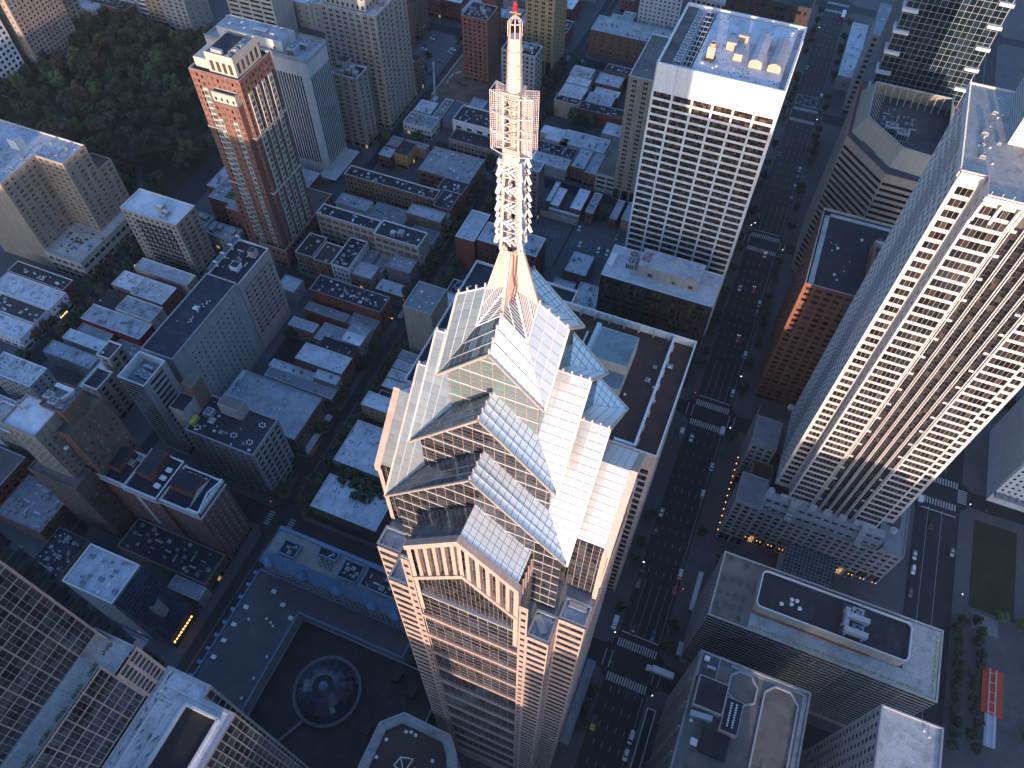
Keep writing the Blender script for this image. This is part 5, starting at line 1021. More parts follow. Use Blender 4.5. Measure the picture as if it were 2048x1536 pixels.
for i, (x, y) in enumerate([(36, 168.5), (44, 165.5), (52, 162.5), (91, 169), (99, 166), (107, 163)]):
    o = thing('plaza_light_well', 'square framed light well in the dark plaza, '+('first', 'second', 'third', 'fourth', 'fifth', 'sixth')[i]+' from the avenue', 'light well', (x, y, .14), 'light wells in the plaza')
    q = MB(); q.box(x-1.6, y-1.6, .13, x+1.6, y+1.6, .5); part('frame', q, trimg, o); q = MB(); q.box(x-1.35, y-1.35, .5, x+1.35, y+1.35, .53); part('grille', q, black, o)

# ------------------------------------------------------------------ red apartment tower by the park
A = Bld('red_apartment_tower', 'tall red brick apartment tower with cream bays, cream crown and dark roof by the park', 'skyscraper', -257, 268)
tx0, tx1, ty0, ty1, tz = -273.5, -244.6, 256.5, 283.8, 121
sh = dict(fh=3.35, wh=1.9, sill=.8, mg=.1, top=1.0, base=0.2, shop=False, dep=.10)
creamc = wall('cream_bay', (.52, .44, .36), .7, .1)
def strips(p0, p1, z0, z1, pat):
    p0 = Vector(p0); p1 = Vector(p1); W_ = (p1-p0).length; tot = sum(w for w, _ in pat); d = (p1-p0).normalized(); n = Vector((d.y, -d.x)); u = 0
    for w, kind in pat:
        w = w/tot*W_; o = .55 if kind == 'c' else 0; a = p0+d*u+n*o; b = p0+d*(u+w)+n*o
        if kind == 'c':
            A.facade(a, b, z0, z1-9, creamc, bay=w-.1, ww=w*.84, gm=g_green, cols=2, **{**sh, 'wh': 2.5, 'sill': .45})
            A.plain(a-n*.55, a, z0, z1-9, creamc); A.plain(b, b-n*.55, z0, z1-9, creamc); A.w.face([(a.x, a.y, z1-9), (b.x, b.y, z1-9), (b.x-n.x*.55, b.y-n.y*.55, z1-9), (a.x-n.x*.55, a.y-n.y*.55, z1-9)], A.mi(creamc))
            A.facade(a-n*.55, b-n*.55, z1-9, z1, redb, bay=w-.1, ww=1.2, gm=g_flat, **sh)
        elif kind == 'b': A.facade(a, b, z0, z1, redb, bay=w, ww=1.3, gm=g_black, **sh)
        else: A.facade(a, b, z0, z1, redb, bay=2.6, ww=1.4, gm=g_flat, fm=creamc, cols=2, bar=.16, **sh)
        u += w
Ep = [(2.5, 'r'), (2.2, 'b'), (3, 'c'), (5.4, 'r'), (3, 'c'), (5, 'r'), (2.4, 'c'), (3, 'r')]
strips((tx0, ty0), (tx1, ty0), 14, tz, Ep)
strips((tx1, ty0), (tx1, ty1), 14, tz, [(3, 'r'), (2.8, 'c'), (2.8, 'r'), (2.2, 'c'), (2.2, 'r'), (2.2, 'c'), (2.6, 'r'), (2.8, 'c'), (3, 'r')])
A.plain((tx1, ty1), (tx0, ty1), 14, tz, redb); A.plain((tx0, ty1), (tx0, ty0), 14, tz, redb)
for zb_ in (52, 88): A.w.box(tx0-.25, ty0-.75, zb_, tx1+.75, ty1, zb_+.7, A.mi(creamc))
A.top([(tx0, ty0), (tx1, ty0), (tx1, ty1), (tx0, ty1)], tz, r_dark, creamc, .8, .5)
strips((-262, 252.6), (-246.5, 252.6), 14, 108, [(1, 'r'), (2.4, 'c'), (6, 'r'), (2.4, 'c'), (3, 'r')]); A.plain((-246.5, 252.6), (-246.5, ty0), 14, 108, redb); A.plain((-262, ty0), (-262, 252.6), 14, 108, redb)
A.facade((-261, 253.3), (-247.4, 253.3), 108, 113.5, creamc, bay=2.7, ww=1.2, gm=g_flat, **{**sh, 'top': .4}); A.plain((-247.4, 253.3), (-247.4, ty0), 108, 113.5, creamc)
A.top([(-262, 252.6), (-246.5, 252.6), (-246.5, ty0), (-262, ty0)], 108.2, r_grey, creamc, .3, .3); A.top([(-261, 253.3), (-247.4, 253.3), (-247.4, ty0), (-261, ty0)], 113.8, r_dgrav, creamc, .5, .4)
cx0, cx1, c0, c1 = -262.5, -246.6, 258.6, 279; PHs = dict(bay=3.4, ww=2.0, fh=8, wh=5.4, sill=1.0, mg=1, top=1.4, base=.6, shop=False, gm=glass('louvre_bronze', (.06, .035, .025), (.1, .05, .03), .2, rough=.6))
A.facade((cx0, c0), (cx1, c0), tz-1, 131, creamc, **PHs); A.facade((cx1, c0), (cx1, c1), tz-1, 131, creamc, **PHs); A.plain((cx1, c1), (cx0, c1), tz-1, 131, creamc); A.plain((cx0, c1), (cx0, c0), tz-1, 131, creamc)
A.top([(cx0, c0), (cx1, c0), (cx1, c1), (cx0, c1)], 131, r_conc, creamc, 1.4, .6)
box(A.t, 'dark_deck', -261.5, 262.5, 129.6, -251, 276, 130.9, r_dark); box(A.t, 'dark_deck_curb', -251, 262.5, 129.6, -250.5, 276, 131.3, creamc)
gear(A.t, 'ac', -248.8, 265, 129.6, 2.6); gear(A.t, 'ac', -248.8, 269, 129.6, 2.6); gear(A.t, 'ac', -250, 260.6, 129.6, 2.0, 2.8, 1.6); gear(A.t, 'duct', -256, 260.5, 129.6, 6)
box(A.t, 'trellis', -271.5, 260, 120.2, -263.5, 272, 125.5, creamc, r_conc)
A.top([(-272, 257), (-263, 257), (-263, 260), (-272, 260)], 117.2, r_dgrav, creamc, .6, .3) if False else None
# podium
pk = dict(bay=3.2, ww=1.5, fh=3.6, wh=1.9, sill=.8, mg=.4, top=.8, base=4.4, gm=g_flat, dep=.10)
A.facade((-275, 250.2), (-250.9, 250.2), .1, 14, redb, **pk) if False else None
for (a, b) in (((-262, 250.4), (-244.0, 250.4)), ((-244.0, 250.4), (-244.0, 304))): A.facade(a, b, .1, 14.5, redb, **pk)
for (a, b) in (((-244.0, 304), (-285, 304)), ((-262, 256), (-262, 250.4))): A.plain(a, b, .1, 14.5, redb)
A.top([(-262, 250.4), (-244.0, 250.4), (-244.0, 304), (-262, 304)], 14.5, r_grav, creamc, .6, .4)
A.facade((-275, 256.2), (-262, 256.2), .1, 40, redb, **pk)
A.facade((-291, 262), (-275, 262), .1, 22, redb, **pk); A.facade((-306, 266), (-291, 266), .1, 22, redb2, **pk); A.plain((-291, 262), (-291, 266), .1, 22, redb); A.plain((-306, 300), (-306, 266), .1, 22, redb)
A.top([(-306, 266), (-291, 266), (-291, 262), (-262, 262), (-262, 300), (-306, 300)], 22, r_silver, creamc, .6, .4)
q = MB()
for i in range(2):
    for j in range(2): q.box(-297+i*7.4, 270+j*6.2, 21.5, -290.4+i*7.4, 275.5+j*6.2, 21.75)
q.box(-297, 283, 21.5, -283, 288, 21.75); part('green_roof', q, roofm('sedum', (.06, .15, .03), (.10, .20, .04), .6), A.t)
clutter(A.t, -305, -298, 267, 290, 21.4, 1, 'vah')
q = MB()
for i in range(10): x = -261+i*1.7; q.cyl(x, 251.5+R.random(), 13.9, 15.2+R.random(), .7, .2, k=6)
part('planter', q, leaf, A.t)
A.done(300, 8.5)
B('turreted_mansion', 'grey stone mansion with hipped pale roofs and rounded corner beside the red tower', 'house', -300, -279, 247.5, 258, 12, stone, r_silver, 'row', 'row', trimg, .8, 'hp')
B('turreted_mansion', 'grey stone house with white slate roof behind the rounded corner mansion', 'house', -318, -301, 250.5, 261, 12, stone, r_silver, 'row', 'row', trimg, .8, 'hp')

# ------------------------------------------------------------------ pinstriped slab
s = Bld('pinstripe_slab', 'white concrete slab tower with black vertical pinstripes behind the red apartment tower', 'skyscraper', -298, 344)
concw = wall('pale_concrete', (.42, .41, .39), .85, .12)
vs = dict(bay=1.9, ww=1.1, fh=66, wh=63, sill=.6, mg=.2, top=8, base=8, shop=False, dep=.10, gm=g_black, rows=18, bar=.14)
s.facade((-333, 333), (-268.4, 333), 0, 82.7, concw, **vs); s.plain((-268.4, 333), (-263.2, 333), 0, 82.7, concw)
s.facade((-263.2, 333.6), (-263.2, 355), 0, 82.7, concw, **vs); s.plain((-263.2, 333), (-263.2, 333.6), 0, 82.7, concw); s.plain((-263.2, 355), (-333, 355), 0, 82.7, concw); s.plain((-333, 355), (-333, 333), 0, 82.7, concw)
s.top([(-333, 333), (-263.2, 333), (-263.2, 355), (-333, 355)], 82.7, r_silver, concw, 1.4, .6)
q = MB()
for i in range(70): x = -332.6+i; q.box(x, 332.6, 81, x+.35, 333.0, 84.2); q.box(x, 355, 81, x+.35, 355.4, 84.2)
for i in range(22): y = 333.4+i; q.box(-263.2, y, 81, -262.8, y+.35, 84.2)
part('crenel', q, concw, s.t)
s.facade((-326, 337.5), (-281, 337.5), 81.4, 88, concw, bay=9, ww=1.5, fh=6, wh=1.5, top=.3, base=.1, shop=False); s.plain((-281, 337.5), (-281, 351), 81.4, 88, concw); s.plain((-281, 351), (-326, 351), 81.4, 88, concw); s.plain((-326, 351), (-326, 337.5), 81.4, 88, concw)
s.top([(-326, 337.5), (-281, 337.5), (-281, 351), (-326, 351)], 88, r_silver, concw, .4, .3)
for (x, y) in ((-320, 343), (-314, 347), (-309, 342)): gear(s.t, 'hatch', x, y, 87.6, 1.6, 1.6, 1)
gear(s.t, 'duct', -299, 344, 87.6, 9, 12, 2.2); gear(s.t, 'duct', -290, 342, 87.6, 3)
for (x, y) in ((-275, 338.5), (-271, 346)): gear(s.t, 'ac', x, y, 81.3, 5.2, 5.2, 5.2)
q = MB(); q.box(-268, 327, .1, -262.5, 333, 3.6); q.box(-268.5, 326, 3.6, -256, 358, 4.1); part('canopy', q, concw, s.t)
s.done(300, 9)
B('cream_ornate_block', 'pale ornate apartment block with black roof standing right of the pinstriped slab', 'building', -272.5, -254.4, 367, 381, 53.4, lime, r_dark, 'aptp', 'aptp', trimw, .5, 'pp', 1.0)
cb = by('pale ornate apartment block'); box(cb, 'penthouse', -271.5, 374, 52.5, -265, 380, 58, lime, r_dark); box(cb, 'penthouse', -271.5, 369, 52.5, -266.6, 373, 56, lime, r_dark)
B('brown_hotel', 'broad brown-grey brick hotel with pale carved top storeys behind the pinstriped slab', 'building', -290, -250, 392, 414, 82, lime, r_conc, 'aptp', 'aptp', trimw, 1.4, 'avhp', 1.5)
hb = by('broad brown-grey brick hotel'); bb = Bld('x', 'x', 'x', 0, 0); bpy.data.objects.remove(bb.t); bb.t = hb
bb.facade((-287, 395), (-258, 395), 81, 94, cream, bay=3.2, ww=1.5, fh=4.5, wh=2.4, sill=1, mg=.5, top=1, base=.2, shop=False); bb.facade((-258, 395), (-258, 411), 81, 94, cream, bay=3.2, ww=1.5, fh=4.5, wh=2.4, sill=1, mg=.5, top=1, base=.2, shop=False); bb.plain((-258, 411), (-287, 411), 81, 94, cream); bb.plain((-287, 411), (-287, 395), 81, 94, cream)
bb.top([(-287, 395), (-258, 395), (-258, 411), (-287, 411)], 94, r_stain, cream, 1, .5); bb.done(0); clutter(hb, -286, -259, 396, 410, 93, 1.5, 'avdph')
B('brown_hotel', 'rear tower of the brown hotel, taller and further right', 'building', -262, -250.2, 414.6, 432, 102, lime, r_conc, 'aptp', 'aptp', trimw, .6)

# ------------------------------------------------------------------ park-side towers at the top left
B('lattice_tower', 'white concrete lattice tower at the left edge by the park', 'skyscraper', -572, -524, 318, 344, 74, whitep, r_silver, 'off', 'off', trimw, .3, bay=3.4, ww=2.2, fh=3.1, wh=1.9)
B('balcony_tower', 'beige tower with dark blank side standing between the white lattice and buff towers', 'skyscraper', -580, -519, 350.6, 393, 96, lime, r_silver, 'few', 'apt', trimw, .3)
B('buff_tower', 'plain buff apartment tower facing the park corner', 'skyscraper', -585, -527, 396.7, 413, 92, beige, r_silver, 'aptp', 'aptp', trimw, .3)
B('white_terrace_block', 'four-storey white terrace with pale roof beside the buff tower', 'building', -548, -521.6, 416, 426, 16, whitep, r_white, 'row', 'row', trimw, .6)
B('ribbed_balcony_tower', 'grey and white balcony tower at the far end of the park', 'skyscraper', -515, -490.5, 444, 466, 82, whitep, r_silver, 'rib', 'apt', trimw, .3)
B('tan_park_tower', 'narrow tan brick tower second from the red tower at the far end of the park', 'skyscraper', -489, -471.5, 439.6, 458, 84, tan, r_silver, 'aptp', 'apt', trimw, .3)
B('grey_park_tower', 'broad grey-brown tower with dark side behind the red apartment tower', 'skyscraper', -469, -446, 437, 462, 96, stone, r_silver, 'aptp', 'few', trimw, .3)
B('striped_park_tower', 'white tower with black window bands directly above the red tower roof', 'skyscraper', -418, -376, 452, 476, 72, cream, r_silver, 'rib', None, trimw, .3)
B('low_park_block', 'low brick houses between the park and the tan park tower', 'building', -534, -500, 428, 440, 14, redb, r_slate, 'row', 'row', trimw, .8)

# ------------------------------------------------------------------ beige L-shaped apartment block (left edge)
bl = Bld('beige_apartment_block', 'huge beige L-shaped apartment block with air conditioners and two white roof cabins', 'building', -380, 215)
apx = dict(bay=4.2, ww=1.15, fh=2.95, wh=1.5, sill=.8, pair=1.4, mg=.5, top=.9, base=.6, shop=False, dep=.10, gm=glass('ac_window', (.02, .025, .03), (.22, .26, .28), .5))
poly = [(-412, 196), (-371, 196), (-371, 221.5), (-352, 221.5), (-352, 239), (-412, 239)]
bl.facade(poly[0], poly[1], .1, 65.2, beige, bay=90, ww=100); bl.facade(poly[1], poly[2], .1, 65.2, beige, **apx); bl.facade(poly[2], poly[3], .1, 65.2, beige, **apx); bl.facade(poly[3], poly[4], .1, 65.2, beige, **apx)
bl.plain(poly[4], poly[5], .1, 65.2, beige); bl.plain(poly[5], poly[0], .1, 65.2, beige); bl.top(poly, 65.2, r_stain, cream, .9, .4)
for a, b, c, d in ((-397, 212, -391, 217), (-388, 222, -382, 227)): box(bl.t, 'roof_cabin', a, b, 64.3, c, d, 70.5, whitep, r_silver)
q = MB(); q.cyl(-404, 217, 64.3, 74, 1.0, k=10); part('flue', q, cream, bl.t)
clutter(bl.t, -408, -372, 198, 219, 64.3, 1.0, 'adv'); clutter(bl.t, -372, -353, 223, 237, 64.3, 1.2, 'adv')
bl.facade((-352, 239), (-352, 250), .1, 48, beige, **apx); bl.plain((-352, 250), (-366, 250), .1, 48, beige); bl.top([(-366, 239.3), (-352, 239.3), (-352, 250), (-366, 250)], 48, r_brown, cream, .7, .4)
pdm = dict(bay=4.5, ww=3.4, fh=4.2, wh=2.2, sill=1, mg=.5, top=1.5, base=5, cols=3, dep=.10)
bl.facade((-370.8, 195), (-344.8, 195), .1, 17, cream, **pdm); bl.facade((-344.8, 195), (-344.8, 252), .1, 17, cream, **pdm); bl.plain((-344.8, 252), (-352, 252), .1, 17, cream)
bl.top([(-370.8, 195), (-344.8, 195), (-344.8, 252), (-351.9, 252), (-351.9, 221.3), (-370.8, 221.3)], 17, r_conc, cream, .9, .5)
q = MB()
for i in range(26): x = R.uniform(-368, -347); y = R.uniform(197, 219); q.box(x, y, 16.1, x+R.uniform(.6, 2.4), y+R.uniform(.6, 1.6), 16.1+R.uniform(.2, .9), R.choice((0, 1, 1, 2)))
part('terrace_clutter', q, [flat('blue_tarp', (.03, .12, .45)), leaf, trimg], bl.t)['kind'] = 'stuff'
bl.done(300, 8)
B('stone_apartment_house', 'stone apartment house with bright white roof and rows of dark balconies', 'building', -327, -289.3, 223, 240.5, 41.8, lime, r_white, 'apt', 'aptp', trimw, .15, 'h', .8)
sa = by('stone apartment house'); box(sa, 'roof_cabin', -307, 229, 41, -302.5, 232.5, 44.5, cream, r_white); box(sa, 'roof_cabin', -302.2, 227.6, 41, -298, 230.4, 43.6, cream, r_white); gear(sa, 'duct', -300, 226, 41, 5)
q = MB()
for i in range(7):
    for j in range(9): q.box(-318+i*3.6, 221.9, 6+j*3.6, -315.6+i*3.6, 223, 7.1+j*3.6)
part('balcony', q, trimd, sa)
B('black_roof_slab', 'grey office slab with dark navy flat roof and small diamond-set windows', 'building', -241.5, -224.0, 139.2, 191, 55, greyc, r_dark, None, None, trimg, .05, 'v', .7)
br = by('grey office slab with dark navy'); bb = Bld('x', 'x', 'x', 0, 0); bpy.data.objects.remove(bb.t); bb.t = br
bb.facade((-223.7, 148), (-223.7, 186), 2, 53, greyc, bay=3.1, ww=.9, fh=3.5, wh=1.0, sill=1.2, mg=.8, top=4, base=2, shop=False, dep=.05, gm=g_black); bb.plain((-223.8, 139.4), (-223.8, 148), 2, 53, greyc); bb.plain((-223.8, 186), (-223.8, 190.8), 2, 53, greyc)
bb.done(120)
gear(br, 'sky', -233, 170, 54.3, 2.6)
for i in range(9): gear(br, 'vent', -229-R.random()*3, 168+i*1.0, 54.3, .8)
for i in range(5): gear(br, 'vent', -229.5-R.random()*1.6, 161+i*.9, 54.3, .7)
B('louvre_tower', 'grey concrete tower with horizontal fins and a sunken roof court holding two fans', 'building', -236, -221.6, 119.4, 134.8, 61, stone, r_grey, 'rib', 'rib', trimw, 0, par=5.5, bay=14, ww=13.6, fh=2.5, wh=1.6, cols=1, gm=g_black, base=2)
lt = by('grey concrete tower with horizontal'); gear(lt, 'ac', -230.5, 126.5, 55.6, 3.4); gear(lt, 'ac', -226.6, 126.0, 55.6, 3.4); gear(lt, 'duct', -229, 130.5, 55.6, 5)
B('striped_hotel', 'pink and brown striped hotel with black roof, white cabin and glass canopy', 'building', -243, -224.4, 191.6, 219.5, 52.5, pinkc, r_dark, None, None, trimw, .2, 'v', 1.0)
sh_ = by('pink and brown striped hotel'); bb = Bld('x', 'x', 'x', 0, 0); bpy.data.objects.remove(bb.t); bb.t = sh_
bb.facade((-224.2, 191.7), (-224.2, 219.4), 2, 52, pinkc, bay=5.2, ww=1.0, fh=3.4, wh=1.5, sill=1, mg=.6, top=7, base=9, shop=False, dep=-.06, gm=g_black)
for j in range(11): bb.w.box(-224.25, 194, 12.2+j*3.27, -224.17, 217.6, 13.9+j*3.27, bb.mi(wall('brown_band', (.28, .20, .19), .85)))
bb.done(100); box(sh_, 'roof_cabin', -234.5, 199.5, 51.5, -230, 203.8, 54.4, trimw, r_dark); box(sh_, 'roof_cabin', -231, 211, 51.5, -227.4, 214.6, 55.4, pinkc, r_dark)
for i in range(4): q = MB(); q.bar((-242.4, 193+i*6.6, 54.5), (-242.4, 198.4+i*6.6, 54.5), 2.2, 0, .4); part('glass_canopy', q, g_blue, sh_); q = MB(); q.box(-243.4, 198.6+i*6.6, 51.6, -241.2, 199.4+i*6.6, 55.2); part('canopy_pier', q, trimw, sh_)
clutter(sh_, -240, -226, 203, 216, 51.6, 1.1, 'vad')

# ------------------------------------------------------------------ brown setback tower, brick hotel
bt = Bld('setback_tower', 'brown brick art deco tower with stepped top, white roof and big roof fans', 'skyscraper', -232, 86)
dk = dict(bay=2.9, ww=1.2, fh=3.5, wh=1.9, sill=.9, mg=.5, top=4, base=5, dep=.10, gm=g_green)
def blk(x0, x1, y0, y1, z, rm=r_grav, m=brownb, z0=.1):
    bt.facade((x0, y0), (x1, y0), z0, z, m, **dk); bt.facade((x1, y0), (x1, y1), z0, z, m, **dk); bt.plain((x1, y1), (x0, y1), z0, z, m); bt.plain((x0, y1), (x0, y0), z0, z, m); bt.top([(x0, y0), (x1, y0), (x1, y1), (x0, y1)], z, rm, m, .9, .45)
blk(-243, -226, 74, 88.5, 85, r_white, lime); blk(-237, -219, 81, 101, 79); blk(-234, -222.5, 86, 98, 86, r_grey); blk(-247, -222, 70, 80, 52)
for i in range(3): gear(bt.t, 'hatch', -232.6+i*2.9, 96, 85.1, 2.4, 1.6, 2.4)
gear(bt.t, 'ac', -232, 90.5, 85.1, 3.4); gear(bt.t, 'ac', -228.3, 89, 85.1, 3.4); gear(bt.t, 'duct', -225.5, 93, 85.1, 5, rz=1.2); gear(bt.t, 'ac', -225, 88.3, 85.1, 1.8)
q = MB(); q.cyl(-240, 82, 84, 87, .4, k=8); q.cyl(-238.8, 83.4, 84, 86, .8, k=8); part('flue', q, gold, bt.t)
q = MB()
for (x, y, z_) in ((-220.5, 82.2, 74), (-224, 79.2, 70)): q.cyl(x, y, z_, z_+.4, 1.1, .2, k=14); q.bar((x, y, z_), (x, y+1.4, z_-.5), .2)
part('satellite_dish', q, trimw, bt.t)
bt.done(300, 9)
hb_ = Bld('brick_hotel', 'red brick corner hotel with white terracotta trim and a painted white stripe', 'building', -200, 92)
hk = dict(bay=3.0, ww=1.5, fh=3.5, wh=2.0, sill=.8, mg=.6, top=3.4, base=5, dep=.04, gm=g_green, fm=trimw, cols=2, bar=.2)
for (x0, x1, y0, y1, z) in ((-224, -207, 80.5, 96, 47), (-206.8, -190, 79.5, 99, 49.5), (-189.8, -170.2, 80.6, 98, 48)):
    hb_.facade((x0, y0), (x1, y0), .1, z, redb, **hk); hb_.facade((x1, y0), (x1, y1), .1, z, redb, **hk); hb_.plain((x1, y1), (x0, y1), .1, z, redb); hb_.plain((x0, y1), (x0, y0), .1, z, redb); hb_.top([(x0, y0), (x1, y0), (x1, y1), (x0, y1)], z, r_dark, trimw, 1.0, .6)
    q = MB(); q.box(x0-.5, y0-.6, z-3.2, x1+.5, y0-.02, z-2.6); q.box(x1+.02, y0-.5, z-3.2, x1+.6, y1, z-2.6); q.box(x0-.4, y0-.4, z-.3, x1+.4, y0-.02, z+.4); part('cornice', q, trimw, hb_.t)
q = MB(); q.box(-202.5, 79.2, 18, -200.2, 79.45, 45); part('painted_stripe', q, flat('painted_cream', (.50, .48, .42)), hb_.t)
for (x0, y0, x1, y1, z) in ((-222, 85, -213, 95.2, 49.6), (-204, 86, -196.5, 98.4, 53), (-188, 86.5, -176.5, 95, 51)): box(hb_.t, 'roof_block', x0, y0, 46, x1, y1, z, redb2, r_dark)
gear(hb_.t, 'ac', -209.5, 93.5, 46, 2.6); gear(hb_.t, 'ac', -211.5, 90.5, 46, 2.6)
for i in range(3): gear(hb_.t, 'hatch', -193.5, 85+i*4, 48.5, 2.4, 1.8, 1.8)
for i in range(4):
    for j in range(2): gear(hb_.t, 'sky', -186+i*2.7, 95.6+j*1.2-.6, 47, 1.5, 1, .5)
q = MB(); q.face([(-175.6, 80.8, 48), (-175.6, 97.6, 48), (-175.6, 89.2, 51.4)]); q.box(-176, 80.7, 47.4, -170, 81.4, 49.4); q.box(-171, 80.7, 47.4, -170, 98, 49.2); q.bar((-170.6, 80.9, 48.3), (-170.6, 89.3, 51.8), .7); q.bar((-170.6, 97.7, 48.3), (-170.6, 89.3, 51.8), .7); part('pediment', q, trimw, hb_.t)
hb_.done(300, 9)

# ------------------------------------------------------------------ blue-roofed hotel and domed mall
bh = Bld('blue_roof_hotel', 'grey hotel with blue metal mansard roof and dormers beside the domed mall', 'building', -109, 84)
hs = dict(bay=2.4, ww=1.1, fh=3.1, wh=1.9, sill=.7, mg=.5, top=.8, base=.5, dep=.10, shop=False, gm=g_blue)
bh.facade((-141, 76.6), (-74.5, 76.6), 20, 37.5, greyc, **hs); bh.facade((-74.5, 76.6), (-74.5, 92.5), .1, 37.5, greyc, **hs); bh.facade((-141, 92.5), (-141, 76.6), .1, 37.5, greyc, **hs); bh.plain((-74.5, 92.5), (-141, 92.5), .1, 37.5, greyc)
q = MB(); a = [(-141.6, 76), (-74, 76), (-74, 93), (-141.6, 93)]; b_ = inset(a, 3.4)
for i in range(4): j = (i+1) % 4; q.face([a[i]+(37.6,), a[j]+(37.6,), b_[j]+(44,), b_[i]+(44,)]); q.face([a[i]+(37.0,), a[j]+(37.0,), a[j]+(37.7,), a[i]+(37.7,)])
for i in range(28): x = -140+i*2.4; q.bar((x, 76.2, 37.9), (x+.02, 79.2, 43.9), .14)
part('mansard_roof', q, [bluem], bh.t)
q = MB(); q.face([p+(43.6,) for p in b_]); part('roof', q, r_paver, bh.t)
for i, x in enumerate((-136.5, -121, -105, -89, -79)):
    q = MB(); q.prism([(x-2.2, 75.6), (x-1, 74.9), (x+1, 74.9), (x+2.2, 75.6), (x+2.2, 78.5), (x-2.2, 78.5)], 36.6, 39.4, top=False)
    for p0_, p1_ in (((x-2.2, 75.6), (x-1, 74.9)), ((x-1, 74.9), (x+1, 74.9)), ((x+1, 74.9), (x+2.2, 75.6)), ((x+2.2, 75.6), (x+2.2, 78.5)), ((x-2.2, 78.5), (x-2.2, 75.6))): q.face([p0_+(39.4,), p1_+(39.4,), (x, 77.6, 42.8)])
    part('dormer', q, bluem, bh.t)
for (x0, y0, x1, y1) in ((-133, 80.6, -126, 86), (-118, 86, -110, 89), (-106, 80.8, -98, 88), (-96, 81, -80, 89)): box(bh.t, 'roof_pit', x0, y0, 43.6, x1, y1, 43.7, black); q = MB(); q.box(x0-.4, y0-.4, 43.6, x1+.4, y0, 45); q.box(x0-.4, y1, 43.6, x1+.4, y1+.4, 45); q.box(x0-.4, y0, 43.6, x0, y1, 45); q.box(x1, y0, 43.6, x1+.4, y1, 45); part('pit_wall', q, bluem, bh.t); clutter(bh.t, x0, x1, y0, y1, 43.7, 3, 'aavd')
q = MB()
for i in range(6):
    for j in range(4):
        if (i+j) % 2: q.box(-116+i*1.1, 81.5+j*.9, 43.65, -115+i*1.1, 82.4+j*.9, 43.72)
part('chequer_paving', q, trimd, bh.t)
bh.done(300, 9)
ml = Bld('domed_mall', 'low black-roofed shopping mall with blue-edged deck and big ribbed glass dome', 'mall', -100, 50)
def rectb(x0, x1, y0, y1, z, wm, rm, tm, par=.6): 
    ml.facade((x0, y0), (x1, y0), .1, z, wm, bay=6, ww=3, fh=6, wh=3, base=5, top=3); ml.facade((x1, y0), (x1, y1), .1, z, wm, bay=6, ww=3, fh=6, wh=3, base=5, top=3); ml.facade((x0, y1), (x0, y0), .1, z, wm, bay=6, ww=3, fh=6, wh=3, base=5, top=3); ml.plain((x1, y1), (x0, y1), .1, z, wm); return ml.top([(x0, y0), (x1, y0), (x1, y1), (x0, y1)], z, rm, tm, par, .5)
rectb(-119.3, -54, 0, 66, 19, greyc, r_dark, trimg)
poly = [(-145, -8), (-119.6, -8), (-119.6, 66), (-72, 66), (-72, 76.4), (-145, 76.4)]
for i in range(6): ml.facade(poly[i], poly[(i+1) % 6], .1, 25.2, greyc, bay=7, ww=2.5, fh=7, wh=3, base=5, top=3) if i in (0, 3, 5) else ml.plain(poly[i], poly[(i+1) % 6], .1, 25.2, greyc)
ml.top(poly, 25.2, r_dgrav, bluem, .5, .6)
q = MB()
for i in range(9): y = 28+i*5.7; q.box(-146.2, y, 23.8, -144.2, y+1.2, 26.0); 
part('blue_bracket', q, bluem, ml.t)
for (x, y) in ((-141.5, 38), (-141.5, 45), (-141.5, 52), (-141, 60), (-134, 70), (-127.5, 66.5), (-121.6, 63)): gear(ml.t, 'hatch', x, y, 24.7, 1.8, 1.4, 1.2)
for (x, y) in ((-137, 56), (-130.5, 59), (-128, 58.2), (-126.4, 57.4), (-122, 46), (-122.2, 37), (-122.4, 29)): gear(ml.t, 'vent', x, y, 24.7, 1.2)
dx, dy, dr, n = -95.0, 44.6, 13.6, 24
q = MB()
for i in range(n):
    a0, a1 = 2*math.pi*i/n, 2*math.pi*(i+1)/n; 
    P_ = lambda r_, a_, z_: (dx+r_*math.cos(a_), dy+r_*math.sin(a_), z_)
    q.face([P_(dr, a0, 20.4), P_(dr, a1, 20.4), P_(dr-1.3, a1, 20.4), P_(dr-1.3, a0, 20.4)]); q.face([P_(dr, a0, 18.4), P_(dr, a1, 18.4), P_(dr, a1, 20.4), P_(dr, a0, 20.4)])
q.box(dx+2.5, dy-30, 18.4, dx+4.2, dy-13, 19.6) if False else q.bar((dx-3.4, dy-13.3, 19), (dx-8.6, dy-24.0, 19), 1.1, 0, .8)
part('dome_kerb', q, flat('dome_kerb_stone', (.12, .125, .14)), ml.t)
gd = glass('dome_glass', (.015, .024, .04), (.035, .055, .08), .5, rough=.12, spec=.6)
fr = MB(); nn = 30
prof = [(12.2, 20.0), (11.6, 22.0), (10.2, 24.1), (8.2, 25.8), (5.9, 27.0), (4.1, 27.6)]
for i in range(nn):
    a0, a1 = 2*math.pi*i/nn, 2*math.pi*(i+1)/nn
    for k_ in range(5):
        (r0, z0), (r1, z1) = prof[k_], prof[k_+1]
        b = MB(); e = .012
        pts = [P_(r0, a0+e, z0), P_(r0, a1-e, z0), P_(r1, a1-e*1.6, z1), P_(r1, a0+e*1.6, z1)]; c = sum((Vector(p) for p in pts), Vector())/4
        b.face([Vector(p)-c for p in pts])
        L = ml.t.location; link('dome_pane', b.mesh('dome_pane', gd), ml.t, tuple(c-L))
        fr.bar(P_(r0, a0, z0-.03), P_(r1, a0, z1-.03), .13); fr.bar(P_(r0, a0, z0-.03), P_(r0, a1, z0-.03), .13)
part('dome_rib', fr, flat('dome_rib_metal', (.05, .06, .08), .5), ml.t)
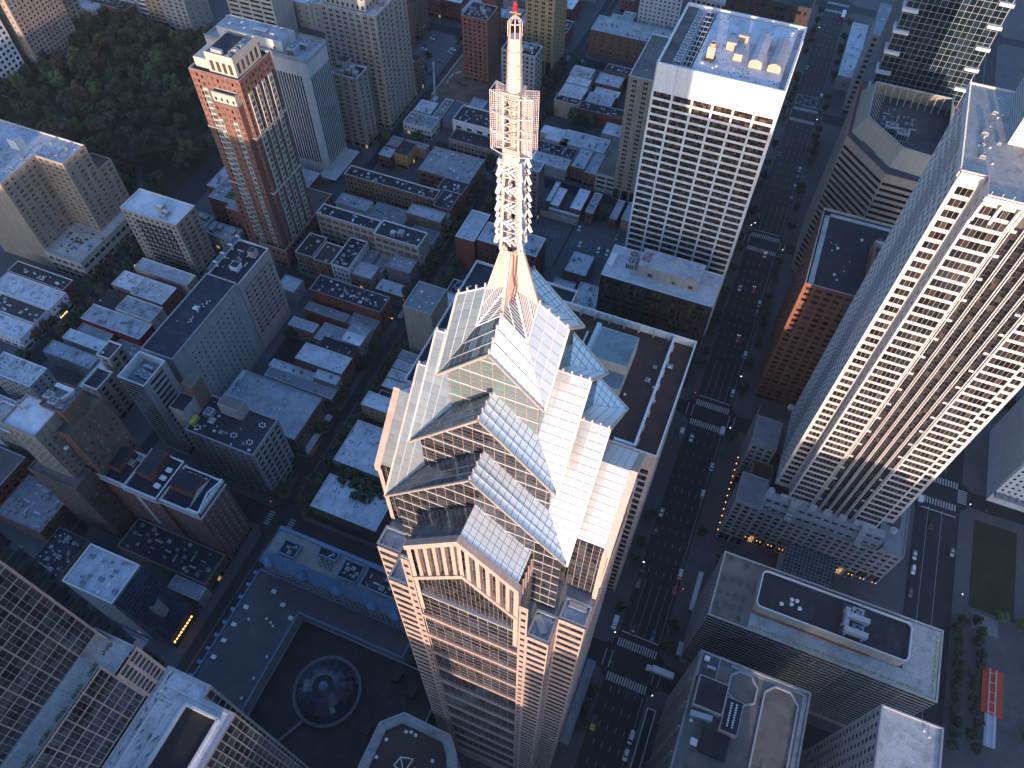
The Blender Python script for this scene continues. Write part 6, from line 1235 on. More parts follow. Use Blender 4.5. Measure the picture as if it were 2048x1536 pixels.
q = MB(); q.cyl(dx, dy, 27.2, 28.2, 4.1, 4.0, k=24, mi=0, cap=False); q.cyl(dx, dy, 27.4, 27.7, 3.8, k=24, mi=1); q.cyl(dx, dy, 27.7, 29.2, 1.8, .3, k=14, mi=2); part('lantern', q, [flat('lantern_rim', (.12, .17, .26)), black, bluem], ml.t)
q = MB()
for (x, y, z_) in ((-72, 60, 18.9), (-64, 57, 18.9), (-74, 38, 18.9)): q.box(x-1.6, y-2, 18.4, x+1.6, y+2, 21.2)
part('vent_box', q, black, ml.t)
q = MB()
for i in range(16):
    for j in range(4):
        if (i+j) % 2: q.box(-92+i*1.4, 14+j*1.2-i*.3, 18.42, -90.6+i*1.4, 15.2+j*1.2-i*.3, 18.46)
part('chequer_paving', q, trimw, ml.t)
ml.done(200)

# ------------------------------------------------------------------ second glass tower (bottom left), stepped
l2 = Bld('stepped_glass_tower', 'stepped tower of black glass with planted terrace strip at the lower left', 'skyscraper', -100, -2)
cg = dict(bay=2.4, ww=2.1, fh=1.9, wh=1.45, sill=.22, mg=.3, top=.4, base=.3, shop=False, dep=.10, gm=g_crown, fm=trimp)
l2.facade((-90, -40), (-90, 13.5), 190, 256, pinkg, **{**cg, 'bay': 4.8, 'ww': 4.62, 'fh': 3.9, 'wh': 3.9, 'sill': .08, 'cols': 4, 'rows': 2}); l2.plain((-90, 13.5), (-95, 13.5), 170, 256, pinkg)
l2.facade((-95, 13.5), (-95, 17.4), 150, 256, g_blue, **{**cg, 'fm': bluem}); l2.plain((-95, 17.4), (-130, 17.4), 20, 256, trimd)
l2.facade((-85.3, -40), (-85.3, 8.6), 168, 190, pinkg, **{**cg, 'bay': 4.8, 'ww': 4.62, 'fh': 3.9, 'wh': 3.9, 'sill': .08, 'cols': 4, 'rows': 2}); l2.facade((-85.3, 8.6), (-85.3, 14.8), 166, 183, pinkg, **cg)
l2.top([(-90, -40), (-85.3, -40), (-85.3, 8.6), (-90, 8.6)], 190.4, r_conc, steel, .5, .3, 'terrace'); l2.top([(-95, 8.6), (-85.3, 8.6), (-85.3, 14.6), (-95, 14.6)], 184, r_conc, steel, .5, .3, 'terrace')
l2.top([(-99, 14.8), (-92, 14.8), (-92, 18.4), (-99, 18.4)], 168, r_conc, bluem, .5, .3, 'terrace')
for i in range(7):
    q = MB(); y = -15+i*4.2
    for _ in range(60): u = R.uniform(0, 2.6); x = R.uniform(-86.5, -85.8); z_ = R.uniform(190, 190.9); q.face([(x, y+u, z_), (x+.25, y+u+.1, z_+.05), (x+.1, y+u+.3, z_+.2)])
    part('planter_shrub', q, leaf3, l2.t)
wf = dict(bay=1.7, ww=1.45, fh=3.9, wh=3.6, sill=.12, mg=.2, top=.8, base=4, shop=False, dep=.10, gm=g_crown)
l2.facade((-66.5, -40), (-66.5, 12.8), 0, 167, greyd, **wf)
l2.facade((-74.4, 12.8), (-74.4, 15.6), 0, 167, steel, **wf); l2.plain((-66.5, 12.8), (-74.4, 12.8), 0, 167, trimd); l2.plain((-74.4, 15.6), (-85.3, 15.6), 0, 167, trimd)
l2.top([(-85.3, -40), (-66.5, -40), (-66.5, 12.8), (-74.4, 12.8), (-74.4, 15.6), (-85.3, 15.6)], 167, r_stain, steel, .5, .7)
box(l2.t, 'roof_well', -76.8, -8, 166.5, -69.6, 10, 166.56, black)
q = MB()
for (a, b) in (((-77.2, -9), (-69, -9)), ((-69, -9), (-69, 10.4)), ((-69, 10.4), (-77.2, 10.4)), ((-77.2, 10.4), (-77.2, -9))): q.bar(a+(167.0,), b+(167.0,), .5, 0, 1.1)
q.bar((-83, -30, 166.8), (-83, 9.5, 166.8), .3); q.bar((-79.6, -30, 166.8), (-79.6, 9.5, 166.8), .3); q.bar((-83, 9.5, 166.8), (-79.6, 9.5, 166.8), .3); q.bar((-68, 12, 166.8), (-84, 12, 166.8), .25)
part('roof_rail', q, trimw, l2.t)
box(l2.t, 'stair_hut', -76.4, -6.4, 166.5, -73.4, -3.4, 168.4, trimw)
clutter(l2.t, -84.6, -78, -12, 14, 166.5, .6, 'vvh')
polyb('', '', '', [(-90, -80), (-66.5, -80), (-66.5, -42), (-90, -42)], 262, pinkg, r_grey, None, thing_=l2)  # unseen wing added to keep the sun off the north-facing glass
l2.done(300, 9)
bg_ = Bld('blue_glass_tower', 'dark blue glass tower face at the left edge behind the stepped tower', 'skyscraper', -125, 10)
for (x0, x1, y1, z) in ((-150, -112, 19.8, 200),): 
    bg_.facade((x1, -40), (x1, y1), 0, z, trimd, bay=2.4, ww=2.2, fh=3.9, wh=3.5, sill=.2, mg=.1, top=.3, base=.3, shop=False, dep=.1, gm=glass('navy_glass', (.008, .018, .04), (.012, .03, .07), .5, spec=.8), fm=bluem, cols=2, rows=2)
    bg_.plain((x1, y1), (x0, y1), 0, z, trimd); bg_.plain((x0, y1), (x0, -40), 0, z, trimd); bg_.plain((x0, -40), (x1, -40), 0, z, trimd); bg_.top([(x0, -40), (x1, -40), (x1, y1), (x0, y1)], z, r_dark, steel, .5, .4)
bg_.done(200)

# ------------------------------------------------------------------ octagonal roof at the bottom centre
pts = [(-55.5, 43.0), (-61.8, 37.0), (-61.8, 22), (-56, 14), (-34, 14), (-28.5, 22), (-28.5, 28), (-33.9, 38.4), (-38, 42.6)]
pts = pts[::-1]; area = sum(pts[i][0]*pts[(i+1) % 9][1]-pts[(i+1) % 9][0]*pts[i][1] for i in range(9))
if area < 0: pts = pts[::-1]
oc = polyb('octagon_pavilion', 'octagonal low building with slatted brown roof inside a pale paved rim at the bottom edge', 'building', pts, 60, greyc, r_conc, dict(bay=3.2, ww=1.6, fh=3.6, wh=1.8), trimg, .4)
q = MB(); ii = inset(pts, 3.4); q.face([p+(59.66,) for p in ii]); part('slatted_deck', q, roofm('timber_deck', (.07, .05, .045), (.03, .025, .02), .5, seam=(30, .6)), oc.t)
q = MB(); k_ = len(ii); jj = inset(ii, .25)
for i in range(k_): j = (i+1) % k_; q.face([ii[i]+(60.2,), ii[j]+(60.2,), jj[j]+(60.2,), jj[i]+(60.2,)]); q.face([ii[i]+(59.6,), ii[j]+(59.6,), ii[j]+(60.2,), ii[i]+(60.2,)])
part('deck_kerb', q, trimd, oc.t)
for (x, y) in ((-52, 37.6), (-50.4, 38.2), (-48.6, 37.9), (-40, 33), (-44, 28.5), (-57, 33), (-57.5, 27)): gear(oc.t, 'hatch', x, y, 59.7, .9)
q = MB()
for a, b in (((-50, 30), (-46, 31)), ((-46, 31), (-47, 26)), ((-47, 26), (-51, 27)), ((-51, 27), (-50, 30)), ((-50, 30), (-47, 26))): q.bar(a+(60.8,), b+(60.8,), .3)
part('antenna_frame', q, trimw, oc.t); oc.done(60)

# ------------------------------------------------------------------ north side of the avenue
f = Bld('fan_roof_office', 'grey striped office block with planted paved roof, long black upper deck and roof fans', 'office', 71, 128)
fx0, fx1, fy0, fy1, fz = 31.7, 112.0, 115.2, 142, 60
fs = dict(bay=80, ww=79.4, fh=2.5, wh=1.55, sill=.7, mg=.2, top=.6, base=4, dep=.10, gm=g_flat, shop=False, cols=40, bar=.14)
for i in range(8):
    a = fx0+(fx1-fx0)*i/8; b = fx0+(fx1-fx0)*(i+1)/8; f.facade((a, fy0), (b, fy0), 0, fz, greyc, **{**fs, 'bay': 10, 'ww': 10.02, 'mg': 0.0, 'cols': 5})
f.facade((fx0, fy1), (fx0, fy0), 0, fz, greyc, **{**fs, 'bay': 1.6, 'ww': .8, 'fh': 3.6, 'wh': 3.1, 'cols': 1, 'mg': .6}); f.plain((fx1, fy0), (fx1, fy1), 0, fz, greyc); f.plain((fx1, fy1), (fx0, fy1), 0, fz, greyc)
f.top([(fx0, fy0), (fx1, fy0), (fx1, fy1), (fx0, fy1)], fz, r_paver, cream, .9, .6)
def rr(x0, x1, y0, y1, r_, n=5):
    P = []
    for (cx, cy, a) in ((x1-r_, y0+r_, -90), (x1-r_, y1-r_, 0), (x0+r_, y1-r_, 90), (x0+r_, y0+r_, 180)):
        for i in range(n+1): t_ = math.radians(a+90*i/n); P.append((cx+r_*math.cos(t_), cy+r_*math.sin(t_)))
    return P
q = MB(); pr = rr(46, 99.4, 122.6, 137.4, 2.2); q.prism(pr, 59.1, 66, top=False); part('upper_deck_wall', q, cream, f.t)
q = MB(); ip = inset(pr, .45)
for i in range(len(pr)): j = (i+1) % len(pr); q.face([pr[i]+(66,), pr[j]+(66,), ip[j]+(66,), ip[i]+(66,)]); q.face([ip[i]+(66,), ip[j]+(66,), ip[j]+(64.6,), ip[i]+(64.6,)])
part('deck_rim', q, trimw, f.t); q = MB(); q.face([p+(65.0,) for p in ip]); part('upper_deck', q, r_dark, f.t)
q = MB(); q.box(46, 116, 59.1, 112-.8, 122.4, 59.8); q.box(99.6, 122.4, 59.1, 111.2, 141, 59.8); part('pale_ledge', q, r_conc, f.t)
q = MB()
for i in range(40): x = 47+i*1.5+R.uniform(-.2, .2); q.box(x, 116.7, 59.8, x+R.uniform(.7, 1.5), 117.2+R.uniform(0, .4), 59.83)
for i in range(12): y = 118+i*1.8; q.box(109.6, y, 59.8, 110.3, y+1.3, 59.83)
part('moss_streak', q, roofm('moss', (.30, .33, .08), (.15, .15, .08), .5), f.t)['kind'] = 'stuff'
box(f.t, 'fan_pit', 75.4, 124.2, 65.0, 83.5, 136.2, 65.1, trimd); gear(f.t, 'ac', 80.5, 133.4, 65.1, 4, 4, 1.6); gear(f.t, 'ac', 81.2, 127.2, 65.1, 4, 4, 1.6); gear(f.t, 'duct', 80, 130.4, 65.6, 8); gear(f.t, 'duct', 80, 125, 65.6, 8); gear(f.t, 'duct', 76.6, 130, 65.1, 7, rz=1.57)
for (x, y) in ((57.8, 129.6), (59.6, 129.8), (58, 127.8), (61, 127.3), (54.6, 126.6)): gear(f.t, 'vent', x, y, 65.0, 1.6)
q = MB()
for i in range(12): x, y = 34+(i % 4)*2.9+R.uniform(-.6, .6), 121+(i//4)*5.2+R.uniform(-.8, .8); q.cyl(x, y, 60.3, 60.4, 1.05, k=8); q.cyl(x, y, 59.2, 61.3, .06, k=5)
part('terrace_table', q, flat('table_grey', (.09, .09, .10)), f.t)['kind'] = 'stuff'
for (x, y) in ((34.6, 139), (40.5, 138.4), (34.5, 117.6), (42, 117.2)):
    q = MB(); q.cyl(x, y, 59.1, 60.1, .6, k=8, mi=1)
    for _ in range(70): a, r_, z_ = R.uniform(0, 6.28), R.uniform(0, 1.1), R.uniform(60, 61.6); q.face([(x+r_*math.cos(a), y+r_*math.sin(a), z_), (x+r_*math.cos(a)+.3, y+r_*math.sin(a), z_+.1), (x+r_*math.cos(a), y+r_*math.sin(a)+.3, z_+.2)])
    part('potted_shrub', q, [leaf3, trimg], f.t)
q = MB(); q.box(45.8, 121.9, 59.8, 88, 122.5, 60.4); part('rust_gutter', q, rust, f.t)
q = MB(); q.box(29.6, 137, 4, 31.6, 156, 5); q.box(29.6, 116, 4, 31.6, 122, 5); part('entrance_canopy', q, steel, f.t)
f.done(300, 9)
gv = Bld('gravel_roof_tower', 'grey office tower with gravel roof, octagon kerbs and black rooftop boxes', 'office', 50, 80)
ga = dict(bay=4.2, ww=1.4, fh=3.7, wh=2.4)
gv.plain((31, 96), (31, 50), 0, 72.7, greyc); gv.plain((31, 50), (68.2, 50), 0, 72.7, greyc); gv.plain((68.2, 50), (68.2, 97.4), 0, 72.7, greyc); gv.plain((68.2, 97.4), (31, 97.4), 0, 72.7, greyc); gv.plain((31, 97.4), (31, 96), 0, 72.7, greyc)
gv.top([(31, 50), (68.2, 50), (68.2, 97.4), (31, 97.4)], 72.7, r_grav, greyc, .9, .7)
def ring(t, pts, z, w, m, h=.5, closed=True):
    q = MB(); n = len(pts)
    for i in range(n if closed else n-1): q.bar(pts[i]+(z,), pts[(i+1) % n]+(z,), w, 0, h)
    part('kerb', q, m, t)
ring(gv.t, [(42.5, 93), (45, 95.2), (49, 95.2), (51.5, 92), (51.5, 87), (47.5, 84.5), (42.5, 87)], 72.1, .6, trimg)
ring(gv.t, [(54, 60), (54, 92), (57, 95), (62, 95), (65, 91.5), (65, 60)], 72.1, .6, trimg, closed=False)
q = MB(); q.box(66.0, 52, 71.85, 67.4, 96, 71.95); q.box(42, 95.6, 71.85, 66, 96.6, 71.95); part('paving_strip', q, r_conc, gv.t)
box(gv.t, 'roof_box', 32.4, 78, 71.8, 42, 88, 76.5, cream, r_dark); box(gv.t, 'roof_box', 42.2, 74, 71.8, 48, 85, 75.0, cream, r_dark); box(gv.t, 'roof_annex', 31.7, 88.2, 71.8, 38, 96.6, 73.4, greyc, r_dgrav)
for i in range(10): gear(gv.t, 'vent', 44.2, 76+i*.8, 75.1, .7); gear(gv.t, 'vent', 45.8, 76+i*.8, 75.1, .7)
box(gv.t, 'solar_rack', 38, 66, 71.8, 46.5, 73.4, 73, black); gear(gv.t, 'vent', 33.6, 74, 71.8, 1.4); gear(gv.t, 'hatch', 36, 68, 71.8, 2); gear(gv.t, 'hatch', 33.5, 94.6, 73.4, 1.5); gear(gv.t, 'duct', 35.4, 92, 73.4, 3); gear(gv.t, 'duct', 36, 76, 71.8, 7, rz=.1); gear(gv.t, 'hatch', 58, 66, 71.8, .8)
q = MB()
for y in (55, 63, 71, 79, 87): q.bar((30.8, y, 3), (30.8, y, 72), 1.4, 0, .5)
part('pier', q, greyc, gv.t)
gv.done(200)
B('entrance_canopy', 'long dark flat canopy with white rim on the pavement beside the gravel roof tower', 'canopy', 24.6, 28.2, 62, 91, 4.5, steel, r_dark, None, None, trimw, 0, par=.3)
B('tan_window_tower', 'tan office tower with pale stained roof and small square windows at the lower right', 'office', 83.5, 101.5, 60, 95.2, 92, stone, r_conc, None, 'apt', trimg, .3, 'vh', .8, bay=3.4, ww=1.5, fh=4.6, wh=2.6)
B('round_end_block', 'low block with curved paved end at the lower right corner', 'building', 102, 112, 50, 88, 60, cream, r_paver, 'off', None, trimg, .6)
B('corner_roof_fragment', 'white-trimmed roof edge poking in at the bottom between the two towers', 'building', 36, 56, 34, 54, 98, greyc, r_conc, 'off', 'off', trimw, .4)

# red-brown granite tower, octagon tower, glass grid tower
rb = B('rust_granite_tower', 'rust-red granite office tower with square punched windows and black roof', 'office', 32, 76, 264.5, 317, 88, terrac, r_dark, 'off', 'off', cream, 0, 'v', 1.2, bay=4.1, ww=2.7, fh=3.5, wh=1.8, sill=1.0, cols=1, gm=g_brown)
rb = rb.t; q = MB(); q.box(33.4, 266, 86.8, 35.6, 315, 87.1); q.box(33.4, 313, 86.8, 74, 315, 87.1); part('roof_border', q, r_conc, rb)
box(rb, 'plant_wall', 56, 268, 86.8, 72, 269, 93.5, terrac); box(rb, 'plant_wall', 56, 269, 86.8, 57, 296, 93.5, terrac); box(rb, 'plant_wall', 56, 296, 86.8, 72, 297, 93.5, cream); box(rb, 'plant_wall', 57, 280, 86.8, 72, 290, 93.2, terrac, r_dark)
gear(rb, 'ac', 64, 274, 86.9, 5, 5, 5); gear(rb, 'ac', 64, 279, 86.9, 5, 4.6, 5); gear(rb, 'ac', 62, 293.4, 86.9, 4.5, 4.5, 5); gear(rb, 'ac', 66.8, 293.4, 86.9, 4.5, 4.5, 5)
q = MB(); q.cyl(58.5, 299.5, 86.8, 92, 2.0, 1.2, k=12); q.cyl(63.5, 298.8, 86.8, 92, 2.0, 1.2, k=12); part('red_tank', q, redt, rb); clutter(rb, 38, 54, 268, 312, 86.8, .25, 'vh')
ov = Bld('chamfered_tower', 'beige chamfered office tower with black window bands and sloped tan plant screen', 'office', 58, 382)
op = [(33, 364.4), (54.5, 345.5), (60.5, 345.5), (82, 364), (82, 412), (33, 412)]
op = [(33, 377.5), (33, 366), (54.5, 343.5), (73, 342.8), (84, 350), (84, 412), (33, 412)]
os_ = dict(bay=100, ww=59, fh=3.5, wh=1.75, sill=.9, mg=.3, top=4.0, base=5, dep=.10, gm=g_black, shop=False, cols=16)
for i in range(7):
    a, b = Vector(op[i]), Vector(op[(i+1) % 7])
    if i in (1, 2, 3, 0, 6): ov.facade(a, b, .1, 95, beige if False else wall('beige_precast', (.44, .37, .30), .8, .1), **os_)
    else: ov.plain(a, b, .1, 95, MATS['beige_precast'])
ov.top(op, 95, r_dgrav, redt, .8, .5)
oa = [(34.8, 376.5), (34.8, 371), (55.8, 350), (73, 348), (82, 352), (82, 409), (34.8, 409)]; ob = inset(oa, 4.6); q = MB()
for i in range(7): j = (i+1) % 7; q.face([oa[i]+(94.4,), oa[j]+(94.4,), ob[j]+(103.5,), ob[i]+(103.5,)])
part('sloped_screen', q, wall('tan_metal', (.40, .35, .27), .6, .06, panel=(.8, 60)), ov.t)
q = MB()
for i in range(7): j = (i+1) % 7; q.bar(ob[i]+(103.5,), ob[j]+(103.5,), .6)
for i in range(10): q.bar((ob[0][0], 372+i*3.6, 103.2), (ob[0][0]+6, 374+i*3.2, 96.5), .3); q.bar((45+i*3.6, ob[5][1], 103.2), (46+i*3.4, ob[5][1]-5, 96.5), .3)
part('screen_truss', q, trimg, ov.t)
box(ov.t, 'plant_floor', 41, 358, 94.2, 80, 402, 94.9, r_dgrav); gear(ov.t, 'ac', 52, 377, 95, 6, 5, 5); gear(ov.t, 'ac', 58, 374, 95, 6, 5, 5); clutter(ov.t, 46, 66, 380, 398, 95, 1.1, 'adad')
ov.done(300, 9)
gg = Bld('glass_grid_tower', 'dark glass tower with fine grid facade and white balcony brackets at the top right', 'skyscraper', 80, 480)
gs = dict(bay=2.9, ww=2.86, fh=3.3, wh=3.12, sill=.08, mg=.3, top=1, base=5, dep=.12, gm=glass('teal_dark_glass', (.006, .012, .018), (.008, .022, .03), .4, spec=.6), fm=trimg, shop=False)
gf = wall('grid_metal', (.30, .31, .31), .5)
gg.facade((40, 430), (86, 430), 0, 178, gf, **gs); gg.facade((40, 500), (40, 430), 0, 178, gf, **gs); gg.plain((86, 430), (86, 500), 0, 178, gf); gg.plain((86, 500), (40, 500), 0, 178, gf); gg.top([(40, 430), (86, 430), (86, 500), (40, 500)], 178, r_dark, trimw, 1, .6)
q = MB()
for i in range(14): z_ = 14+i*11.5; q.box(39.2, 428.2, z_, 47, 430, z_+1.6); q.box(39.0, 430, z_, 40, 437, z_+1.6); q.box(80, 428.2, z_, 86.8, 430, z_+1.6)
part('bracket_balcony', q, trimw, gg.t)['kind'] = 'stuff'; gg.done(300, 9)
q = by('dark glass tower with fine grid')
B('far_office', 'grey office beyond the dark grid tower at the top edge', 'office', 38, 90, 533, 575, 60, greyc, r_grey, 'off', 'off', trimg, .4)
B('striped_hotel_tower', 'white and blue vertically striped tower with pink banner at the right edge', 'skyscraper', 150, 190, 247, 290, 92, whitep, r_silver, 'few', None, trimw, .3, bay=2.6, ww=1.2, fh=3.4, wh=1.5, sill=1)
sx = by('white and blue vertically striped tower'); q = MB()
for i in range(26): q.box(149.6, 248+i*1.6, 14, 150, 248.7+i*1.6, 90)
part('fin', q, trimw, sx)
q = MB()
for i in range(12): q.box(150+i*3.2, 244.4, 8, 150.4+i*3.2, 247, 10)
q.box(150, 244, 8, 190, 247, 8.4); part('canopy_frame', q, trimg, sx)
# ------------------------------------------------------------------ trees
def crown_mesh(seed, mat, n=2600, flatn=.62, leafs=.10):
    r = random.Random(seed); b = MB(); cl = []
    for _ in range(26):
        while True:
            p = Vector((r.uniform(-1, 1), r.uniform(-1, 1), r.uniform(-1, 1)))
            if .25 < p.length < .82: break
        cl.append((p, r.uniform(.20, .36)))
    for i in range(n):
        c, cr = r.choice(cl); v = Vector((r.gauss(0, 1), r.gauss(0, 1), r.gauss(0, 1))).normalized()*cr*r.uniform(.75, 1.08); p = c+v
        a = Vector((r.gauss(0, 1), r.gauss(0, 1), r.gauss(0, .6))).normalized(); u = a.cross(v).normalized() if a.cross(v).length > 1e-4 else Vector((1, 0, 0)); w = (v.normalized()+a*.6).cross(u).normalized()
        s = leafs*r.uniform(.6, 1.3); b.face([p-u*s, p+w*s*.9, p+u*s, p-w*s*.5])
    return b.mesh('crown', mat)
CR = [crown_mesh(1, leaf), crown_mesh(2, leaf), crown_mesh(3, leaf3), crown_mesh(4, leaf2), crown_mesh(5, leaf, 3200)]
tb = MB(); tb.cyl(0, 0, 0, .55, .035, .022, k=6, cap=False)
for a in range(5): t_ = a*1.26; tb.bar((0, 0, .38+a*.03), (.28*math.cos(t_), .28*math.sin(t_), .66+a*.03), .018)
TR = tb.mesh('trunk', bark)
def tree(x, y, h, w, label, group=None, k=None, z=.13):
    t = thing('tree', label, 'tree', (x, y, z), group); k = R.choice((0, 1, 1, 4, 0)) if k is None else k; rz = R.uniform(0, 6.28)
    c = link('crown', CR[k], t, (0, 0, h*.62), rz, (w/2, w/2, h*.40)); link('trunk', TR, t, (0, 0, 0), rz, (h, h, h)); return t
n = 0; used = []
for i in range(900):
    x, y = R.uniform(-531, -352), R.uniform(254, 431)
    if any((x-a)**2+(y-b)**2 < 60 for a, b in used): continue
    if (x+442)**2+(y-342)**2 < 150 or (x > -372 and y < 300): 
        if R.random() < .8: continue
    used.append((x, y)); k = R.choices((0, 1, 4, 2, 3), (4, 4, 4, 2, 1))[0]
    tree(x, y, R.uniform(13, 19), R.uniform(10, 15.5), 'leafy tree in the dense park canopy', 'park trees', k, .14)
    n += 1
    if n > 175: break
for (a, b, xx, side) in ((118, 234, -153.2, 'near'), (118, 234, -167.2, 'far'), (256, 372, -153.4, 'near'), (256, 372, -167, 'far'), (392, 512, -153.4, 'near'), (392, 512, -167, 'far')):
    y = a
    while y < b:
        if R.random() < .85: tree(xx+R.uniform(-.6, .6), y, R.uniform(8, 11), R.uniform(8, 11), 'street tree on the pavement of the shopping street', 'street trees of the shopping street')
        y += R.uniform(8, 13)
for (a, b, xx) in ((20, 92, 1.6), (118, 236, 1.4), (256, 370, 1.2), (388, 512, 1.2), (530, 668, 1.4), (118, 170, 25.8), (176, 236, 26.2), (256, 370, 25.8), (388, 512, 26), (530, 668, 26)):
    y = a
    while y < b:
        if R.random() < (.3 if a < 200 else .5): tree(xx+R.uniform(-.5, .5), y, R.uniform(5.5, 8), R.uniform(4.5, 6.5), 'small dark street tree on the pavement of the wide avenue', 'street trees of the wide avenue')
        y += R.uniform(6, 10)
for (a, b, xx) in ((150, 235, -332), (150, 235, -343), (62, 140, -340)):
    y = a
    while y < b: tree(xx+R.uniform(-.8, .8), y, R.uniform(7, 10), R.uniform(6, 9), 'street tree on the dark street beside the mansard rows', 'street trees by the mansard rows', 3 if R.random() < .2 else None); y += R.uniform(6, 10)
for (x, y, h, w, lb, k) in [(-128.5, 132, 13, 14, 'broad dark tree beside the large worn white roof, nearest the tower', 0), (-137, 136, 12, 13, 'broad dark tree behind the large worn white roof', 4), (-120, 137, 12, 12, 'dark tree squeezed between worn white roof and spire tower', 1), (-143.5, 137.6, 10, 9, 'smaller dark tree at the street end behind the worn white roof', 1),
  (-133.9, 446, 13, 12, 'left of two green trees against the tan party wall', 0), (-124.5, 446, 13, 11, 'right of two green trees against the tan party wall', 1), (-257, 372, 10, 10, 'light green tree at the foot of the pale ornate block', 2), (-247, 380, 8, 8, 'small light green tree left of the orange house', 2), (-226, 385, 9, 10, 'dark tree in front of the white stucco houses', 1), (-207, 383, 8, 9, 'grey-green tree at the corner of the stone theatre base', 0), (-170, 384, 8, 8, 'street tree by the red-lit theatre doors', 0),
  (-86, 362, 8, 9, 'tree at the edge of the car park between red row houses', 0), (-214, 204, 8, 8, 'dark tree in the back alley of the striped hotel', 0), (-262.5, 478, 7, 6, 'small tree at the car park edge by the pit', 0), (-259, 462, 7, 7, 'shrubby tree at the car park corner nearest the walk-up flats', 0), (-251, 508, 8, 7, 'tree at the top of the car park by the red brick block', 0), (-327, 206, 9, 10, 'tree at the street corner below the beige apartment block terrace', 0), (-303, 262, 8, 9, 'tree between the mansion and the red podium', 0)]:
    tree(x, y, h, w, lb, None, k)
for i in range(24):
    x, y = 141+R.uniform(-1.6, 1.6)+(8.5 if i % 2 else 0), 124+i*2.5
    tree(x, y, 6, 5, 'clipped dark tree in the hedge-like rows along the plaza edge', 'plaza hedge rows', 0)
for (x, y) in ((172, 165), (176, 175), (158, 187), (166, 187), (174, 188), (170, 140)): tree(x, y, 6, 7, 'rounded shrub tree on the dark plaza by the red canopy', 'plaza shrub trees', 2)
for i in range(14): tree(R.uniform(118, 175), R.uniform(270, 560), R.uniform(8, 13), R.uniform(8, 12), 'tree in the far green strip at the upper right edge', 'trees of the upper right edge')
for (x, y) in ((-98, 163), (40, 160), (46, 163), (52, 161), (92, 164), (98, 166), (104, 167)): 
    if x > 0: tree(x, y, 4, 5, 'low plaza tree in the planting bed by the podium', 'podium bed trees', 0)

# ------------------------------------------------------------------ vehicles
PAINTS = {'white': (.62, .63, .65), 'silver': (.36, .37, .38), 'black': (.018, .018, .02), 'grey': (.12, .125, .13), 'red': (.35, .02, .02), 'blue': (.02, .06, .22), 'yellow': (.55, .42, .05), 'tan': (.30, .25, .18)}
PM = {}
for k_, c in PAINTS.items():
    m, N__, L__, P = nmat('car_paint_'+k_); P.inputs['Base Color'].default_value = c+(1,); P.inputs['Roughness'].default_value = .3; P.inputs['Coat Weight'].default_value = .5; PM[k_] = m
cg_ = flat('car_glass', (.012, .014, .018), .08)
def loft(b, secs, mi=0):
    """secs: list of (y, [(x,z)...]) symmetric outline rings"""
    n0 = len(b.v); k = len(secs[0][1])
    for y, pr in secs: b.v += [(x, y, z) for x, z in pr]
    for i in range(len(secs)-1):
        for j in range(k-1): a = n0+i*k+j; b.f.append((a, a+1, a+k+1, a+k)); b.m.append(mi)
    b.f.append(tuple(n0+j for j in range(k))); b.m.append(mi); b.f.append(tuple(n0+(len(secs)-1)*k+j for j in range(k))[::-1]); b.m.append(mi)
def car_meshes(kind):
    L_, Wd, hb, hc = {'sedan': (4.7, 1.85, .82, 1.42), 'suv': (4.8, 1.95, 1.05, 1.75), 'van': (5.4, 2.0, 1.15, 2.1)}[kind]
    w = Wd/2; b = MB()
    def sec(y, s, z): return (y, [(-w*s, .28), (-w*s, z*.75), (-w*s*.9, z), (w*s*.9, z), (w*s, z*.75), (w*s, .28)])
    loft(b, [sec(-L_/2, .84, hb*.78), sec(-L_/2+.3, .97, hb*.9), sec(-L_*.2, 1, hb), sec(L_*.28, 1, hb*1.02), sec(L_/2-.25, .96, hb*.98), sec(L_/2, .86, hb*.8)])
    c0, c1, c2, c3 = {'sedan': (-.22, -.07, .22, .40), 'suv': (-.24, -.12, .40, .47), 'van': (-.36, -.24, .46, .485)}[kind]
    g_ = MB(); rf = MB()
    q = lambda y, s, z: [(-w*s, y, z), (w*s, y, z)]
    A0, A1, A2, A3 = q(c0*L_, .88, hb), q(c1*L_, .72, hc), q(c2*L_, .72, hc), q(c3*L_, .86, hb)
    g_.face([A0[0], A0[1], A1[1], A1[0]]); g_.face([A2[0], A2[1], A3[1], A3[0]]); g_.face([A0[1], A3[1], A2[1], A1[1]]); g_.face([A0[0], A1[0], A2[0], A3[0]])
    rf.face([(A1[0][0], A1[0][1]-.03, hc+.02), (A1[1][0], A1[1][1]-.03, hc+.02), (A2[1][0], A2[1][1]+.03, hc+.02), (A2[0][0], A2[0][1]+.03, hc+.02)])
    wh = MB()
    n = 10
    for i in range(n):
        a0, a1 = 2*math.pi*i/n, 2*math.pi*(i+1)/n; wh.face([(-.11, .33*math.cos(a0), .33*math.sin(a0)), (-.11, .33*math.cos(a1), .33*math.sin(a1)), (.11, .33*math.cos(a1), .33*math.sin(a1)), (.11, .33*math.cos(a0), .33*math.sin(a0))])
    wh.face([(-.11, .33*math.cos(2*math.pi*i/n), .33*math.sin(2*math.pi*i/n)) for i in range(n)]); wh.face([(.11, .33*math.cos(2*math.pi*i/n), .33*math.sin(2*math.pi*i/n)) for i in range(n)])
    lt = MB(); lt.box(-.2, -.03, -.07, .2, .03, .07)
    return L_, w, b.mesh('body', PM['white']), g_.mesh('windows', cg_), rf.mesh('roof_panel', PM['white']), wh.mesh('wheel', black), lt
CM = {k_: car_meshes(k_) for k_ in ('sedan', 'suv', 'van')}
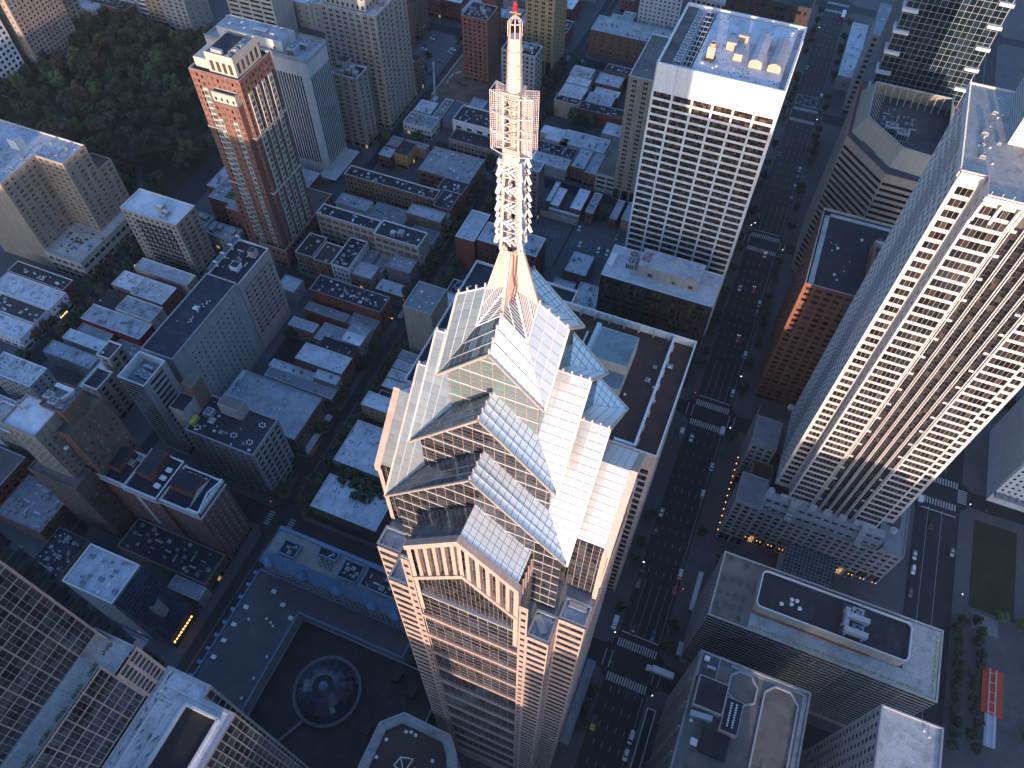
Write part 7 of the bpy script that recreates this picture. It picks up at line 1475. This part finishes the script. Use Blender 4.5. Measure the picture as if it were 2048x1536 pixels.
hl = MB(); hl.box(-.2, -.03, -.07, .2, .03, .07); HLm = hl.mesh('headlight', flat('headlight_off', (.6, .6, .58), .2)); TLm = hl.mesh('tail_light', flat('tail_red', (.3, .01, .01), .3)); TLon = hl.mesh('tail_light', lamp_r); HLon = hl.mesh('headlight', lamp_w)
CC = {}
def car(kind, col, x, y, rz, label, cat='car', group=None, on=False, z=.0):
    L_, w, bm, gm_, rm_, wm_, _ = CM[kind]; key = (kind, col)
    if key not in CC:
        b2 = bm.copy(); b2.materials[0] = PM[col]; r2 = rm_.copy(); r2.materials[0] = PM[col]; CC[key] = (b2, r2)
    t = thing('car' if kind != 'van' else 'van', label, cat, (x, y, z), group); t.rotation_euler = (0, 0, rz)
    link('body', CC[key][0], t); link('windows', gm_, t); link('roof_panel', CC[key][1], t)
    for sx in (-1, 1):
        for sy in (-1, 1): link('wheel', wm_, t, (sx*(w-.1), sy*L_*.31, .33))
        link('headlight', HLon if on else HLm, t, (sx*w*.66, -L_/2+.02, .62)); link('tail_light', TLon if on else TLm, t, (sx*w*.66, L_/2-.0, .68))
    return t
PI = math.pi
AV = 'cars driving on the wide avenue'; PK = 'cars parked along the wide avenue kerb'
for (k_, c, x, y, rz, lb, gp, on) in [
 ('sedan', 'white', 8.4, 338, 0, 'white sedan driving on the avenue beside the white grid tower, leftmost lane', AV, 0), ('sedan', 'black', 16.2, 340, PI, 'black car level with the white sedan beside the white grid tower', AV, 1),
 ('suv', 'white', 22.1, 290, PI, 'white parked car beside the rust granite tower, nearest the camera of its line', PK, 0), ('sedan', 'white', 16.6, 371, PI, 'white car waiting just beyond the crosswalk at the white grid tower', AV, 1),
 ('sedan', 'white', 8.4, 226.4, 0, 'white car just past the crosswalk below the black grid office', AV, 0), ('sedan', 'white', 22.1, 213.6, PI, 'white car at the kerb beside the upper podium wing', PK, 0),
 ('suv', 'white', 21.6, 197, PI, 'long white car at the kerb beside the lower podium wing', PK, 0), ('sedan', 'white', 5.8, 180.1, 0, 'white car alone on the left lane beside the rust roof store', AV, 0), ('sedan', 'black', 5.9, 170.3, 0, 'black car right behind the white one in the left lane', PK, 0),
 ('suv', 'white', 22.3, 153.3, PI, 'white off-roader at the right kerb beside the striped office', PK, 1), ('suv', 'red', 21.9, 144.2, PI, 'red car parked behind the white off-roader', PK, 0), ('sedan', 'blue', 18.7, 121, PI, 'dark blue car stopped on the stop line at the near crossing', AV, 0), ('sedan', 'black', 9.9, 120.5, 0, 'dark car at the left of the stop line at the near crossing', AV, 0),
 ('van', 'white', 22.0, 78.5, 0, 'white van at the right kerb near the bottom edge, upper of two', PK, 0), ('suv', 'white', 22.0, 71.5, 0, 'white car at the right kerb near the bottom edge, lower of two', PK, 0),
 ('sedan', 'silver', 5.8, 580.8, 0, 'silver car on the far block of the avenue, left lane', AV, 0), ('suv', 'white', 21.6, 548.4, PI, 'white van-like car stopped at the far hatched box', AV, 0), ('sedan', 'white', 21.6, 261.9, PI, 'white car below the near crosswalk of the black grid office', PK, 0),
 ('sedan', 'grey', 21.6, 322.4, PI, 'grey parked car beside the rust granite tower, middle of its line', PK, 0), ('sedan', 'white', 21.6, 330.2, PI, 'white parked car beside the rust granite tower, far end of its line', PK, 0),
 ('sedan', 'white', 21.8, 459.4, PI, 'white parked car on the block beyond, farthest of four', PK, 0), ('sedan', 'silver', 21.8, 440.4, PI, 'silver parked car on the block beyond, second nearest of four', PK, 0), ('suv', 'grey', 21.8, 427.8, PI, 'grey parked car on the block beyond, nearest of four', PK, 0), ('sedan', 'blue', 21.8, 450, PI, 'blue parked car on the block beyond, third of four', PK, 0),
 ('sedan', 'black', 5.8, 404, 0, 'black car at the left kerb beyond the second crossing', PK, 0), ('sedan', 'grey', 6.0, 470, 0, 'grey car at the left kerb far up the avenue', PK, 0), ('sedan', 'grey', 16, 300, PI, 'dark grey car in the second lane by the rust granite tower', AV, 1), ('suv', 'black', 5.8, 150, 0, 'black car at the left kerb near the spire tower', PK, 0), ('sedan', 'grey', 5.8, 142, 0, 'dark grey car at the left kerb near the spire tower', PK, 0)]:
    car(k_, c, x, y, rz, lb, 'car', gp, on)
for i, (k_, c, x, y) in enumerate([('sedan', 'white', 120.6, 203.9), ('suv', 'white', 120.6, 196.2), ('sedan', 'silver', 136.6, 212.1), ('sedan', 'grey', 120.6, 184.5), ('sedan', 'black', 126, 222.8)]):
    car(k_, c, x, y, 0, ('white sedan parked beside the podium on the right-hand street', 'white car parked just behind the white sedan on the right-hand street', 'silver car at the lawn-side kerb of the right-hand street', 'grey car at the kerb of the right-hand street, nearest the camera', 'black car driving on the right-hand street near its crosswalk')[i], 'car', 'cars on the right-hand street')
lot = [('white', -95.6, 348.9, 'white car at the far left of the car park by the grid tower'), ('white', -90.6, 335.8, 'white car on the left side of the car park by the grid tower'), ('blue', -84.8, 340.6, 'blue car in the rear row of the car park'), ('blue', -83, 335.4, 'blue car in the front row of the car park'), ('white', -78.4, 335, 'white car in the front row of the car park'), ('black', -75.7, 335.1, 'black car in the front row of the car park'), ('white', -72.8, 335, 'white pickup at the right end of the car park row'), ('tan', -71.5, 350.2, 'dark tan car alone at the right of the car park')]
for c, x, y, lb in lot: car('sedan' if c != 'white' or x < -80 else 'suv', c, x, y, PI/2*0+.1, lb, 'car', 'cars in the car park by the grid tower', 0, .14)
lot = [('white', -273, 490.1), ('black', -273.2, 493.9), ('white', -273.3, 505.3), ('black', -273.6, 508.6), ('silver', -252.7, 493.1), ('white', -251.9, 498.1), ('grey', -252.3, 502.7), ('black', -252.5, 506.4), ('grey', -253.5, 479.8), ('blue', -252.9, 467.4), ('black', -253.7, 462.8)]
OR = ('nearest the brick chimney', 'second from the brick chimney', 'third from the brick chimney', 'last in the chimney row', 'in the right-hand row, lowest', 'in the right-hand row, second from below', 'in the right-hand row, third from below', 'in the right-hand row, topmost', 'alone beside the small shrub', 'at the lower corner', 'at the very bottom by the shrub')
for i, (c, x, y) in enumerate(lot): car('sedan', c, x, y, PI/2, c+' car in the lot beside the pit, '+OR[i], 'car', 'cars in the car park beside the pit', 0, .14)
for i, (x, y, c) in enumerate([(-270.1, 47, 'white'), (-264, 47, 'white'), (-268, 43, 'red')]): car('sedan', c, x, y, .2, c+' car in the small car park at the left edge, '+('left', 'middle', 'behind')[i], 'car', 'cars in the left edge car park', 0, .14)
def truck(x, y, rz, L_, W_, H, col, cabc, label, cat='truck', name='box_truck'):
    t = thing(name, label, cat, (x, y, 0)); t.rotation_euler = (0, 0, rz); c = 2.0
    q = MB(); q.box(-W_/2, -L_/2+c+.25, .9, W_/2, L_/2, H)
    for i in range(int(L_/.6)-4): q.box(-W_/2+.05, -L_/2+c+.6+i*.6, H, W_/2-.05, -L_/2+c+.66+i*.6, H+.04)
    link('cargo_box', q.mesh('cargo_box', PM[col] if isinstance(col, str) else col), t)
    q = MB(); loft(q, [(-L_/2, [(-W_*.42, .5), (-W_*.44, 1.25), (W_*.44, 1.25), (W_*.42, .5)]), (-L_/2+.7, [(-W_*.48, .5), (-W_*.48, 1.5), (W_*.48, 1.5), (W_*.48, .5)]), (-L_/2+1.0, [(-W_*.48, .5), (-W_*.42, 2.3), (W_*.42, 2.3), (W_*.48, .5)]), (-L_/2+c, [(-W_*.48, .5), (-W_*.43, 2.35), (W_*.43, 2.35), (W_*.48, .5)])]); link('cab', q.mesh('cab', PM[cabc]), t)
    q = MB(); q.face([(-W_*.42, -L_/2+.72, 1.55), (W_*.42, -L_/2+.72, 1.55), (W_*.38, -L_/2+.98, 2.25), (-W_*.38, -L_/2+.98, 2.25)]); link('windscreen', q.mesh('windscreen', cg_), t)
    for sx in (-1, 1):
        for yy in (-L_/2+1.1, L_/2-1.8, L_/2-.9): link('wheel', CM['sedan'][5], t, (sx*(W_/2-.1), yy, .45), 0, (1.3, 1.36, 1.36))
    return t
truck(25.5, 107.3, -PI/2, 11.5, 2.6, 3.9, 'white', 'white', 'white delivery lorry with ribbed roof crossing the near junction')
truck(2.9, 226.5, 0, 5.6, 2.1, 2.6, 'white', 'grey', 'small white box van with a lamp at the left kerb beyond the podium'); truck(1.6, 120.5, 0, 5.8, 2.1, 2.6, 'white', 'white', 'white box van on the left kerb beside the near crosswalk')
truck(22.0, 236, PI, 5.6, 2.2, 2.7, 'white', 'white', 'white box van at the right kerb by the second crosswalk'); truck(119.8, 233, 0, 6, 2.2, 2.8, 'white', 'black', 'white box truck stopped at the crosswalk of the right-hand street')
truck(6.2, 78.0, 0, 6.2, 2.2, 1.5, 'black', 'yellow', 'yellow-cabbed flatbed truck with dark load near the bottom edge')
t = thing('city_bus', 'white city bus with dark red tail far up the avenue', 'bus', (20, 664, 0)); q = MB(); q.box(-1.3, -5.2, .4, 1.3, 6, 3.1); q.box(-.7, -1, 3.1, .7, 1.5, 3.4); link('body', q.mesh('body', PM['white']), t); q = MB(); q.box(-1.31, -6.4, .4, 1.31, -5.2, 3.05); link('rear_section', q.mesh('rear_section', PM['red']), t)
q = MB(); q.box(-1.33, -5, 1.5, 1.33, 5.8, 2.5); link('windows', q.mesh('windows', cg_), t)
for sx in (-1, 1):
    for yy in (-3.5, 4): link('wheel', CM['sedan'][5], t, (sx*1.2, yy, .48), 0, (1.4, 1.4, 1.4))

# ------------------------------------------------------------------ street lamps, signals, people
def lamp(x, y, rz, lit, label, group):
    t = thing('street_lamp', label, 'street lamp', (x, y, .13), group); t.rotation_euler = (0, 0, rz)
    link('pole', LPm, t); link('arm', LAm, t); link('lamp_head', LHon if lit else LHm, t, (1.6, 0, 6.0))
q = MB(); q.cyl(0, 0, 0, 6.0, .11, .07, k=6); LPm = q.mesh('pole', trimd); q = MB(); q.bar((0, 0, 5.9), (1.5, 0, 6.1), .08); LAm = q.mesh('arm', trimd)
q = MB(); q.box(-.35, -.18, -.08, .35, .18, .08, bottom=True); LHm = q.mesh('lamp_head', trimg); LHon = q.mesh('lamp_head', lamp_w)
q = MB(); q.cyl(0, 0, -.2, .2, .22, k=8); GLm = q.mesh('globe', lamp_m)
for i in range(26): lamp(3.4 if i % 2 else 24.6, 30+i*24, 0 if i % 2 else PI, i % 5 == 0, 'thin street lamp at the kerb of the wide avenue', 'avenue street lamps')
for i, (x, y) in enumerate([(-153.4, 140), (-168, 150), (-153.3, 184), (-168, 176), (-153.3, 222), (-168, 236), (-153.4, 262), (-168, 300), (-153.4, 330), (-153.6, 366), (-328, 214), (-330, 150), (-306, 250), (-220, 112)]):
    t = thing('globe_lamp', 'glowing amber globe lamp on a dark post in the shaded side streets', 'street lamp', (x, y, .13), 'amber street lamps'); link('pole', LPm, t, scale=(1, 1, .6)); link('globe', GLm, t, (0, 0, 3.8))
for (x, y, c) in ((3.0, 251, 'r'), (25, 236.5, 'w'), (25.2, 374, 'w'), (3.2, 388, 'w'), (25, 96, 'w'), (2.8, 115, 'w'), (24.9, 145, 'r'), (-151.6, 240, 'r'), (-167.6, 250, 'r'), (-168, 111.8, 'r'), (141, 238, 'w'), (140.4, 190, 'w')):
    t = thing('traffic_signal', 'small glowing signal on a post at a street corner', 'traffic light', (x, y, .13), 'traffic signals at the corners'); link('pole', LPm, t, scale=(1, 1, .8)); q = MB(); q.box(-.2, -.2, 4.3, .2, .2, 5.3); link('signal_box', q.mesh('signal_box', trimd), t); q = MB(); q.box(-.16, -.24, 4.95, .16, -.2, 5.25); q.box(-.16, -.16, 5.3, .16, .16, 5.36); link('lens', q.mesh('lens', lamp_r if c == 'r' else lamp_w), t)
wd = thing('sloped_glass_front', 'navy sloped glass street front leaning against the grey mid-rise with ribbed roof', 'atrium', (-175, 46, 0))
q = MB(); q.prism([(-180.4, 38), (-169.6, 38), (-169.6, 54.4), (-180.4, 54.4)], .1, 9.5)
q.face([(-180.4, 38, 9.5), (-169.6, 38, 9.5), (-180.4, 38, 44)]); q.face([(-180.4, 54.4, 9.5), (-169.6, 54.4, 9.5), (-180.4, 54.4, 44)]); part('base_wall', q, wall('navy_panel', (.05, .065, .10), .5), wd)
gz = Glz(wd, flat('navy_frame', (.08, .10, .15)), glass('navy_slope_glass', (.02, .03, .055), (.035, .045, .07), .4, spec=.6)); gz.plane((-169.6, 38, 9.6), (0, 1, 0), (-.299, 0, .954), [(0, 0), (16.4, 0), (16.4, 36), (0, 36)], 1.6, 2.0, .1, .3); gz.done(160)
q = MB(); q.prism([(-176.5, 45), (-174, 43.5), (-171.8, 45), (-172.4, 48), (-175.8, 48)], 20, 33.5); part('turret', q, trimg, wd); q = MB(); q.prism([(-176.8, 44.8), (-174, 43.2), (-171.5, 44.8), (-172.2, 48.2), (-176, 48.2)], 33.5, 34); part('turret_roof', q, r_dark, wd)
# shop-front light strips
for (x0, x1, y0, y1, z, m, lb) in ((-168.7, -168.2, 143, 149, 3.0, lamp_m, 'warm lit shop windows under the department store canopy'), (-168.6, -168.3, 253.6, 258, 4.6, pinkneon, 'pink neon sign over the low strip of shops'), (-169.3, -168.9, 39, 52, 5.5, lamp_m, 'warm lit windows along the sloped glass street front'), (-340.6, -340.3, 165, 171, 3.2, lamp_m, 'orange lit terrace under the pale mansard row')):
    t = thing('lit_shopfront', lb, 'shop sign', ((x0+x1)/2, (y0+y1)/2, z)); q = MB(); k = max(2, int((y1-y0)/1.4))
    for i in range(k): a = y0+(y1-y0)*i/k; q.box(x0, a, z, x1, a+.8, z+R.uniform(.4, .9))
    part('lit_panel', q, m, t); q = MB(); q.box(x0-.1, y0-.2, z-.25, x0, y1+.2, z+1.2); part('backing', q, trimd, t)
t = thing('shop_canopy', 'long pale canopy over the pavement below the department store', 'canopy', (-167, 153, 4)); q = MB(); q.box(-168.9, 140, 4, -165.6, 166, 4.3); part('canopy_slab', q, r_white, t)
def person_mesh(seed):
    r = random.Random(seed); b = MB()
    def ringz(z, rx, ry, x=0, y=0): return [(x+rx*math.cos(a*math.pi/4), y+ry*math.sin(a*math.pi/4), z) for a in range(8)]
    def tube(rs):
        n = len(b.v)
        for r_ in rs: b.v += r_
        for i in range(len(rs)-1):
            for j in range(8): b.f.append((n+i*8+j, n+i*8+(j+1) % 8, n+i*8+8+(j+1) % 8, n+i*8+8+j)); b.m.append(tube.m)
        b.f.append(tuple(n+(len(rs)-1)*8+j for j in range(8))); b.m.append(tube.m)
    tube.m = 0
    for s, st in ((-1, .22), (1, -.22)): tube([ringz(0, .05, .1, s*.1, st), ringz(.08, .06, .07, s*.1, st), ringz(.45, .06, .065, s*.1, st*.6), ringz(.86, .09, .09, s*.08, 0)])
    tube.m = 1; tube([ringz(.82, .16, .11), ringz(1.05, .15, .1), ringz(1.3, .2, .12), ringz(1.45, .18, .1), ringz(1.5, .06, .06)])
    for s, st in ((-1, -.16), (1, .16)): tube([ringz(.82, .035, .035, s*.27, st), ringz(1.12, .04, .04, s*.26, st*.4), ringz(1.42, .055, .055, s*.2, 0)])
    tube.m = 2; tube([ringz(1.48, .05, .05), ringz(1.56, .075, .085), ringz(1.66, .085, .1), ringz(1.74, .06, .07)])
    return b.mesh('body', [flat('trousers', (.03, .03, .05)), flat('shirt_%d' % (seed % 3), [(.35, .35, .36), (.05, .08, .2), (.25, .05, .04)][seed % 3]), flat('skin_hair', (.12, .07, .05))])
PE = [person_mesh(i) for i in range(3)]
for i, (x, y) in enumerate([(3.6, 100), (6, 98.5), (10, 113), (2.9, 112), (1.8, 116), (18, 114.2), (20.8, 113.6), (24.6, 99.2), (26, 101), (26.8, 110), (2.6, 237), (3, 251), (12, 237), (6, 236.4), (25.2, 251), (-152, 112), (-169.5, 111), (-153.8, 176), (28, 160), (60, 178.4), (142, 236.6), (150, 240), (156, 239.7), (3, 389), (24.8, 372)]):
    t = thing('person', 'tiny pedestrian walking at the street crossings far below', 'person', (x, y, .0 if 4.6 < x < 23 else .13), 'pedestrians at the crossings'); t.rotation_euler = (0, 0, R.uniform(0, 6.28)); link('clothed_body', PE[i % 3], t)

# ------------------------------------------------------------------ odd structures
t = thing('red_canopy_platform', 'orange-red flat platform with a white steel truss on the dark plaza', 'platform', (156, 153, .14)); q = MB(); q.box(152.3, 143, .14, 160.8, 162.6, 1.2); part('deck', q, flat('orange_red', (.42, .05, .015)), t)
q = MB()
for x in (154.9, 157.5):
    for z in (1.5, 2.3): q.bar((x, 129.5, z), (x, 162.6, z), .12)
    for i in range(33): q.bar((x, 129.5+i, 1.5), (x, 130.5+i, 2.3), .08)
for i in range(8): q.bar((154.9, 131+i*4.2, 2.3), (157.5, 131+i*4.2, 2.3), .12)
part('truss', q, trimw, t); q = MB(); q.box(154, 130, .14, 158.6, 143, 1.2); part('base_platform', q, steel, t)
t = thing('granite_sculpture_terrace', 'dark recessed sculpture terrace beside the lawn', 'terrace', (162, 180, .14)); q = MB(); q.box(147, 178, .14, 158, 186, .5); q.box(148.5, 179.5, .5, 156.5, 184.5, .8); part('terrace_slab', q, greyd, t)
t = thing('mobile_crane', 'white lattice boom of a mobile crane at the lower corner of the pit', 'crane', (-236.5, 434, .14)); q = MB()
a, b_ = Vector((-236.5, 434, 2)), Vector((-238.5, 440, 27))
for dx, dy in ((-.5, -.5), (.5, -.5), (.5, .5), (-.5, .5)): q.bar(a+Vector((dx, dy, 0)), b_+Vector((dx*.4, dy*.4, 0)), .12)
for i in range(16): p = a.lerp(b_, i/16); p2 = a.lerp(b_, (i+1)/16); q.bar(p+Vector((-.5, -.5, 0)), p2+Vector((.5, -.5, 0)), .09); q.bar(p+Vector((.5, .5, 0)), p2+Vector((-.5, .5, 0)), .09); q.bar(p+Vector((.5, -.5, 0)), p2+Vector((.5, .5, 0)), .09)
part('boom', q, trimw, t); q = MB(); q.box(-238, 431, .6, -235, 437, 2.2); q.box(-237.8, 430.6, 1.2, -236, 432.5, 3.0); part('carrier', q, trimw, t)
def digger(x, y, rz, col, lb):
    t = thing('excavator', lb, 'excavator', (x, y, .9)); t.rotation_euler = (0, 0, rz)
    q = MB(); q.box(-1.5, -2, 0, -.9, 2, .8); q.box(.9, -2, 0, 1.5, 2, .8); link('track', q.mesh('track', black), t); q = MB(); q.box(-1.3, -1.6, .9, 1.3, 1.9, 2.2); q.box(-1.2, -1.5, 2.2, 0, .2, 3.2); link('cab', q.mesh('cab', PM[col]), t)
    q = MB(); q.bar((.4, -1, 2), (.4, -4.5, 5), .5); q.bar((.4, -4.5, 5), (.4, -7, 2), .4); q.box(-.2, -7.6, .8, 1.0, -6.6, 2.0, bottom=True); link('digging_arm', q.mesh('digging_arm', flat('arm_dark', (.08, .07, .06))), t)
digger(-219.5, 472.6, 2.6, 'white', 'white excavator with long arm at the back of the pit'); digger(-211, 474.5, -.5, 'yellow', 'small yellow excavator under the red brick block at the pit'); 
t = thing('concrete_pipe_heap', 'dark ring-shaped pipes lying on the pit floor', 'pipe heap', (-226, 458, .6)); q = MB()
for i in range(7): q.cyl(-229+i*1.1, 458+R.uniform(-1, 1), .8, 1.8, .55, k=10, cap=False)
part('pipe', q, trimd, t)
t = thing('pit_barrier', 'curved row of white and red barriers round the pit rim', 'barrier', (-236, 468, .3)); q = MB()
for i in range(16): a = 1.9+i*.13; x, y = -229+9*math.cos(a), 462+12*math.sin(a); q.bar((x, y, 1.1), (x+9*(math.cos(a+.11)-math.cos(a)), y+12*(math.sin(a+.11)-math.sin(a)), 1.1), .5, 1 if i % 5 == 0 else 0, 1.2)
part('barrier_block', q, [trimw, redt], t)
t = thing('retaining_wall', 'pale concrete retaining wall along the street side of the pit', 'wall', (-241, 467, 0)); q = MB(); q.box(-241.6, 438, .13, -240.9, 498, 1.8); part('wall', q, cream, t)
t = thing('car_park_wall', 'long tan boundary wall behind the striped car park', 'wall', (-115, 351.5, 0)); q = MB(); q.box(-128, 350.6, .13, -98, 351.2, 4.4); part('wall', q, cream, t)

# ------------------------------------------------------------------ distant low blocks beyond the upper edge
fm = [brownb, redb2, stone, cream, greyc, redb]; fr_ = [r_white, r_silver, r_grey, r_dark, r_stain]
nmw = {'brown_brick': 'brown brick', 'dark_red_brick': 'dark red brick', 'grey_stone': 'grey stone', 'cream_concrete': 'cream', 'grey_concrete': 'grey concrete', 'red_brick': 'red brick'}
def row(x0, x1, y0, y1, dpx, lb, zr=(8, 16), gap=.4, grp=None):
    x = x0; i = 0
    ordn = ['first', 'second', 'third', 'fourth', 'fifth', 'sixth', 'seventh', 'eighth', 'ninth', 'tenth', 'eleventh', 'twelfth']
    while x < x1-dpx*.6:
        w = dpx*R.uniform(.75, 1.3); xe = min(x+w, x1); m = R.choice(fm); r_ = R.choice(fr_)
        B('low_building', '%s low building, %s from left, row %s' % (nmw[m.name], ordn[min(i, 11)], lb), 'building', x, xe-gap, y0+R.uniform(0, 2), y1-R.uniform(0, 3), R.uniform(*zr), m, r_, 'row' if R.random() < .6 else 'few', 'few', trimw, .9, group=grp or ('row '+lb)); x = xe; i += 1
row(-238, -172, 532, 552, 13, 'past the far street, upper middle'); row(-238, -172, 566, 590, 14, 'two beyond the far street'); row(-238, -172, 604, 630, 15, 'three beyond the far street')
row(-150, -94, 562, 584, 12, 'behind the long brown warehouse'); row(-150, -132, 600, 640, 14, 'behind the pool tower', (10, 24)); row(-325, -252, 535, 556, 14, 'beyond the brown tower'); row(-325, -252, 575, 600, 15, 'two beyond the brown tower')
row(-150, -70, 660, 672, 16, 'at the very top beside the avenue', (10, 30)); row(-96, -60, 486, 514, 11, 'right behind the cream slab tower'); row(-110, -88, 432, 446, 11, 'in the court behind the cream slab tower')
row(-326, -276, 378, 376, 14, 'x') if False else None
row(-325, -280, 264, 282, 14, 'between park and red podium', (9, 13)) if False else None
row(-240, -172, 690, 720, 16, 'far beyond the theatre'); row(-150, -60, 690, 730, 18, 'far beyond the pool tower', (12, 40))
row(-60, -4, 533, 560, 26, 'along the avenue beyond the black tower', (14, 26)); row(-60, -4, 580, 640, 26, 'along the avenue near the top edge', (14, 34))
row(28, 44, 560, 640, 14, 'across the avenue near the top edge', (10, 20))
row(-262, -250, 84, 112, 12, 'beside the brown setback tower', (7, 10)); row(-220, -172, 58, 64, 14, 'below the restaurant row', (7, 9)) if False else None
row(-222, -206, 140, 172, 16, 'behind the department store', (7, 9)); row(-326, -296, 84, 110, 12, 'at the left edge near the small hotel', (9, 14)); row(-330, -280, 20, 50, 16, 'at the left edge car park', (9, 16))
row(-326, -264, 284, 326, 20, 'in the shade of the pinstriped slab', (8, 12)); row(-326, -296, 357, 372, 15, 'behind the pinstriped slab by the park', (10, 20)); row(-326, -300, 444, 470, 13, 'between the brown hotel and the mint house', (9, 18)); row(-296, -256, 452, 462, 12, 'beside the walk-up flats', (6, 8))
row(-326, -276, 504, 514, 14, 'beside the mint green house', (8, 12)); row(-530, -470, 470, 510, 20, 'beyond the park towers', (12, 30)); row(-700, -560, 250, 300, 30, 'far left beyond the park', (20, 40))
row(-400, -330, 480, 514, 16, 'beyond the striped park tower', (12, 26)); row(-60, -6, 188, 236, 27, 'hidden between rust roof store and crossing', (40, 60))
row(88, 112, 210, 234, 12, 'x', (8, 9)) if False else None
row(27, 40, 388, 420, 13, 'at the foot of the chamfered tower', (5, 7)) if False else None

# ------------------------------------------------------------------ morning haze
hm = bpy.data.materials.new('haze_air'); hm.use_nodes = True; hn = hm.node_tree; hn.nodes.clear()
ho = hn.nodes.new('ShaderNodeOutputMaterial'); hv = hn.nodes.new('ShaderNodeVolumePrincipled'); hv.inputs['Density'].default_value = 0.00003; hv.inputs['Color'].default_value = (.82, .88, .96, 1); hn.links.new(hv.outputs[0], ho.inputs['Volume'])
q = MB(); q.box(-4200, -3200, -1.1, 3200, 6200, 352, bottom=True); tag(link('haze', q.mesh('haze', hm)), kind='stuff')
# ------------------------------------------------------------------ unseen stand-ins for the city east of the camera, heights set to cast shade
east = [(-420, -318, -190, -150, 122), (-308, -258, -190, -150, 88), (-250, -209, -190, -150, 138), (-206, -172, -190, -150, 128), (-166, -112, -190, -150, 140), (-104, -66, -200, -150, 164), (-60, -2, -200, -150, 161), (0, 24, -190, -150, 139), (27, 80, -200, -150, 180), (112, 168, -200, -150, 112), (175, 260, -190, -150, 106),
        (-420, -300, -330, -260, 90), (-290, -200, -330, -260, 110), (-180, -100, -340, -260, 138), (-90, -10, -340, -260, 128), (-600, -430, -200, -150, 80), (270, 380, -240, -160, 92)]
for i, (x0, x1, y0, y1, z) in enumerate(east):
    B('shade_tower', 'plain unseen block added east of the view, sized to cast morning shade', 'office', x0, x1, y0, y1, z, stone, r_grey, None, None, trimg, 0, group='downtown blocks outside the frame')
for o in bpy.data.objects:
    if o.type == 'MESH' and not o.data.polygons: bpy.data.objects.remove(o)
